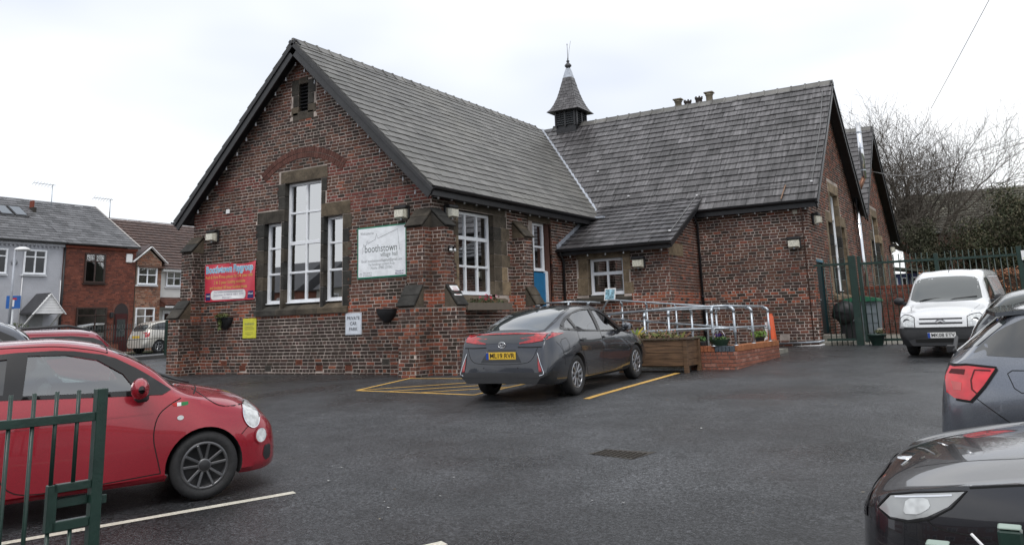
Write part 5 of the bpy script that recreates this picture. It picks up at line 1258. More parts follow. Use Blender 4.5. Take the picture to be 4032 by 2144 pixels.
t = thing('security_camera', 'black twin lens sensor on the corner buttress', 'camera', (.42, .10, 3.0))
MB().lathe([(.05, 0), (.07, .03), (.07, .09), (.04, .12)], (.40, .10, 3.0), 'x', 14).build('housing', 'plastic_black', t)
for dy in (-.07, .07): MB().lathe([(.035, .0), (.035, .05), (.02, .055), (0, .055)], (.48, .10+dy, 2.96), 'x', 12).build('lens', 'lens_clear', t)
# ---- welcome board
t = thing('welcome_board', 'white village hall welcome board with green border and grey lettering', 'sign', (-1.47, -.03, 2.45))
bd = MB().box(-2.23, -.71, -.045, -.015, 2.447, 3.677).build('border', plain('green border', (.015, .20, .12), .4), t)
pn = MB().box(-2.195, -.745, -.050, -.046, 2.482, 3.642).build('panel', plain('board white', (.86, .89, .92), .35), t)
g1_ = plain('dark grey print', (.11, .13, .13)); g2_ = plain('mid grey print', (.25, .27, .28)); pu = plain('purple print', (.10, .08, .20))
X0, Z0 = -2.195, 2.482; TX = lambda fx_, fz: (X0+1.45*fx_, -.0515, Z0+1.16*fz); ux, uz = (1, 0, 0), (0, 0, 1)
text('lettering', 'Welcome to', .105, TX(.19, .895), ux, uz, g2_, pn, maxw=.42)
text('lettering', 'boothstown', .25, TX(.485, .565), ux, uz, g1_, pn, maxw=.99)
text('lettering', 'village hall', .145, TX(.66, .435), ux, uz, g1_, pn, maxw=.52)
text('lettering', 'Email: boothstownvillagehall@gmail.com', .09, TX(.50, .320), ux, uz, g2_, pn, maxw=1.24)
text('lettering', 'For bookings contact Andy', .09, TX(.50, .245), ux, uz, g2_, pn, maxw=.80)
text('lettering', 'Mobile: 07982 231062', .09, TX(.50, .17), ux, uz, g2_, pn, maxw=.66)
text('lettering', 'THE CHURCH\nOF ENGLAND', .055, TX(.20, .055), ux, uz, g2_, pn, maxw=.28)
text('lettering', 'Diocese of\nManchester', .055, TX(.875, .055), ux, uz, pu, pn, maxw=.25, bold=.001)
cx_, cz_ = TX(.055, .055)[0], TX(.055, .055)[2]
MB().tube([(cx_+.035*math.cos(a), -.052, cz_+.035*math.sin(a)) for a in [k*math.pi/8 for k in range(2, 15)]], .003, 4).tube([(cx_+.01, -.052, cz_-.04), (cx_+.01, -.052, cz_+.04)], .003, 4).tube([(cx_-.03, -.052, cz_+.01), (cx_+.04, -.052, cz_+.01)], .003, 4).build('emblem', g2_, pn)
out_ = [(.095, .48), (.105, .56), (.09, .60), (.11, .62), (.115, .68), (.125, .68), (.125, .63), (.18, .665), (.19, .74), (.205, .74), (.21, .685), (.37, .76), (.375, .80), (.395, .88), (.415, .80), (.42, .775), (.84, .93), (.865, .68), (.855, .65), (.87, .64), (.875, .55), (.885, .50)]
MB().tube([TX(a, b) for a, b in out_], .0042, 4).build('outline_drawing', g2_, pn)
# ---- banner (vinyl, slightly slack)
t = thing('playgroup_banner', 'red vinyl playgroup banner with blue title and yellow text', 'banner', (-6.76, -.04, 2.12))
def bpt(u, v): # u 0..1 across, v 0..1 up
    x = -7.76+1.99*u; top = 3.135 - .055*math.sin(math.pi*max(0, (u-.5)*2))*(u > .5) + .03*(u > .97); z = 2.125+(top-2.125)*v
    return Vector((x, -.045-.018*math.sin(u*7+v*2)-.012*math.sin(u*17-v*5)*(.3+v*.7)-.02*math.exp(-((u-.62-.25*(1-v))/.05)**2), z))
N_, K_ = 60, 26
MB().add([bpt(i/N_, j/K_) for j in range(K_+1) for i in range(N_+1)], [(j*(N_+1)+i, j*(N_+1)+i+1, (j+1)*(N_+1)+i+1, (j+1)*(N_+1)+i) for j in range(K_) for i in range(N_)], smooth=True).build('cloth', plain('red vinyl', (.60, .045, .075), .35), t, fix=False)
def on_banner(o, dy=-.006):
    for v in o.data.vertices:
        u = (v.co.x+7.76)/1.99; w = (v.co.z-2.125)/1.01; p = bpt(u, w); d = v.co.y-(-.05); v.co.y = p.y+dy+d
    return o
Tb = lambda u, v: (-7.76+1.99*u, -.05, 2.125+1.01*v)
def btext(s, sz, u, v, m, w, bold=.0, dy=-.006): return on_banner(text('lettering', s, sz, Tb(u, v), ux, uz, m, t, maxw=w, bold=bold), dy)
yl = plain('yellow print', (.72, .45, .12)); bl = plain('sky blue print', (.10, .42, .66)); nv = plain('navy print', (.02, .02, .12)); gb = plain('grey print', (.35, .33, .42))
btext('Boothstown Playgroup', .26, .49, .845, M['white'], 1.86, .016); btext('Boothstown Playgroup', .26, .49, .845, bl, 1.83, .003, -.010)
btext('Full & Part-Time places for 2-4 year olds', .12, .49, .645, yl, 1.86, .001); btext('2 & 3 year funding available', .12, .50, .50, yl, 1.22, .001); btext('and limited 30 hour funded places', .12, .48, .36, yl, 1.46, .001)
pl_ = [(.15+.68*0, .10), (.80, .10)]
def rrect(u0, u1, v0, v1, m, name, r=.10, dy=-.006, par=None):
    P = []; sx, sz = 1.99, 1.01
    for (cu_, cv_, a0) in ((u1, v1, 0), (u0, v1, 90), (u0, v0, 180), (u1, v0, 270)):
        rx = r/sx*(1 if cu_ == u0 else -1); rz = r/sz*(1 if cv_ == v0 else -1)
        for k in range(7): a = rad(a0+15*k); P.append(((cu_+rx)+r/sx*math.cos(a), (cv_+rz)+r/sz*math.sin(a)))
    r_ = delaunay_2d_cdt([Vector(p) for p in P + [(u0+(u1-u0)*i/14, v0+(v1-v0)*j/5) for i in range(1, 14) for j in range(1, 5)]], [(i, (i+1) % 28) for i in range(28)], [], 1, 1e-5)
    return MB().add([bpt(q[0], q[1])+Vector((0, dy, 0)) for q in r_[0]], r_[2], smooth=True).build(name, m, par or t, fix=False)
rrect(.14, .83, .045, .295, M['white'], 'text_panel', .11)
btext('For further information please contact', .075, .49, .245, gb, 1.1, 0, -.010); btext('Joanne 07872 481 079', .075, .49, .165, gb, 1.15, 0, -.010); btext('Email: ', .075, .47, .09, gb, .35, 0, -.010)
for u0 in (.025, .87):
    rrect(u0, u0+.105, .04, .23, nv, 'ofsted_badge', .01); btext('Ofsted', .07, u0+.052, .155, M['white'], .17, .001, -.010)
for (u, v) in ((.005, .98), (.49, .985), (.995, .99), (.995, .03), (.01, .03)):
    p = bpt(u, v); MB().lathe([(.014, 0), (.022, -.004), (.022, -.008), (.012, -.008)], p+Vector((0, -.004, 0)), 'y', 12).build('eyelet', 'chrome', t)
# ---- smaller signs
t = thing('warning_sign', 'yellow rectangular warning sign low on the gable wall', 'sign', (-5.97, -.03, 1.13))
pn = MB().box(-6.22, -5.72, -.03, -.012, 1.13, 1.635, ch=.003).build('panel', plain('sign yellow', (.62, .60, .05), .4), t)
text('lettering', 'WARNING!', .08, (-5.97, -.0312, 1.49), ux, uz, g1_, pn, maxw=.36, bold=.001)
for k, w in enumerate((.28, .36, .34, 0, .30, .32, .14)):
    if w: MB().box(-5.97-w/2, -5.97+w/2, -.0315, -.030, 1.415-k*.036, 1.427-k*.036).build('small_print', plain('faded print', (.28, .27, .06)) if k == 0 else bpy.data.materials['faded print'], pn)
t = thing('car_park_sign', 'white private car park sign below the window sill', 'sign', (-2.36, -.03, 1.14))
pn = MB().box(-2.62, -2.11, -.03, -.012, 1.14, 1.655, ch=.003).build('panel', plain('sign white', (.66, .70, .76), .4), t)
MB().box(-2.605, -2.125, -.0312, -.030, 1.638, 1.642).box(-2.605, -2.125, -.0312, -.030, 1.155, 1.159).box(-2.607, -2.603, -.0312, -.030, 1.155, 1.642).box(-2.127, -2.123, -.0312, -.030, 1.155, 1.642).build('border', g1_, pn)
for s_, z, w in (('PRIVATE', 1.525, .40), ('CAR', 1.40, .21), ('PARK', 1.27, .27)): text('lettering', s_, .11, (-2.365, -.032, z), ux, uz, plain('sign text', (.03, .035, .05)) if z > 1.5 else bpy.data.materials['sign text'], pn, maxw=w, bold=.0015)
# ---- planting helpers
def leaves(mb, c, r, n, size, cols, up=.5, hang=0):
    c = Vector(c)
    for _ in range(n):
        d = Vector((R.gauss(0, 1), R.gauss(0, 1), R.gauss(0, 1))).normalized()*R.random()**.45
        p = c + Vector((d.x*r[0], d.y*r[1], d.z*r[2])) - Vector((0, 0, hang*R.random()))
        a = Vector((jit(1), jit(1), jit(1)+up)).normalized(); b = a.cross(Vector((jit(1), jit(1), jit(1)))).normalized(); s = size*R.uniform(.6, 1.3)
        mb.add([p-a*s, p+b*s*.45, p+a*s, p-b*s*.45], [(0, 1, 2, 3)], mulc(R.choice(cols), R.uniform(.7, 1.25)))
    return mb
M['foliage'] = mat('foliage', vcol=True, rough=.7, spec=.3, noise_=(6, .25, 2))
def hanging_basket(label, x, z, full):
    t = thing('wall_basket', label, 'wall basket', (x, -.15, z-.3), 'half round wall baskets')
    v = []; n = 14
    for j in range(7):
        a = j/6; rr_ = .29*math.cos(a*math.pi/2*.80); zz_ = z-.30*a
        for k in range(n+1): b = math.pi*k/n; v.append((x+rr_*math.cos(b), -.02-rr_*.75*math.sin(b), zz_))
    MB().add(v, [(j*(n+1)+k, j*(n+1)+k+1, (j+1)*(n+1)+k+1, (j+1)*(n+1)+k) for j in range(6) for k in range(n)], smooth=True).build('basket', 'plastic_black', t)
    MB().tube([(x+.29*math.cos(math.pi*k/n), -.02-.22*math.sin(math.pi*k/n), z) for k in range(n+1)], .012, 6).build('rim', 'plastic_black', t)
    MB().lathe([(.0, -.02), (.26, -.015)], (x, -.1, z), n=12).build('soil', plain('potting soil', (.03, .022, .015)), t) if full else None
    if full: leaves(leaves(MB(), (x-.03, -.14, z+.05), (.28, .13, .07), 190, .05, [(.10, .13, .04), (.16, .14, .06), (.06, .09, .03)]), (x+.02, -.24, z-.05), (.07, .04, .08), 45, .05, [(.09, .11, .04)], -.6, .26).build('plants', 'foliage', t, fix=False, kind='stuff')
    else: MB().box(x-.18, x-.15, -.2, -.1, z, z+.03).box(x-.02, x+.02, -.2, -.1, z, z+.02).build('soil', 'plastic_black', t)
hanging_basket('black half round wall basket with straggling green plants below the banner', -6.90, 1.68, True)
hanging_basket('empty black half round wall basket right of the car park sign', -1.32, 1.70, False)
t = thing('window_trough', 'stone coloured trough of pink geraniums under the tall side window', 'planter', (.3, 1.66, 1.6))
MB().box(.06, .44, .72, 2.70, 1.62, 1.64).box(.42, .455, .72, 2.70, 1.62, 1.79).box(.06, .09, .72, 2.70, 1.62, 1.79).box(.09, .42, .72, .75, 1.64, 1.79).box(.09, .42, 2.67, 2.70, 1.64, 1.79).build('trough', plain('weathered trough timber', (.14, .115, .09), .9), t)
MB().box(.09, .42, .75, 2.67, 1.64, 1.76).build('soil', plain('dark soil', (.025, .02, .015)), t)
leaves(MB(), (.27, 1.72, 1.82), (.13, .92, .09), 330, .04, [(.07, .10, .04), (.10, .10, .05), (.05, .07, .03), (.14, .09, .05)]).build('plants', 'foliage', t, fix=False, kind='stuff')
leaves(MB(), (.27, 1.9, 1.93), (.12, .72, .07), 26, .035, [(.60, .03, .12), (.62, .10, .25), (.5, .03, .06)], 0).build('flowers', 'foliage', t, fix=False, kind='stuff')
# notice on buttress weathering, poster on porch sill
t = tag(MB().frame((.565, .115, 2.03), (0, 1, 0), Vector((.52, 0, -.85)).normalized(), Vector((.85, 0, .52)).normalized(), .15, .155, .008, ch=.003).build('notice', 'white'), 'white notice fixed to the sloping stone cap of the corner buttress', 'notice')
for k, w in enumerate((.08, .10, .09, .10, .07)): MB().frame(Vector((.565, .115, 2.03))+Vector((.52, 0, -.85)).normalized()*(-.10+k*.045)+Vector((.85, 0, .52)).normalized()*.009, (0, 1, 0), Vector((.52, 0, -.85)).normalized(), Vector((.85, 0, .52)).normalized(), w, .006, .001).build('small_print', plain('pink print', (.45, .12, .12)) if k == 0 else bpy.data.materials['pink print'], t)
t = thing('poster', 'white framed blue and white poster leaning on the porch window sill', 'poster', (1.50, 6.2, 1.9))
MB().frame((1.52, 6.22, 2.0), (1, 0, 0), (0, .3, 1), (0, -1, .3), .17, .17, .006).build('frame', 'white', t); MB().frame((1.52, 6.212, 2.0), (1, 0, 0), (0, .3, 1), (0, -1, .3), .14, .14, .004).build('picture', mat('poster print', (.25, .42, .50), .4, noise_=(14, .8, 2)), t)
# ---- ramp, railings, low wall, planter
t = thing('access_ramp', 'concrete access ramp folding back between the porch and the low brick wall', 'ramp', (4, 4, .3))
def deck(P, name='deck'): MB().prism([Vector(p) for p in P], (0, 0, -.9)).build(name, 'concrete', t)
deck([(.02, 3.9, .72), (1.5, 3.9, .72), (1.5, 6.3, .72), (.02, 6.3, .72)], 'platform')
deck([(1.5, 5.15, .72), (5.3, 5.15, .48), (5.3, 6.3, .48), (1.5, 6.3, .72)]); deck([(5.3, 1.6, .46), (6.25, 1.6, .46), (6.25, 6.3, .46), (5.3, 6.3, .46)], 'landing')
deck([(5.3, 1.6, .46), (5.3, 2.8, .46), (2.8, 2.8, .26), (2.8, 1.6, .26)])
def railing(label, runs, posts):
    t = thing('handrail', label, 'railing', posts[0][0][:2]+(posts[0][1],), 'galvanised ramp railings')
    for r_ in runs: MB().tube(r_, .024, 10).build('rail', 'galv', t)
    for (p, zb, arm) in posts:
        x, y, z = p; q = MB().tube([(x, y, zb), (x, y, z-.03)], .024, 10).build('post', 'galv', t)
        e = MB().tube([(x, y, z-.07), (x, y, z-.02), (x+arm[0]*.3, y+arm[1]*.3, z+.02), (x+arm[0], y+arm[1], z+.03)], .032, 10).build('elbow', 'galv', q)
        MB().tube([(x+arm[0], y+arm[1], z+.0), (x+arm[0]*1.3, y+arm[1]*1.3, z+.02), (x+arm[0]*1.2, y+arm[1]*1.2, z+.08)], .012, 6).build('rail_hook', 'galv', q)
        MB().lathe([(.034, -.05), (.034, .05)], (x, y, z-.42), n=10).build('collar', 'galv', q); MB().tube([(x, y, z-.42), (x+arm[0], y+arm[1], z-.42), (x+arm[0], y+arm[1], z-.36)], .018, 6).build('elbow', 'galv', q)
        MB().lathe([(.05, 0), (.05, .012), (.03, .02)], (x, y, zb), n=12).build('base_flange', 'galv', q)
A = (-.10, 0)
railing('galvanised railing on the low brick wall, bending left towards the grey car', [[(6.29, 4.25, 1.48), (6.29, 1.5, 1.49), (6.20, 1.38, 1.49), (5.2, 1.62, 1.49), (3.2, 1.86, 1.40)], [(6.29, 4.25, 1.04), (6.29, 1.5, 1.05), (6.20, 1.38, 1.05), (5.2, 1.62, 1.04), (3.2, 1.86, .95)]],
        [((6.40, 4.13, 1.42), .70, A), ((6.40, 2.80, 1.42), .70, A), ((6.40, 1.53, 1.43), .70, A), ((6.02, 1.30, 1.43), .70, (0, .10)), ((4.98, 1.60, 1.40), .40, (0, .08)), ((4.40, 1.68, 1.37), .36, (0, .08)), ((3.50, 1.78, 1.34), .30, (0, .08))])
railing('galvanised railing of the upper ramp before the porch, cranked down at its left end', [[(1.62, 5.3, 1.45), (1.87, 5.3, 1.80), (1.95, 5.3, 1.82), (4.60, 5.3, 1.55), (5.7, 5.28, 1.49), (5.85, 5.2, 1.49)], [(1.9, 5.3, 1.32), (5.3, 5.3, 1.00), (5.85, 5.25, 1.0)], [(3.2, 2.85, 1.45), (5.0, 2.85, 1.47), (5.3, 2.95, 1.47), (5.32, 5.1, 1.47)], [(3.2, 2.85, 1.0), (5.0, 2.85, 1.02), (5.3, 2.95, 1.03), (5.32, 5.1, 1.03)]],
        [((2.25, 5.36, 1.70), .66, (0, -.06)), ((2.95, 5.36, 1.64), .62, (0, -.06)), ((3.75, 5.36, 1.56), .58, (0, -.06)), ((4.55, 5.36, 1.48), .52, (0, -.06)), ((5.25, 3.95, 1.42), .48, (.07, 0)), ((5.02, 2.92, 1.42), .46, (0, -.06))])
railing('galvanised railing round the platform outside the blue door', [[(.30, 3.95, 1.78), (1.45, 3.95, 1.78), (1.50, 4.05, 1.78), (1.50, 5.1, 1.78), (1.66, 5.25, 1.76)]], [((.5, 3.9, 1.72), .72, (0, .05)), ((1.40, 3.9, 1.72), .72, (0, .05)), ((1.50, 4.8, 1.72), .72, (.05, 0))])
t = thing('low_brick_wall', 'low modern red brick wall with soldier coping round the ramp', 'wall', (6.45, 1.3, .3))
MB().add([(5.5, 1.31, -.1), (6.44, 1.31, -.1), (6.44, 4.7, -.1), (6.22, 4.7, -.1), (6.22, 1.53, -.1), (5.5, 1.53, -.1)] + [(x, y, .585) for x, y in ((5.5, 1.31), (6.44, 1.31), (6.44, 4.7), (6.22, 4.7), (6.22, 1.53), (5.5, 1.53))], [(i, (i+1) % 6, (i+1) % 6+6, i+6) for i in range(6)] + [(6, 7, 10, 11), (7, 8, 9, 10)]).build('core', 'dark_mortar', t)
LW = []; lwc = lambda x, y, z: mulc((.25, .10, .068), R.uniform(.85, 1.15)) if R.random() > .12 else (.33, .16, .12)
bricks((5.5, 1.31), (1, 0), (0, -1), .94, .20, .59, '', None, (), LW, h=.075, zo=.255, rough=.25, colf=lwc, mort=.009)
bricks((6.44, 1.31), (0, 1), (1, 0), 3.39, .24, .59, '', None, (), LW, h=.075, zo=.255, rough=.25, colf=lwc, mort=.009)
for v, c_, d in LW: MB().add(v, BF, c_).build('brick', 'brick', t, fix=False)
k = 0
for i in range(int(.94/.075)):
    x = 5.5+i*.075; MB().box(x+.004, x+.071, 1.295, 1.525, .59, .705, (.07, .085, .10) if 7 <= i else mulc((.30, .11, .055), R.uniform(.85, 1.1)), .006).build('coping_brick', 'brick', t)
for i in range(int(3.25/.075)):
    y = 1.44+i*.075; MB().box(6.215, 6.455, y+.004, y+.071, .59, .705+.002*i*0, mulc((.32, .13, .06), R.uniform(.85, 1.1)), .006).build('coping_brick', 'brick', t)
for i in range(6):
    a = rad(-2+i*14); MB().frame((6.24-.0+.11*math.cos(a)-.11, 4.74+.075*i*.9, .42), (-math.sin(a), math.cos(a), 0), (math.cos(a), math.sin(a), 0), (0, 0, 1), .036, .11, .30, mulc((.30, .11, .06), R.uniform(.85, 1.1)), .006).build('brick', 'brick', t)
t = thing('timber_planter', 'brown stained slatted timber planter box in front of the low brick wall', 'planter', (5.0, .9, .25))
px0, px1, py0, py1 = 4.25, 5.72, .56, 1.26
for i in range(4):
    z = .36+i*.125
    MB().box(px0+.05, px1-.09, py0+.012, py0+.035, z, z+.119, ch=.004).build('plank', 'wood', t); MB().box(px1-.035, px1-.012, py0+.09, py1-.05, z, z+.119, ch=.004).build('plank', 'wood', t)
    MB().box(px0+.012, px0+.035, py0+.05, py1-.05, z, z+.119, ch=.004).build('plank', 'wood', t)
for (x, y) in ((px1-.09, py0), (px1-.06, py1-.06), (px0, py0), (px0, py1-.08)): MB().box(x, x+.085, y, y+.085, gz(x, y)-.02, .86, ch=.006).build('leg', 'wood', t)
MB().box(px0-.03, px1+.03, py0-.03, py0+.09, .862, .892, ch=.004).box(px0-.03, px1+.03, py1-.09, py1+.03, .862, .892, ch=.004).box(px1-.09, px1+.03, py0+.09, py1-.09, .862, .892, ch=.004).box(px0-.03, px0+.09, py0+.09, py1-.09, .862, .892, ch=.004).build('rim', plain('dark weathered rim', (.07, .05, .035), .8), t)
MB().box(px0+.04, px1-.04, py0+.04, py1-.04, .34, .84).build('soil', plain('planter soil', (.03, .022, .016)), t)
leaves(leaves(MB(), (4.98, .92, .92), (.66, .28, .09), 420, .045, [(.14, .15, .05), (.20, .15, .08), (.08, .11, .03), (.22, .13, .09)]), (4.95, .9, 1.0), (.6, .25, .08), 80, .03, [(.28, .22, .12), (.3, .12, .07)]).build('plants', 'foliage', t, fix=False, kind='stuff')
bl_ = MB()
for (x, y, a, l, c_) in ((4.55, .85, .5, .42, (.45, .36, .06)), (4.56, .86, .8, .36, (.5, .42, .10)), (4.54, .84, .2, .34, (.16, .22, .05)), (4.25, .8, -.15, .40, (.35, .12, .05)), (4.27, .8, .12, .36, (.30, .11, .05)), (5.62, .8, .7, .22, (.22, .12, .07)), (5.55, .8, .4, .2, (.2, .2, .06)), (4.53, .86, -.3, .3, (.2, .22, .05))):
    for k in range(6):
        p, q = [Vector((x+math.sin(a)*l*s, y, .90+math.cos(a)*l*(s-.35*s*s))) for s in (k/6, (k+1)/6)]; w0, w1 = [.028*math.sin(math.pi*min(1, .25+s*.75)) for s in (k/6, (k+1)/6)]
        bl_.add([p+Vector((-w0, 0, 0)), p+Vector((w0, 0, 0)), q+Vector((w1, 0, 0)), q+Vector((-w1, 0, 0))], [(0, 1, 2, 3)], c_)
bl_.build('strap_leaves', 'foliage', t, fix=False, kind='stuff')
t = thing('flower_basket', 'wire handled basket of dark purple pansies on the brick wall corner', 'flower basket', (6.0, 1.42, .71))
MB().lathe([(.15, 0), (.20, .10), (.205, .12)], (6.10, 1.42, .71), n=18).build('basket', plain('dark green wicker', (.01, .03, .015)), t)
leaves(MB(), (6.10, 1.42, .84), (.21, .18, .05), 170, .035, [(.06, .12, .04), (.09, .15, .05)]).build('plants', 'foliage', t, fix=False, kind='stuff'); leaves(MB(), (6.10, 1.42, .91), (.13, .12, .05), 50, .032, [(.05, .02, .12), (.03, .015, .08)]).build('flowers', 'foliage', t, fix=False, kind='stuff')
MB().tube([(6.10+.12*math.cos(math.pi*k/10), 1.42, .86+.16*math.sin(math.pi*k/10)) for k in range(11)], .007, 6).build('handle', 'white', t)
t = thing('plant_tray', 'black tray of low green plants on the wall behind the planter', 'planter', (5.63, 1.42, .70))
MB().box(5.50, 5.80, 1.36, 1.52, .706, .80, ch=.01).build('tray', 'plastic_black', t); leaves(MB(), (5.66, 1.44, .84), (.17, .10, .06), 130, .035, [(.08, .17, .05), (.11, .2, .07)]).build('plants', 'foliage', t, fix=False, kind='stuff')
t = thing('heather_pot', 'small pot of yellow green leaves at the far end of the low wall', 'planter', (6.3, 4.2, .7))
MB().lathe([(.09, 0), (.12, .1)], (6.15, 4.2, .70), n=12).build('pot', 'plastic_black', t); leaves(MB(), (6.15, 4.2, .86), (.24, .2, .08), 160, .035, [(.18, .28, .06), (.13, .22, .05)]).build('plants', 'foliage', t, fix=False, kind='stuff')
t = thing('traffic_post', 'orange plastic post with a white board leaning behind the railing', 'traffic post', (6.2, 5.3, .6))
MB().lathe([(.055, 1.32), (.05, 1.28), (.07, 1.24), (.10, .75), (.12, .48)], (6.16, 5.25, 0), n=16).build('post', plain('orange plastic', (.62, .10, .03), .45), t)
MB().prism([(5.94, 5.32, .6), (6.14, 5.32, .6), (6.10, 5.32, 1.12), (6.0, 5.32, 1.12)], (0, .03, 0)).build('board', 'white', t)
t = thing('door_steps', 'two mossy concrete steps below the dark green side door', 'steps', (6.9, 9.6, .4))
MB().box(6.53, 7.0, 9.1, 10.3, .2, .70, ch=.015).build('step', 'concrete', t); MB().box(6.53, 7.36, 8.75, 10.6, .2, .535, ch=.015).build('step', 'concrete', t)
# ---- green gates and fence behind the van
t = thing('green_gates', 'tall green steel bar gates and fence closing the yard right of the hall', 'gate', (7.6, 8.6, .43), 'green steel gates')
MB().box(7.50, 7.68, 8.52, 8.68, .2, 2.78, ch=.008).build('post', 'green', t)
MB().box(7.72, 7.79, 8.56, 8.64, .5, 2.76, ch=.005).build('gate_stile', 'green', t)
MB().box(9.57, 9.67, 8.55, 8.65, .5, 2.70, ch=.005).build('gate_stile', 'green', t); MB().box(11.40, 11.52, 8.54, 8.66, .3, 2.74, ch=.005).build('post', 'green', t)
for (a, b, z) in ((6.60, 7.50, 2.57), (6.75, 7.50, .58), (7.79, 9.57, 2.55), (9.67, 11.40, 2.54), (11.52, 18, 2.54), (7.79, 9.57, .56), (9.67, 11.40, .56), (11.52, 18, .56)): MB().box(a, b, 8.575, 8.625, z-.03, z+.03).build('rail', 'green', t)
x = 6.86; bar_me = MB().tube([(0, 0, .40), (0, 0, 2.74)], .013, 6).mesh('bar')
while x < 18:
    if not any(a < x < b for a, b in ((7.44, 7.80), (9.53, 9.70), (11.36, 11.55))):
        o = link('bar', bar_me, 'green', t); o.matrix_parent_inverse = PINV[t.name]; o.location = (x, 8.6, 0)
    x += .135
tag(MB().box(11.50, 11.86, 8.50, 8.515, 2.40, 2.63).build('notice_board', 'white'), 'white notice with a yellow triangle on the green fence at the right edge', 'sign')
o = MB().prism([(11.53, 8.497, 2.43), (11.73, 8.497, 2.43), (11.63, 8.497, 2.60)], (0, .003, 0)).build('warning_triangle', bpy.data.materials['sign yellow'], bpy.data.objects['notice_board'])
t = thing('wheelie_bin', 'large grey wheeled bin with a green lid behind the gate', 'bin', (7.4, 10.6, .45))
MB().prism([(7.05, 10.3, .50), (7.78, 10.3, .50), (7.86, 10.3, 1.58), (6.98, 10.3, 1.58)], (0, .8, 0)).build('body', plain('grey bin plastic', (.17, .20, .22), .5), t)
for z in (.72, .98, 1.24): MB().box(7.04, 7.84, 10.285, 10.299, z, z+.02).build('rib', bpy.data.materials['grey bin plastic'], t)
MB().prism([(6.95, 10.2, 1.58), (7.90, 10.2, 1.58), (7.88, 10.2, 1.66), (7.45, 10.2, 1.74), (6.97, 10.2, 1.66)], (0, 1.0, 0)).build('lid', plain('green bin lid', (.02, .14, .07), .4), t)
for x in (7.12, 7.7): MB().lathe([(0, -.03), (.07, -.03), (.07, .03), (0, .03)], (x, 10.4, .50), 'x', 12).build('wheel', 'rubber', t)
t = thing('compost_bin', 'low black bin with a black bundle on top inside the green fence', 'bin', (7.0, 9.9, .45)); MB().box(6.90, 7.42, 9.85, 10.2, .45, 1.05, ch=.03).build('body', 'plastic_black', t)
sk = MB(); sk.lathe([(0, -.16)] + [((.30+.03*math.sin(k*2.7))*math.cos(rad(k*18-80)), .17*math.sin(rad(k*18-80))) for k in range(10)] + [(0, .16)], (7.05, 9.72, 1.30), 'y', 26)
for i in range(len(sk.v)):
    v_ = sk.v[i]; n_ = .05*noise.noise(Vector(v_)*7); sk.v[i] = (v_[0]+n_, v_[1]+n_, v_[2]*1.0+n_)
tag(sk.build('bundle', 'plastic_black'), 'round bulging black bundle resting on the black bin behind the fence', 'bundle')
t = thing('flower_pot', 'dark green plastic pot with white flowers at the foot of the gate', 'plant pot', (8.04, 8.3, .43))
MB().lathe([(.13, .43), (.20, .66), (.235, .68), (.235, .72), (.20, .72), (.19, .66)], (8.04, 8.3, 0), n=22).build('pot', 'green', t)
leaves(leaves(MB(), (8.12, 8.3, .77), (.14, .12, .06), 110, .03, [(.10, .12, .05), (.16, .15, .08)]), (8.14, 8.28, .84), (.13, .1, .03), 35, .02, [(.6, .58, .5)]).build('plants', 'foliage', t, fix=False, kind='stuff')
t = thing('brick_yard_wall', 'chest high dark red brick wall behind the bins', 'wall', (7.6, 15, .5))
MB().box(6.6, 8.35, 15.0, 15.3, .3, 2.02).build('core', 'dark_mortar', t); YWL = []
bricks((6.6, 15.0), (1, 0), (0, -1), 1.75, .5, 2.02, '', None, (), YWL, colf=lambda x, y, z: mulc(R.choice([(.16, .05, .035), (.10, .045, .035), (.20, .07, .05)]), R.uniform(.8, 1.2)))
for v, c_, d in YWL[:290]: MB().add(v, BF, c_).build('brick', 'brick', t, fix=False)
for i in range(15): MB().box(6.6+i*.117, 6.6+i*.117+.108, 14.98, 15.32, 2.02, 2.13, mulc((.17, .06, .04), R.uniform(.8, 1.2)), .006).build('coping_brick', 'brick', t)
# blue shed
t = thing('blue_shed', 'blue grey timber shed with white framed windows beyond the yard wall', 'shed', (6.9, 27, .6))
MB().box(5.8, 7.5, 27.0, 29, .4, 2.98).build('wall', plain('blue shed paint', (.07, .085, .19), .7), t)
MB().prism([(5.5, 26.6, 3.30), (7.75, 26.6, 2.98), (7.75, 26.6, 3.08), (5.5, 26.6, 3.42)], (0, 3, 0)).build('roof', plain('mossy felt', (.07, .075, .06), .9), t)
for (a, b) in ((6.22, 6.46), (6.63, 6.86), (7.05, 7.28)):
    f_ = MB().box(a, b, 26.96, 27.0, 2.42, 2.80).build('window', 'upvc', t); MB().box(a+.05, b-.05, 26.94, 26.958, 2.47, 2.75).build('pane', M['tint'], f_)
MB().tube([(6.98, 26.9, 2.9), (6.98, 26.9, .6)], .04, 8).build('downpipe', 'black', t)
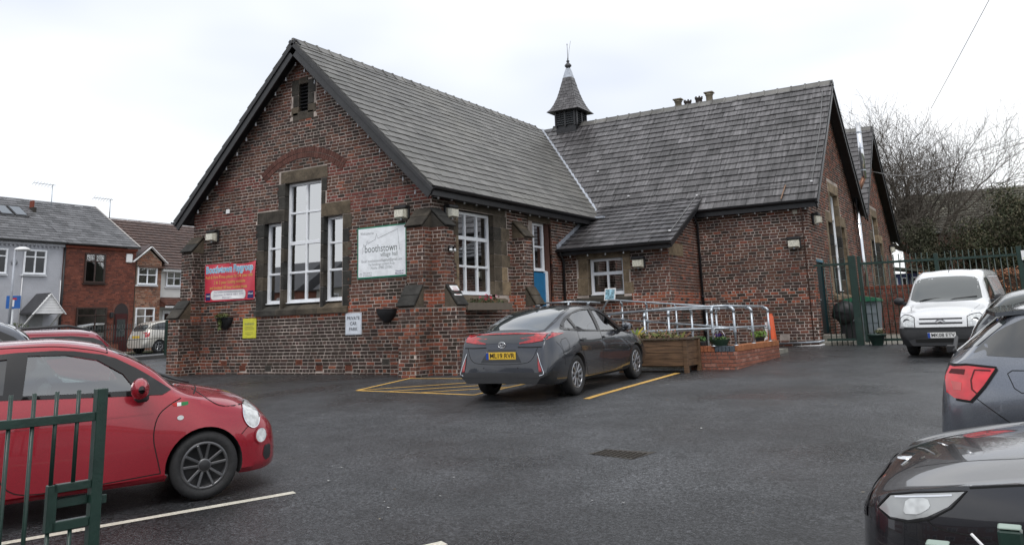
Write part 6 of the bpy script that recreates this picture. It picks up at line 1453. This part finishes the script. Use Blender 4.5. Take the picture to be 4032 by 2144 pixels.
# cast iron cover, litter, oil stain
t = struct(MB().add([(7.49, -7.42, gz(0, -7.42)+.003), (8.04, -7.56, gz(0, -7.56)+.003), (8.14, -7.17, gz(0, -7.17)+.003), (7.60, -7.16, gz(0, -7.16)+.003)], [(0, 1, 2, 3)]).build('drain_cover', plain('rusty cast iron', (.045, .038, .03), .7)))
cvr = MB(); cc = Vector((7.82, -7.33, 0))
for i in range(9):
    for j in range(7):
        p = Vector((7.57+.058*i+.005*j, -7.44+.038*j-.008*i, 0)); z = gz(p.x, p.y)+.006
        cvr.box(p.x-.016, p.x+.016, p.y-.007, p.y+.007, z, z+.006)
cvr.build('drain_cover_studs', bpy.data.materials['rusty cast iron'], t, kind='stuff')
lt = MB()
for _ in range(170):
    x, y = R.uniform(1.5, 11), R.uniform(-12.5, 6)
    if 3.2 < x < 5.6 and y > -5 or y > 0 and x < 6.6: continue
    s = R.uniform(.006, .02); a = R.uniform(0, 6); z = gz(x, y)+.006
    lt.add([(x+s*math.cos(a+k*1.57+jit(.3)), y+s*.6*math.sin(a+k*1.57), z+R.uniform(0, .006)) for k in range(4)], [(0, 1, 2, 3)], R.choice([(.5, .5, .48), (.35, .3, .2), (.6, .6, .6), (.2, .14, .07)]))
struct(lt.build('fallen_litter', 'foliage')); bpy.data.objects['fallen_litter']['kind'] = 'stuff'
# ---- foreground gate at lower left
t = thing('entrance_gate', 'near green bar gate with slide bolt at the lower left corner', 'gate', (7.69, -12.92, -.32), 'green steel gates')
gd = Vector((-.62, -.29, 0)); A0 = Vector((7.69, -12.92, 0)); 
gd = Vector((-.17, -.985, 0)).normalized(); gn = Vector((gd.y, -gd.x, 0)); zv = Vector((0, 0, 1))
def gb_(u0, u1, z0, z1, w, name, m='green', par=None, off=0, ch=.003):
    o = A0+gd*((u0+u1)/2)+gn*off+zv*((z0+z1)/2); return MB().frame(o, gd, gn, zv, abs(u1-u0)/2, w/2, (z1-z0)/2, ch=ch).build(name, m, par or t)
gb_(-.024, .026, -.26, 1.02, .05, 'stile')
for (u0, u1, z0, z1) in ((.026, 1.35, .875, .915), (.026, .19, .575, .612), (.026, .19, .41, .452), (.026, 1.35, -.20, -.16)): gb_(u0, u1, z0, z1, .036, 'rail')
gb_(.172, .214, .41, .612, .036, 'lock_stile')
for k in range(1, 13):
    u = .006+.0965*k
    for (z0, z1) in (((.612, 1.02) if k < 3 else (-.16, 1.02)),) + (((-.16, .41),) if k < 3 else ()):
        p = A0+gd*u; MB().tube([(p.x, p.y, z0), (p.x, p.y, z1)], .0095, 10).build('bar', 'green', t)
gb_(1.35, 1.40, -.26, 1.02, .05, 'stile')
gb_(.026, .17, .505, .545, .006, 'bolt_plate', par=t, off=.012); b_ = gb_(-.055, -.024, .495, .535, .008, 'bolt_tongue', off=.0)
p = A0+gn*.03; MB().tube([p+gd*.13+zv*.522, p+gd*.07+zv*.510], .006, 8).build('slide_bolt', 'galv', t)
gp_ = [(11.40, -12.36, .61), (11.21, -12.47, .57)]
t = thing('short_fence', 'short green posts of the near fence at the lower right corner', 'fence', (11.4, -12.4, -.3), 'green steel gates')
for (x, y, z) in gp_: MB().box(x-.033, x+.033, y-.033, y+.033, -.35, z, ch=.008).build('post', 'green', t); MB().box(x-.031, x+.031, y-.031, y+.031, z+.0005, z+.006, ch=.004).build('post_cap', plain('wet sheen green cap', (.30, .38, .33), .5) if x > 11.3 else bpy.data.materials['wet sheen green cap'], t)  # pale cap colour paints in the wet sheen on the post tops
tag(MB().beam((11.30, -12.43, .60), (11.375, -12.45, .52), .012, .004).build('plastic_strip', 'white'), 'thin white plastic strip sticking up beside the near green post', 'strip')
# ============================================================= BACKGROUND LEFT: STREET
XL = -27.5
def wall_faces(t, x0, x1, y0, y1, z0, z1, m): return MB().box(x0, x1, y0, y1, z0, z1).build('wall', m, t)
M['render_grey'] = mat('blue grey render', (.45, .46, .495), .85, noise_=[(1.5, .08, 4), (20, .06, 2)])
M['render_white'] = mat('white render', (.66, .66, .64), .85, noise_=[(1.5, .08, 4)])
M['brown_pvc'] = plain('dark brown frame', (.045, .025, .02), .4)
M['curtain'] = plain('net curtain', (.45, .46, .44), .9)
TL = lambda y, d, z: (XL-d, y, z)
def hwin(t, y0, y1, z0, z1, cols, rows, m='upvc', dark=True, curtain=None, x=XL, fr=.07, sill='upvc', **k):
    T_ = lambda y, d, z: (x-d, y, z)
    MB().box(x+.002, x+.016, y0+.02, y1-.02, z0+.02, z1-.02).build('dark_backing', 'cabin', t)  # dark sheet on the wall stands in for the unlit room behind glass
    w = window(T_, y0, y1, z0, z1, cols, rows, d=-.09, parent=t, fr=fr, bar=.05, m=m, **k)
    MB().box(x-.02, x+.10, y0-.06, y1+.06, z0-.09, z0-.03).build('sill', sill, t)
    if curtain:
        for (a, b) in curtain: MB().box(x+.02, x+.03, a, b, z0+.05, z1-.05).build('curtain', 'curtain', w)
    return w
def far_slates(t, y0, y1, xe, ze, xr, zr_, ex, w, colf, store=None, n='slate', lift=.02):
    S_ = []; l = math.hypot(xr-xe, zr_-ze); slates((xe, 0, ze), (0, 1, 0), (xr-xe, 0, zr_-ze), [(y0, -.03), (y1, -.03), (y1, l), (y0, l)], ex, w, colf, S_, lift=lift)
    o = MB()
    for v, f, c_, d, mk in S_: o.add(v, f, c_)
    return o.build(n, 'slate', t, fix=False, kind='stuff')
sc_l = lambda p: mulc((.115, .115, .12), R.uniform(.65, 1.35))
t = thing('grey_house', 'pale blue grey rendered terraced house with a slate roof and two skylights', 'house', (XL, 2, .3))
wall_faces(t, -34, XL, -6, 7.46, .1, 5.62, 'render_grey')
MB().prism([(XL-.05, -6.1, 5.80), (XL-4.0, -6.1, 8.25), (XL-8, -6.1, 5.8)], (0, 13.58, 0), (.05, .05, .05)).build('roof', 'slate', t)
far_slates(t, -6.1, 7.48, XL+.2, 5.78, XL-4.0, 8.30, .28, .42, sc_l)
MB().box(XL, XL+.12, -6, 7.46, 5.56, 5.70, ch=.01).build('cornice', 'render_grey', t); MB().tube([(XL+.24, -6, 5.74), (XL+.24, 7.46, 5.74)], .06, 8).build('gutter', 'black', t)
for i in range(70): MB().box(XL, XL+.07, -5.9+i*.19, -5.82+i*.19, 5.47, 5.56).build('dentil', 'render_grey', t)
hwin(t, 3.45, 4.87, 4.22, 5.34, [.33, .67], [.7]); hwin(t, 5.60, 6.64, 4.24, 5.36, [.5], [.7]); hwin(t, -1.2, .4, 4.22, 5.34, [.5], [.7]); hwin(t, 2.6, 4.7, 1.2, 2.4, [.33, .67], [.75])
for (a, b) in ((5.48, 6.10), (6.17, 6.80)):
    P_ = lambda y, s: Vector((XL+.2-4.2*s, y, 5.78+2.52*s+.08)); f_ = MB().prism([P_(a, .52), P_(b, .52), P_(b, .75), P_(a, .75)], (0, 0, -.08)).build('skylight', 'plastic_black', t)
    MB().add([P_(a+.06, .54)+zv*.02, P_(b-.06, .54)+zv*.02, P_(b-.06, .73)+zv*.02, P_(a+.06, .73)+zv*.02], [(0, 1, 2, 3)]).build('pane', 'screen', f_, fix=False)
MB().box(XL-3.3, XL-2.6, 7.3-.0, 8.2-.75, 7.0, 7.75, (.05, .045, .04)).box(XL-3.1, XL-2.8, 7.36, 7.44, 7.75, 8.1, (.2, .06, .04)).build('chimney', 'brick', t)
t2 = thing('porch_canopy', 'white boarded gabled canopy with a dark slate roof over the grey house door', 'canopy', (XL+.6, 6.3, 2))
for s in (-1, 1): MB().prism([(XL, 6.33, 3.28), (XL+1.15, 6.33, 3.28), (XL+1.15, 6.33+s*.72, 2.42), (XL, 6.33+s*.72, 2.42)], (0, 0, .07), (.05, .05, .055)).build('roof', 'slate', t2)
for k in range(7):
    z = 2.42+k*.12; w_ = .66*(1-(z-2.42)/.86); MB().box(XL+1.14, XL+1.17, 6.33-w_, 6.33+w_, z, z+.112).build('board', 'white', t2)
for s in (-1, 1): MB().beam((XL+1.19, 6.33, 3.30), (XL+1.19, 6.33+s*.76, 2.38), .03, .10, (1, 0, 0)).build('bargeboard', 'white', t2); MB().beam((XL+1.05, 6.33+s*.62, 2.44), (XL+.05, 6.33+s*.62, 1.75), .06, .06).build('bracket', 'white', t2)
MB().box(XL, XL+.03, 5.95, 6.7, .4, 2.38).build('door', plain('grey door', (.30, .31, .32)), t)
for i in range(2): MB().tube([(XL+.03, 5.62+i*1.8, 4.1-i*.1), (XL+.03, 5.62+i*1.8, 1.9)], .02, 6).build('downpipe', 'white', t)
MB().lathe([(.14, 0), (.14, .05), (0, .06)], (XL+.02, 5.2, 4.75), 'x', 16).build('satellite_dish', plain('dish grey', (.25, .26, .28)), t)
def brick_part(t, O, u, n, W_, z0, z1, colf, holes=(), inside=None, length=.235, h=.083):
    S_ = []; bricks(O, u, n, W_, z0, z1, '', inside, holes, S_, h=h, colf=colf, length=length, rough=.5)
    o = MB()
    for v, c_, d in S_: o.add(v, BF, c_)
    return o.build('brick', 'brick', t, fix=False, kind='stuff')
t = thing('red_brick_house', 'red brick end terrace house with dark brown windows and an arched door', 'house', (XL, 9.4, .4))
wall_faces(t, -34, XL, 7.47, 11.32, .1, 5.66, plain('red mortar', (.17, .07, .05), .9))
rc = lambda x, y, z: mulc(R.choice([(.20, .068, .047), (.16, .057, .042), (.23, .08, .055), (.12, .05, .04)]), R.uniform(.85, 1.15))
brick_part(t, (XL, 7.47), (0, 1), (1, 0), 3.85, .4, 5.6, rc, [(1.05, 2.17, 3.88, 5.40), (.8, 2.4, 1.2, 2.76), (2.75, 3.62, .3, 2.95)])
MB().prism([(XL-.05, 7.48, 5.80), (XL-4.0, 7.48, 8.25), (XL-8, 7.48, 5.8)], (0, 3.90, 0), (.05, .05, .05)).build('roof', 'slate', t)
far_slates(t, 7.49, 11.40, XL+.2, 5.78, XL-4.0, 8.30, .28, .42, sc_l)
MB().beam((XL+.2, 11.38, 5.80), (XL-4.0, 11.38, 8.32), .07, .05).build('verge', plain('verge mortar', (.42, .40, .38), .9), t)
MB().box(XL, XL+.12, 7.5, 11.32, 5.56, 5.68, (.20, .06, .04)).build('cornice', 'brick', t); MB().tube([(XL+.24, 7.5, 5.74), (XL+.24, 11.38, 5.74)], .055, 8).build('gutter', 'black', t)
MB().tube([(XL+.07, 7.50, 5.7), (XL+.07, 7.50, .5)], .05, 8).build('downpipe', 'black', t)
hwin(t, 8.54, 9.62, 3.92, 5.35, [.5], [.72], m='brown_pvc', sill='brown_pvc', curtain=[(9.15, 9.55)]); hwin(t, 8.28, 9.86, 1.25, 2.73, [.62], [.74], m='brown_pvc', sill='brown_pvc', curtain=[(9.32, 9.8)])
ar = MB(); P_ = [(XL-.04, 10.28, .4), (XL-.04, 11.03, .4), (XL-.04, 11.03, 2.5)] + [(XL-.04, 10.655+.375*math.cos(rad(a)), 2.5+.44*math.sin(rad(a))) for a in range(0, 181, 15)]
ar.prism(P_, (.06, 0, 0)).build('doorway', plain('dark doorway', (.03, .02, .02)), t); d_ = MB().box(XL+.03, XL+.05, 10.33, 10.98, .45, 2.42).build('door', plain('oxblood door', (.06, .012, .012), .35), t); MB().box(XL+.05, XL+.06, 10.42, 10.88, 1.3, 2.15).build('pane', 'screen', d_)
MB().box(XL+.01, XL+.12, 10.72, 11.06, 4.98, 5.42, ch=.03).build('alarm_box', 'white', t)
MB().frame((XL+.15, 10.05, 2.35), (1, 0, 0), (0, 1, 0), (0, 0, 1), .08, .08, .14, ch=.03).build('lantern', 'plastic_black', t)
t = thing('tile_roof_house', 'newer brick and white house with a brown tiled roof and a small white trimmed gable', 'house', (XL, 14, .4))
wall_faces(t, -35, XL-.3, 11.40, 21, .1, 4.72, 'render_white')
MB().prism([(XL-.3, 11.40, .1), (XL-.02, 11.40, .1), (XL-.02, 12.86, .1), (XL-.3, 12.86, .1)], (0, 0, 5.0)).build('wall', plain('buff mortar', (.30, .24, .19), .9), t)
MB().prism([(XL-.02, 11.40, 5.1), (XL-.02, 12.86, 5.1), (XL-.02, 12.1, 5.72)], (-2.5, 0, 0)).build('wall', bpy.data.materials['buff mortar'], t)
bc2 = lambda x, y, z: mulc(R.choice([(.26, .10, .06), (.20, .09, .06), (.34, .19, .13), (.15, .07, .05), (.28, .11, .06)]), R.uniform(.85, 1.15))
brick_part(t, (XL-.02, 11.40), (0, 1), (1, 0), 1.46, .4, 5.6, bc2, [(0, 1.16, 3.85, 4.85), (0, 1.14, 1.6, 2.78)], lambda u_, z: z < 5.1 + .80*(.73-abs(u_-.70))-.02)
sc_t = lambda p: mulc((.075, .042, .032), R.uniform(.8, 1.2))
MB().prism([(XL-.1, 11.42, 4.74), (XL-4.0, 11.42, 7.66), (XL-8, 11.42, 4.74)], (0, 10, 0), (.04, .025, .02)).build('roof', 'slate', t)
far_slates(t, 11.42, 21.3, XL+.15, 4.74, XL-4.0, 7.76, .30, .30, sc_t, n='roof_tile', lift=.035)
for s in (-1, 1):
    MB().beam((XL+.10, 12.1, 5.86), (XL+.10, 12.1+s*1.02, 5.02), .04, .17, (1, 0, 0)).build('bargeboard', 'white', t); MB().prism([(XL+.08, 12.1, 5.92), (XL+.08, 12.1+s*1.05, 5.04), (XL-2.2, 12.1+s*1.05, 5.04), (XL-2.2, 12.1, 5.92)], (0, 0, .05), (.06, .035, .03)).build('roof', 'slate', t)
MB().box(XL-.32, XL+.1, 12.9, 21, 4.62, 4.74).build('fascia', 'white', t)
hwin(t, 11.42, 12.56, 3.90, 4.80, [.5], [.55], curtain=[(11.5, 11.9), (12.1, 12.45)]); hwin(t, 11.42, 12.52, 1.68, 2.72, [.5], [.58], curtain=[(11.5, 12.4)])
hwin(t, 13.34, 14.30, 3.86, 4.70, [.5], [.52], x=XL-.3, curtain=[(13.4, 13.8), (13.9, 14.25)])
MB().prism([(XL-.3, 12.88, 3.20), (XL+.45, 12.88, 2.82), (XL+.45, 12.88, 2.76), (XL-.3, 12.88, 2.76)], (0, 1.9, 0), (.09, .04, .03)).build('pentice_roof', 'slate', t); far_slates(t, 12.86, 14.8, XL+.5, 2.83, XL-.3, 3.24, .22, .24, lambda p: mulc((.12, .05, .035), R.uniform(.8, 1.2)), n='roof_tile', lift=.03)
MB().box(XL+.44, XL+.48, 12.86, 14.8, 2.70, 2.80).build('fascia', 'white', t)
d_ = MB().box(XL-.28, XL-.22, 13.22, 14.05, .45, 2.58).build('door', 'upvc', t)
for a in (13.32, 13.68): MB().box(XL-.22, XL-.21, a, a+.26, 1.0, 2.42).build('pane', 'tint', d_)
for (y, zt, x_) in ((8.68, 9.15, XL-3.5), (11.95, 8.75, XL-3.5)):
    t = thing('tv_aerial', 'television aerial on a pole above the red brick house' if y < 9 else 'television aerial on a pole above the brown tiled house', 'aerial', (x_, y, 7.7), 'roof aerials')
    MB().tube([(x_, y, 7.6), (x_, y, zt)], .022, 6).build('pole', 'galv', t); MB().tube([(x_+.3, y-1.15, zt-.08), (x_, y+.15, zt-.02)], .014, 6).build('boom', 'galv', t)
    for k in range(7): f_ = k/7; c_ = Vector((x_+.3*(1-f_), y-1.15+1.3*f_, zt-.07)); MB().tube([c_-Vector((.12, .02, .1)), c_+Vector((.12, .02, .1))], .007, 5).build('element', 'galv', t)
# lamp post, dead end sign, shrub, railings
t = thing('street_lamp', 'grey street lamp with a curved white head in front of the grey house', 'street lamp', (-19.0, .95, .25))
MB().tube([(-19.05, .75, .2), (-19.05, .75, 1.2)], .075, 10).build('base', 'galv', t); MB().tube([(-19.05, .75, 1.2), (-19.05, .75, 4.40)], .045, 10).build('pole', plain('grey column', (.36, .38, .42), .5, .3), t)
MB().lathe([(0, .10), (.12, .085), (.24, .03), (.27, -.03), (.18, -.05), (0, -.05)], (-19.05, 1.0, 4.46), n=18).build('lamp_head', 'white', t)
t = thing('dead_end_sign', 'blue square dead end road sign with a white and red T on a grey pole', 'road sign', (-19.3, .95, .25))
MB().tube([(-19.62, 1.14, .2), (-19.62, 1.14, 2.42)], .038, 10).build('pole', plain('sign pole grey', (.5, .52, .54), .5, .3), t)
sn = Vector((.88, -.47, 0)).normalized(); su = Vector((.47, .88, 0)).normalized(); so = Vector((-19.62, 1.14, 2.62))+sn*.05
p_ = MB().frame(so, su, sn, zv, .225, .006, .225, ch=.004).build('plate', plain('sign blue', (.02, .13, .45), .35), t)
MB().frame(so+sn*.008-zv*.035, su, sn, zv, .030, .002, .125).frame(so+sn*.008+zv*.0, su, sn, zv, .001, .001, .001).build('stem', 'white', p_); MB().frame(so+sn*.008+zv*.115, su, sn, zv, .10, .002, .034).build('bar', plain('sign red', (.5, .02, .03), .4), p_)
t = thing('variegated_shrub', 'rounded evergreen shrub in front of the grey house', 'shrub', (-26.0, 4.6, .4)); MB().tube([(-26, 4.6, .3), (-26, 4.6, 1.2)], .06, 6).build('stem', plain('bark brown', (.06, .045, .03)), t)
leaves(MB(), (-26.0, 4.6, 1.25), (.7, 1.1, .8), 1500, .075, [(.045, .07, .03), (.07, .09, .04), (.16, .17, .10), (.03, .05, .02)]).build('crown', 'foliage', t, fix=False)
t = thing('street_railings', 'black steel railings on a low kerb between the car park and the street', 'railing', (-18.7, 2, .3))
M['black_metal'] = plain('black metal', (.02, .025, .024), .45)
XF = -18.72; g_ = lambda y: gz(0, y)
for (a, b) in ((-14, -3.4), (-3.4, 6.8), (6.95, 11.5)):
    for dz in (.20, 1.24, .80): MB().beam((XF, a, g_(a)+dz), (XF, b, g_(b)+dz), .04, .022 if dz > .3 else .03).build('rail', 'black_metal', t)
    MB().add([(XF-.12, a, g_(a)-.1), (XF+.12, a, g_(a)-.1), (XF+.12, a, g_(a)+.13), (XF-.12, a, g_(a)+.13), (XF-.12, b, g_(b)-.1), (XF+.12, b, g_(b)-.1), (XF+.12, b, g_(b)+.13), (XF-.12, b, g_(b)+.13)], [(0, 1, 5, 4), (1, 2, 6, 5), (2, 3, 7, 6), (3, 0, 4, 7), (4, 5, 6, 7), (0, 1, 2, 3)]).build('kerb', plain('dark kerb', (.07, .07, .07), .9) if a < -5 else bpy.data.materials['dark kerb'], t)
bm_ = MB().tube([(0, 0, .18), (0, 0, 1.42)], .010, 5).mesh('bar'); y = -8.0
while y < 11.5:
    o = link('bar', bm_, 'black_metal', t); o.matrix_parent_inverse = PINV[t.name]; o.location = (XF, y, g_(y)); y += .112
for y in (-11.9, 6.87, 11.6): MB().box(XF-.05, XF+.05, y-.05, y+.05, g_(y), g_(y)+1.50, ch=.01).build('post', 'green', t)
t = thing('garden_wall', 'low brick garden walls along the far pavement', 'wall', (-26.5, 3, .3)); MB().box(-26.6, -26.4, -6, 4.0, .2, .95, (.17, .07, .05)).box(-26.6, -26.4, 7.6, 9.9, .2, .95, (.17, .07, .05)).build('wall', 'brick', t)
# ============================================================= BACKGROUND RIGHT
M['bark'] = mat('bark', (.10, .085, .065), .95, noise_=[(6, .35, 3)], bump=(20, .8, .02))
M['twig'] = plain('twigs', (.095, .08, .066), .95)
def tree(name, label, base, H, spread, seed, r0=.24, levels=5, fork=.28, group=None, tw='twig', kids=(5, 5, 5, 5, 4), upb=.35):
    rr = random.Random(seed); t = thing(name, label, 'tree', base, group); trunk, limbs, tw_ = MB(), MB(), MB()
    def br(p, d, l, r, lev):
        n = 5 if lev < 3 else 3; pts = [p]; q = p; dd = d.copy()
        for i in range(n):
            dd = (dd + Vector((rr.gauss(0, .19), rr.gauss(0, .19), rr.gauss(0, .15)+.05*upb))).normalized(); q = q+dd*l/n; pts.append(q)
        rs = [max(.0065, r*(1-.55*i/n)) for i in range(n+1)]
        (trunk if lev == 0 else limbs if lev < 3 else tw_).tube(pts, r, 8 if lev < 2 else 5 if lev < 3 else 3, caps=False, rr=rs)
        if lev >= levels: return
        k = kids[lev]
        for j in range(k):
            f = (.45 if lev == 0 else .22) + (1-(.45 if lev == 0 else .22))*(j+.6)/k; i = min(n-1, int(f*n)); s_ = pts[i].lerp(pts[i+1], f*n-i)
            ax = dd.orthogonal().normalized(); ax.rotate(Matrix.Rotation(rr.uniform(0, 6.28), 3, dd)); ang = rad(rr.uniform(24, 58) if lev else rr.uniform(20, 50))
            nd = dd.copy(); nd.rotate(Matrix.Rotation(ang, 3, ax)); nd.z += upb*.55; nd.normalize()
            br(s_, nd, l*rr.uniform(.55, .85)*(spread if lev == 0 else 1), rs[i]*rr.uniform(.45, .62), lev+1)
        br(pts[-1], dd, l*.62, rs[-1]*.85, lev+1)
    br(Vector(base), Vector((rr.gauss(0, .05), rr.gauss(0, .05), 1)).normalized(), H*fork, r0, 0)
    trunk.build('trunk', 'bark', t, fix=False); limbs.build('limb', 'bark', t, fix=False); tw_.build('twig', tw, t, fix=False, kind='stuff'); return t
tree('bare_tree', 'tall spreading bare winter tree behind the far gable', (8.0, 35, .7), 13.6, 1.4, 5, .42, 5, .30, kids=(7, 5, 5, 5, 3), upb=.12)
tree('bare_tree', 'smaller bare winter tree rising left of the large tree above the far roof', (3.6, 44, .8), 13.8, .9, 11, .24, 5, .40, kids=(4, 4, 4, 4, 3))
tree('bare_tree', 'low bare thorny tree leaning right in front of the brick house', (10.2, 30, .7), 6.0, 1.4, 23, .16, 5, .34, kids=(5, 4, 4, 4, 3), upb=.05)
def bush(name, label, c, r, n, size, cols, clumps, cat='shrub', kind_m='foliage', stems=True, seed=1):
    t = thing(name, label, cat, (c[0], c[1], gz(c[0], c[1]))); rs = random.Random(seed); mb = MB()
    for k in range(clumps):
        d = Vector((rs.gauss(0, 1), rs.gauss(0, 1), rs.gauss(0, 1))).normalized()*rs.uniform(.35, .95)
        cc_ = (c[0]+d.x*r[0], c[1]+d.y*r[1], max(.7, c[2]+d.z*r[2])); s = rs.uniform(.18, .38)
        leaves(mb, cc_, (r[0]*s+.15, r[1]*s+.15, r[2]*s*.8+.1), n//clumps, size, [mulc(q, rs.uniform(.7, 1.3)) for q in cols], hang=.1)
    mb.build('crown', kind_m, t, fix=False)
    if stems:
        for k in range(4): MB().tube([(c[0]+rs.uniform(-.3, .3), c[1], .4), (c[0]+rs.uniform(-.5, .5)*r[0], c[1]+rs.uniform(-.5, .5)*r[1], c[2])], .07, 6, rr=[.09, .04]).build('stem', 'bark', t)
    return t
bush('evergreen_tree', 'large dark drooping evergreen mass at the right edge behind the fence', (11.4, 28.5, 4.4), (2.3, 2.4, 2.3), 30000, .065, [(.04, .05, .024), (.06, .068, .034), (.08, .08, .045), (.11, .095, .06)], 60, 'tree', seed=3)
bush('ivy_thicket', 'grey green ivy covered thicket beside the far gable', (7.5, 29, 3.2), (.9, 1.4, 2.6), 14000, .06, [(.05, .055, .03), (.08, .08, .05), (.11, .105, .07), (.035, .04, .02)], 34, 'shrub', seed=4)
bush('evergreen_bush', 'dark holly bush against the brick house behind the fence', (9.6, 29, 3.4), (1.5, 1.4, 1.9), 12000, .06, [(.035, .045, .022), (.055, .06, .032), (.09, .08, .05)], 24, seed=6)
t = thing('beech_hedge', 'clipped copper brown beech hedge behind the green fence', 'hedge', (12, 14.4, .5)); hb = MB(); hbx = MB().box(8.7, 17, 14.1, 15.0, .4, 2.2).build('stems', plain('hedge shade', (.05, .028, .018), .95), t)  # solid dark core puts the shade inside the hedge into its colour
for _ in range(9000):
    x = R.uniform(8.6, 17); f_ = R.random(); y, z = (14.05+abs(R.gauss(0, .06)), R.uniform(.5, 2.35)) if f_ < .75 else (R.uniform(14.0, 15), 2.32+R.gauss(0, .05)); a = Vector((jit(1), jit(1), jit(1))).normalized(); b = a.orthogonal().normalized(); s = .04*R.uniform(.6, 1.3); p = Vector((x, y, z+.06*math.sin(x*3)))
    hb.add([p-a*s, p+b*s*.6, p+a*s, p-b*s*.6], [(0, 1, 2, 3)], mulc(R.choice([(.20, .085, .045), (.28, .13, .07), (.13, .055, .03), (.36, .19, .11), (.10, .06, .035)]), R.uniform(.8, 1.2)))
hb.build('leaves', 'foliage', t, fix=False, kind='stuff')
t = thing('yellow_grit_bin', 'yellow orange grit bin showing behind the green fence', 'grit bin', (10.8, 12, .5))
MB().prism([(10.45, 12, .5), (11.35, 12, .5), (11.45, 12, 1.45), (10.35, 12, 1.45)], (0, .7, 0)).build('body', plain('yellow plastic', (.62, .30, .04), .45), t); MB().prism([(10.32, 11.95, 1.45), (11.48, 11.95, 1.45), (11.40, 11.95, 1.68), (10.40, 11.95, 1.68)], (0, .8, 0)).build('lid', plain('pale yellow plastic', (.66, .42, .10), .45), t)
t = thing('rear_brick_house', 'red brick house with a mossy tiled roof half hidden by the trees', 'house', (12, 38, .8))
MB().box(5.6, 22, 38, 46, .5, 5.6).build('wall', mat('distant brick', (.24, .115, .085), .9, noise_=[(14, .2, 3), (1, .15, 3)]), t)
MB().prism([(5.2, 37.6, 5.5), (5.2, 42, 8.3), (5.2, 46.4, 5.5)], (17.2, 0, 0), (.075, .07, .05)).build('roof', 'slate', t)
S_ = []; slates((0, 37.6, 5.55), (1, 0, 0), (0, 4.4, 2.8), [(5.2, 0), (22.4, 0), (22.4, 5.2), (5.2, 5.2)], .32, .35, lambda p: mulc((.085, .08, .055), R.uniform(.7, 1.3)), S_, lift=.03); o = MB()
for v, f, c_, d, mk in S_: o.add(v, f, c_)
o.build('roof_tile', 'slate', t, fix=False, kind='stuff')
for (a, b, c_, d) in ((7.50, 7.96, 4.10, 4.80), (12.2, 13.2, 3.9, 4.9), (11.8, 13.4, 1.4, 2.6)):
    w = window(lambda x, dd_, z: (x, 38+dd_, z), a, b, c_, d, [.5] if b-a > .6 else [], [], d=-.09, parent=t, pane='tint')
# overhead cables
t = thing('overhead_cable', 'thin telephone cable rising from the large tree to the top right', 'cable', (9.2, 20, 9)); MB().tube([(9.1, 22, 9.4), (9.98, 20, 10.13), (12.6, 14, 12.35)], .010, 5).build('cable', 'twig', t)
t = thing('overhead_cable', 'white cable sagging from the far gable and rising to the right edge', 'cable', (6.7, 20, 6.7))
MB().tube([(6.78+5.4*k/16, 20.2, 6.80-.40*math.sin(math.pi*min(1, k/9))*.85+.62*(max(0, k-5)/11)**1.15) for k in range(17)], .012, 5).build('cable', plain('pale cable', (.3, .3, .3)), t); MB().tube([(8.2+4*k/10, 20.3, 6.42+.85*(k/10)**1.1) for k in range(11)], .010, 5).build('cable', 'twig', t)
# ============================================================= ACROSS THE STREET, behind the viewer (mirrored in glass and paint)
def opp(x0, x1, col, lb):
    t = thing('opposite_house', lb, 'house', ((x0+x1)/2, -38, -.4)); MB().box(x0, x1, -46, -38, -.6, 4.9).build('wall', plain('opposite wall', col, .9), t)
    MB().prism([(x0-.1, -37.6, 4.8), (x0-.1, -42, 7.6), (x0-.1, -46.4, 4.8)], (x1-x0+.2, 0, 0), (.07, .07, .075)).build('roof', 'slate', t)
    x = x0+1
    while x < x1-1.2:
        for z in (.5, 3.1): f_ = MB().box(x, x+1.2, -38.05, -37.95, z, z+1.2).build('window', 'white', t); MB().box(x+.08, x+.57, -37.95, -37.93, z+.08, z+1.12).box(x+.63, x+1.12, -37.95, -37.93, z+.08, z+1.12).build('pane', 'tint', f_)
        x += 2.6
opp(-70, -44, (.24, .10, .07), 'red brick terrace far to the left across the street behind the viewer')
opp(-42, -18, (.40, .37, .33), 'long pale terrace to the left across the street behind the viewer')
opp(-14, 4, (.22, .09, .06), 'red brick house across the street behind the viewer, left of the pale one')
opp(6, 16, (.42, .38, .33), 'pale rendered house across the street behind the viewer')
opp(18, 34, (.22, .10, .07), 'red brick house across the street behind the viewer, right of the pale one')
for i, (x, y) in enumerate(((-9, -33), (5, -35.5), (17.2, -35), (26, -31))): tree('bare_tree', ['bare tree behind the viewer at the left end of the street', 'bare tree behind the viewer between two houses', 'bare tree behind the viewer right of the pale house', 'bare tree behind the viewer at the right end of the street'][i], (x, y, -.5), 9, 1, 40+i, .2, 4, .35, kids=(5, 4, 4, 3))
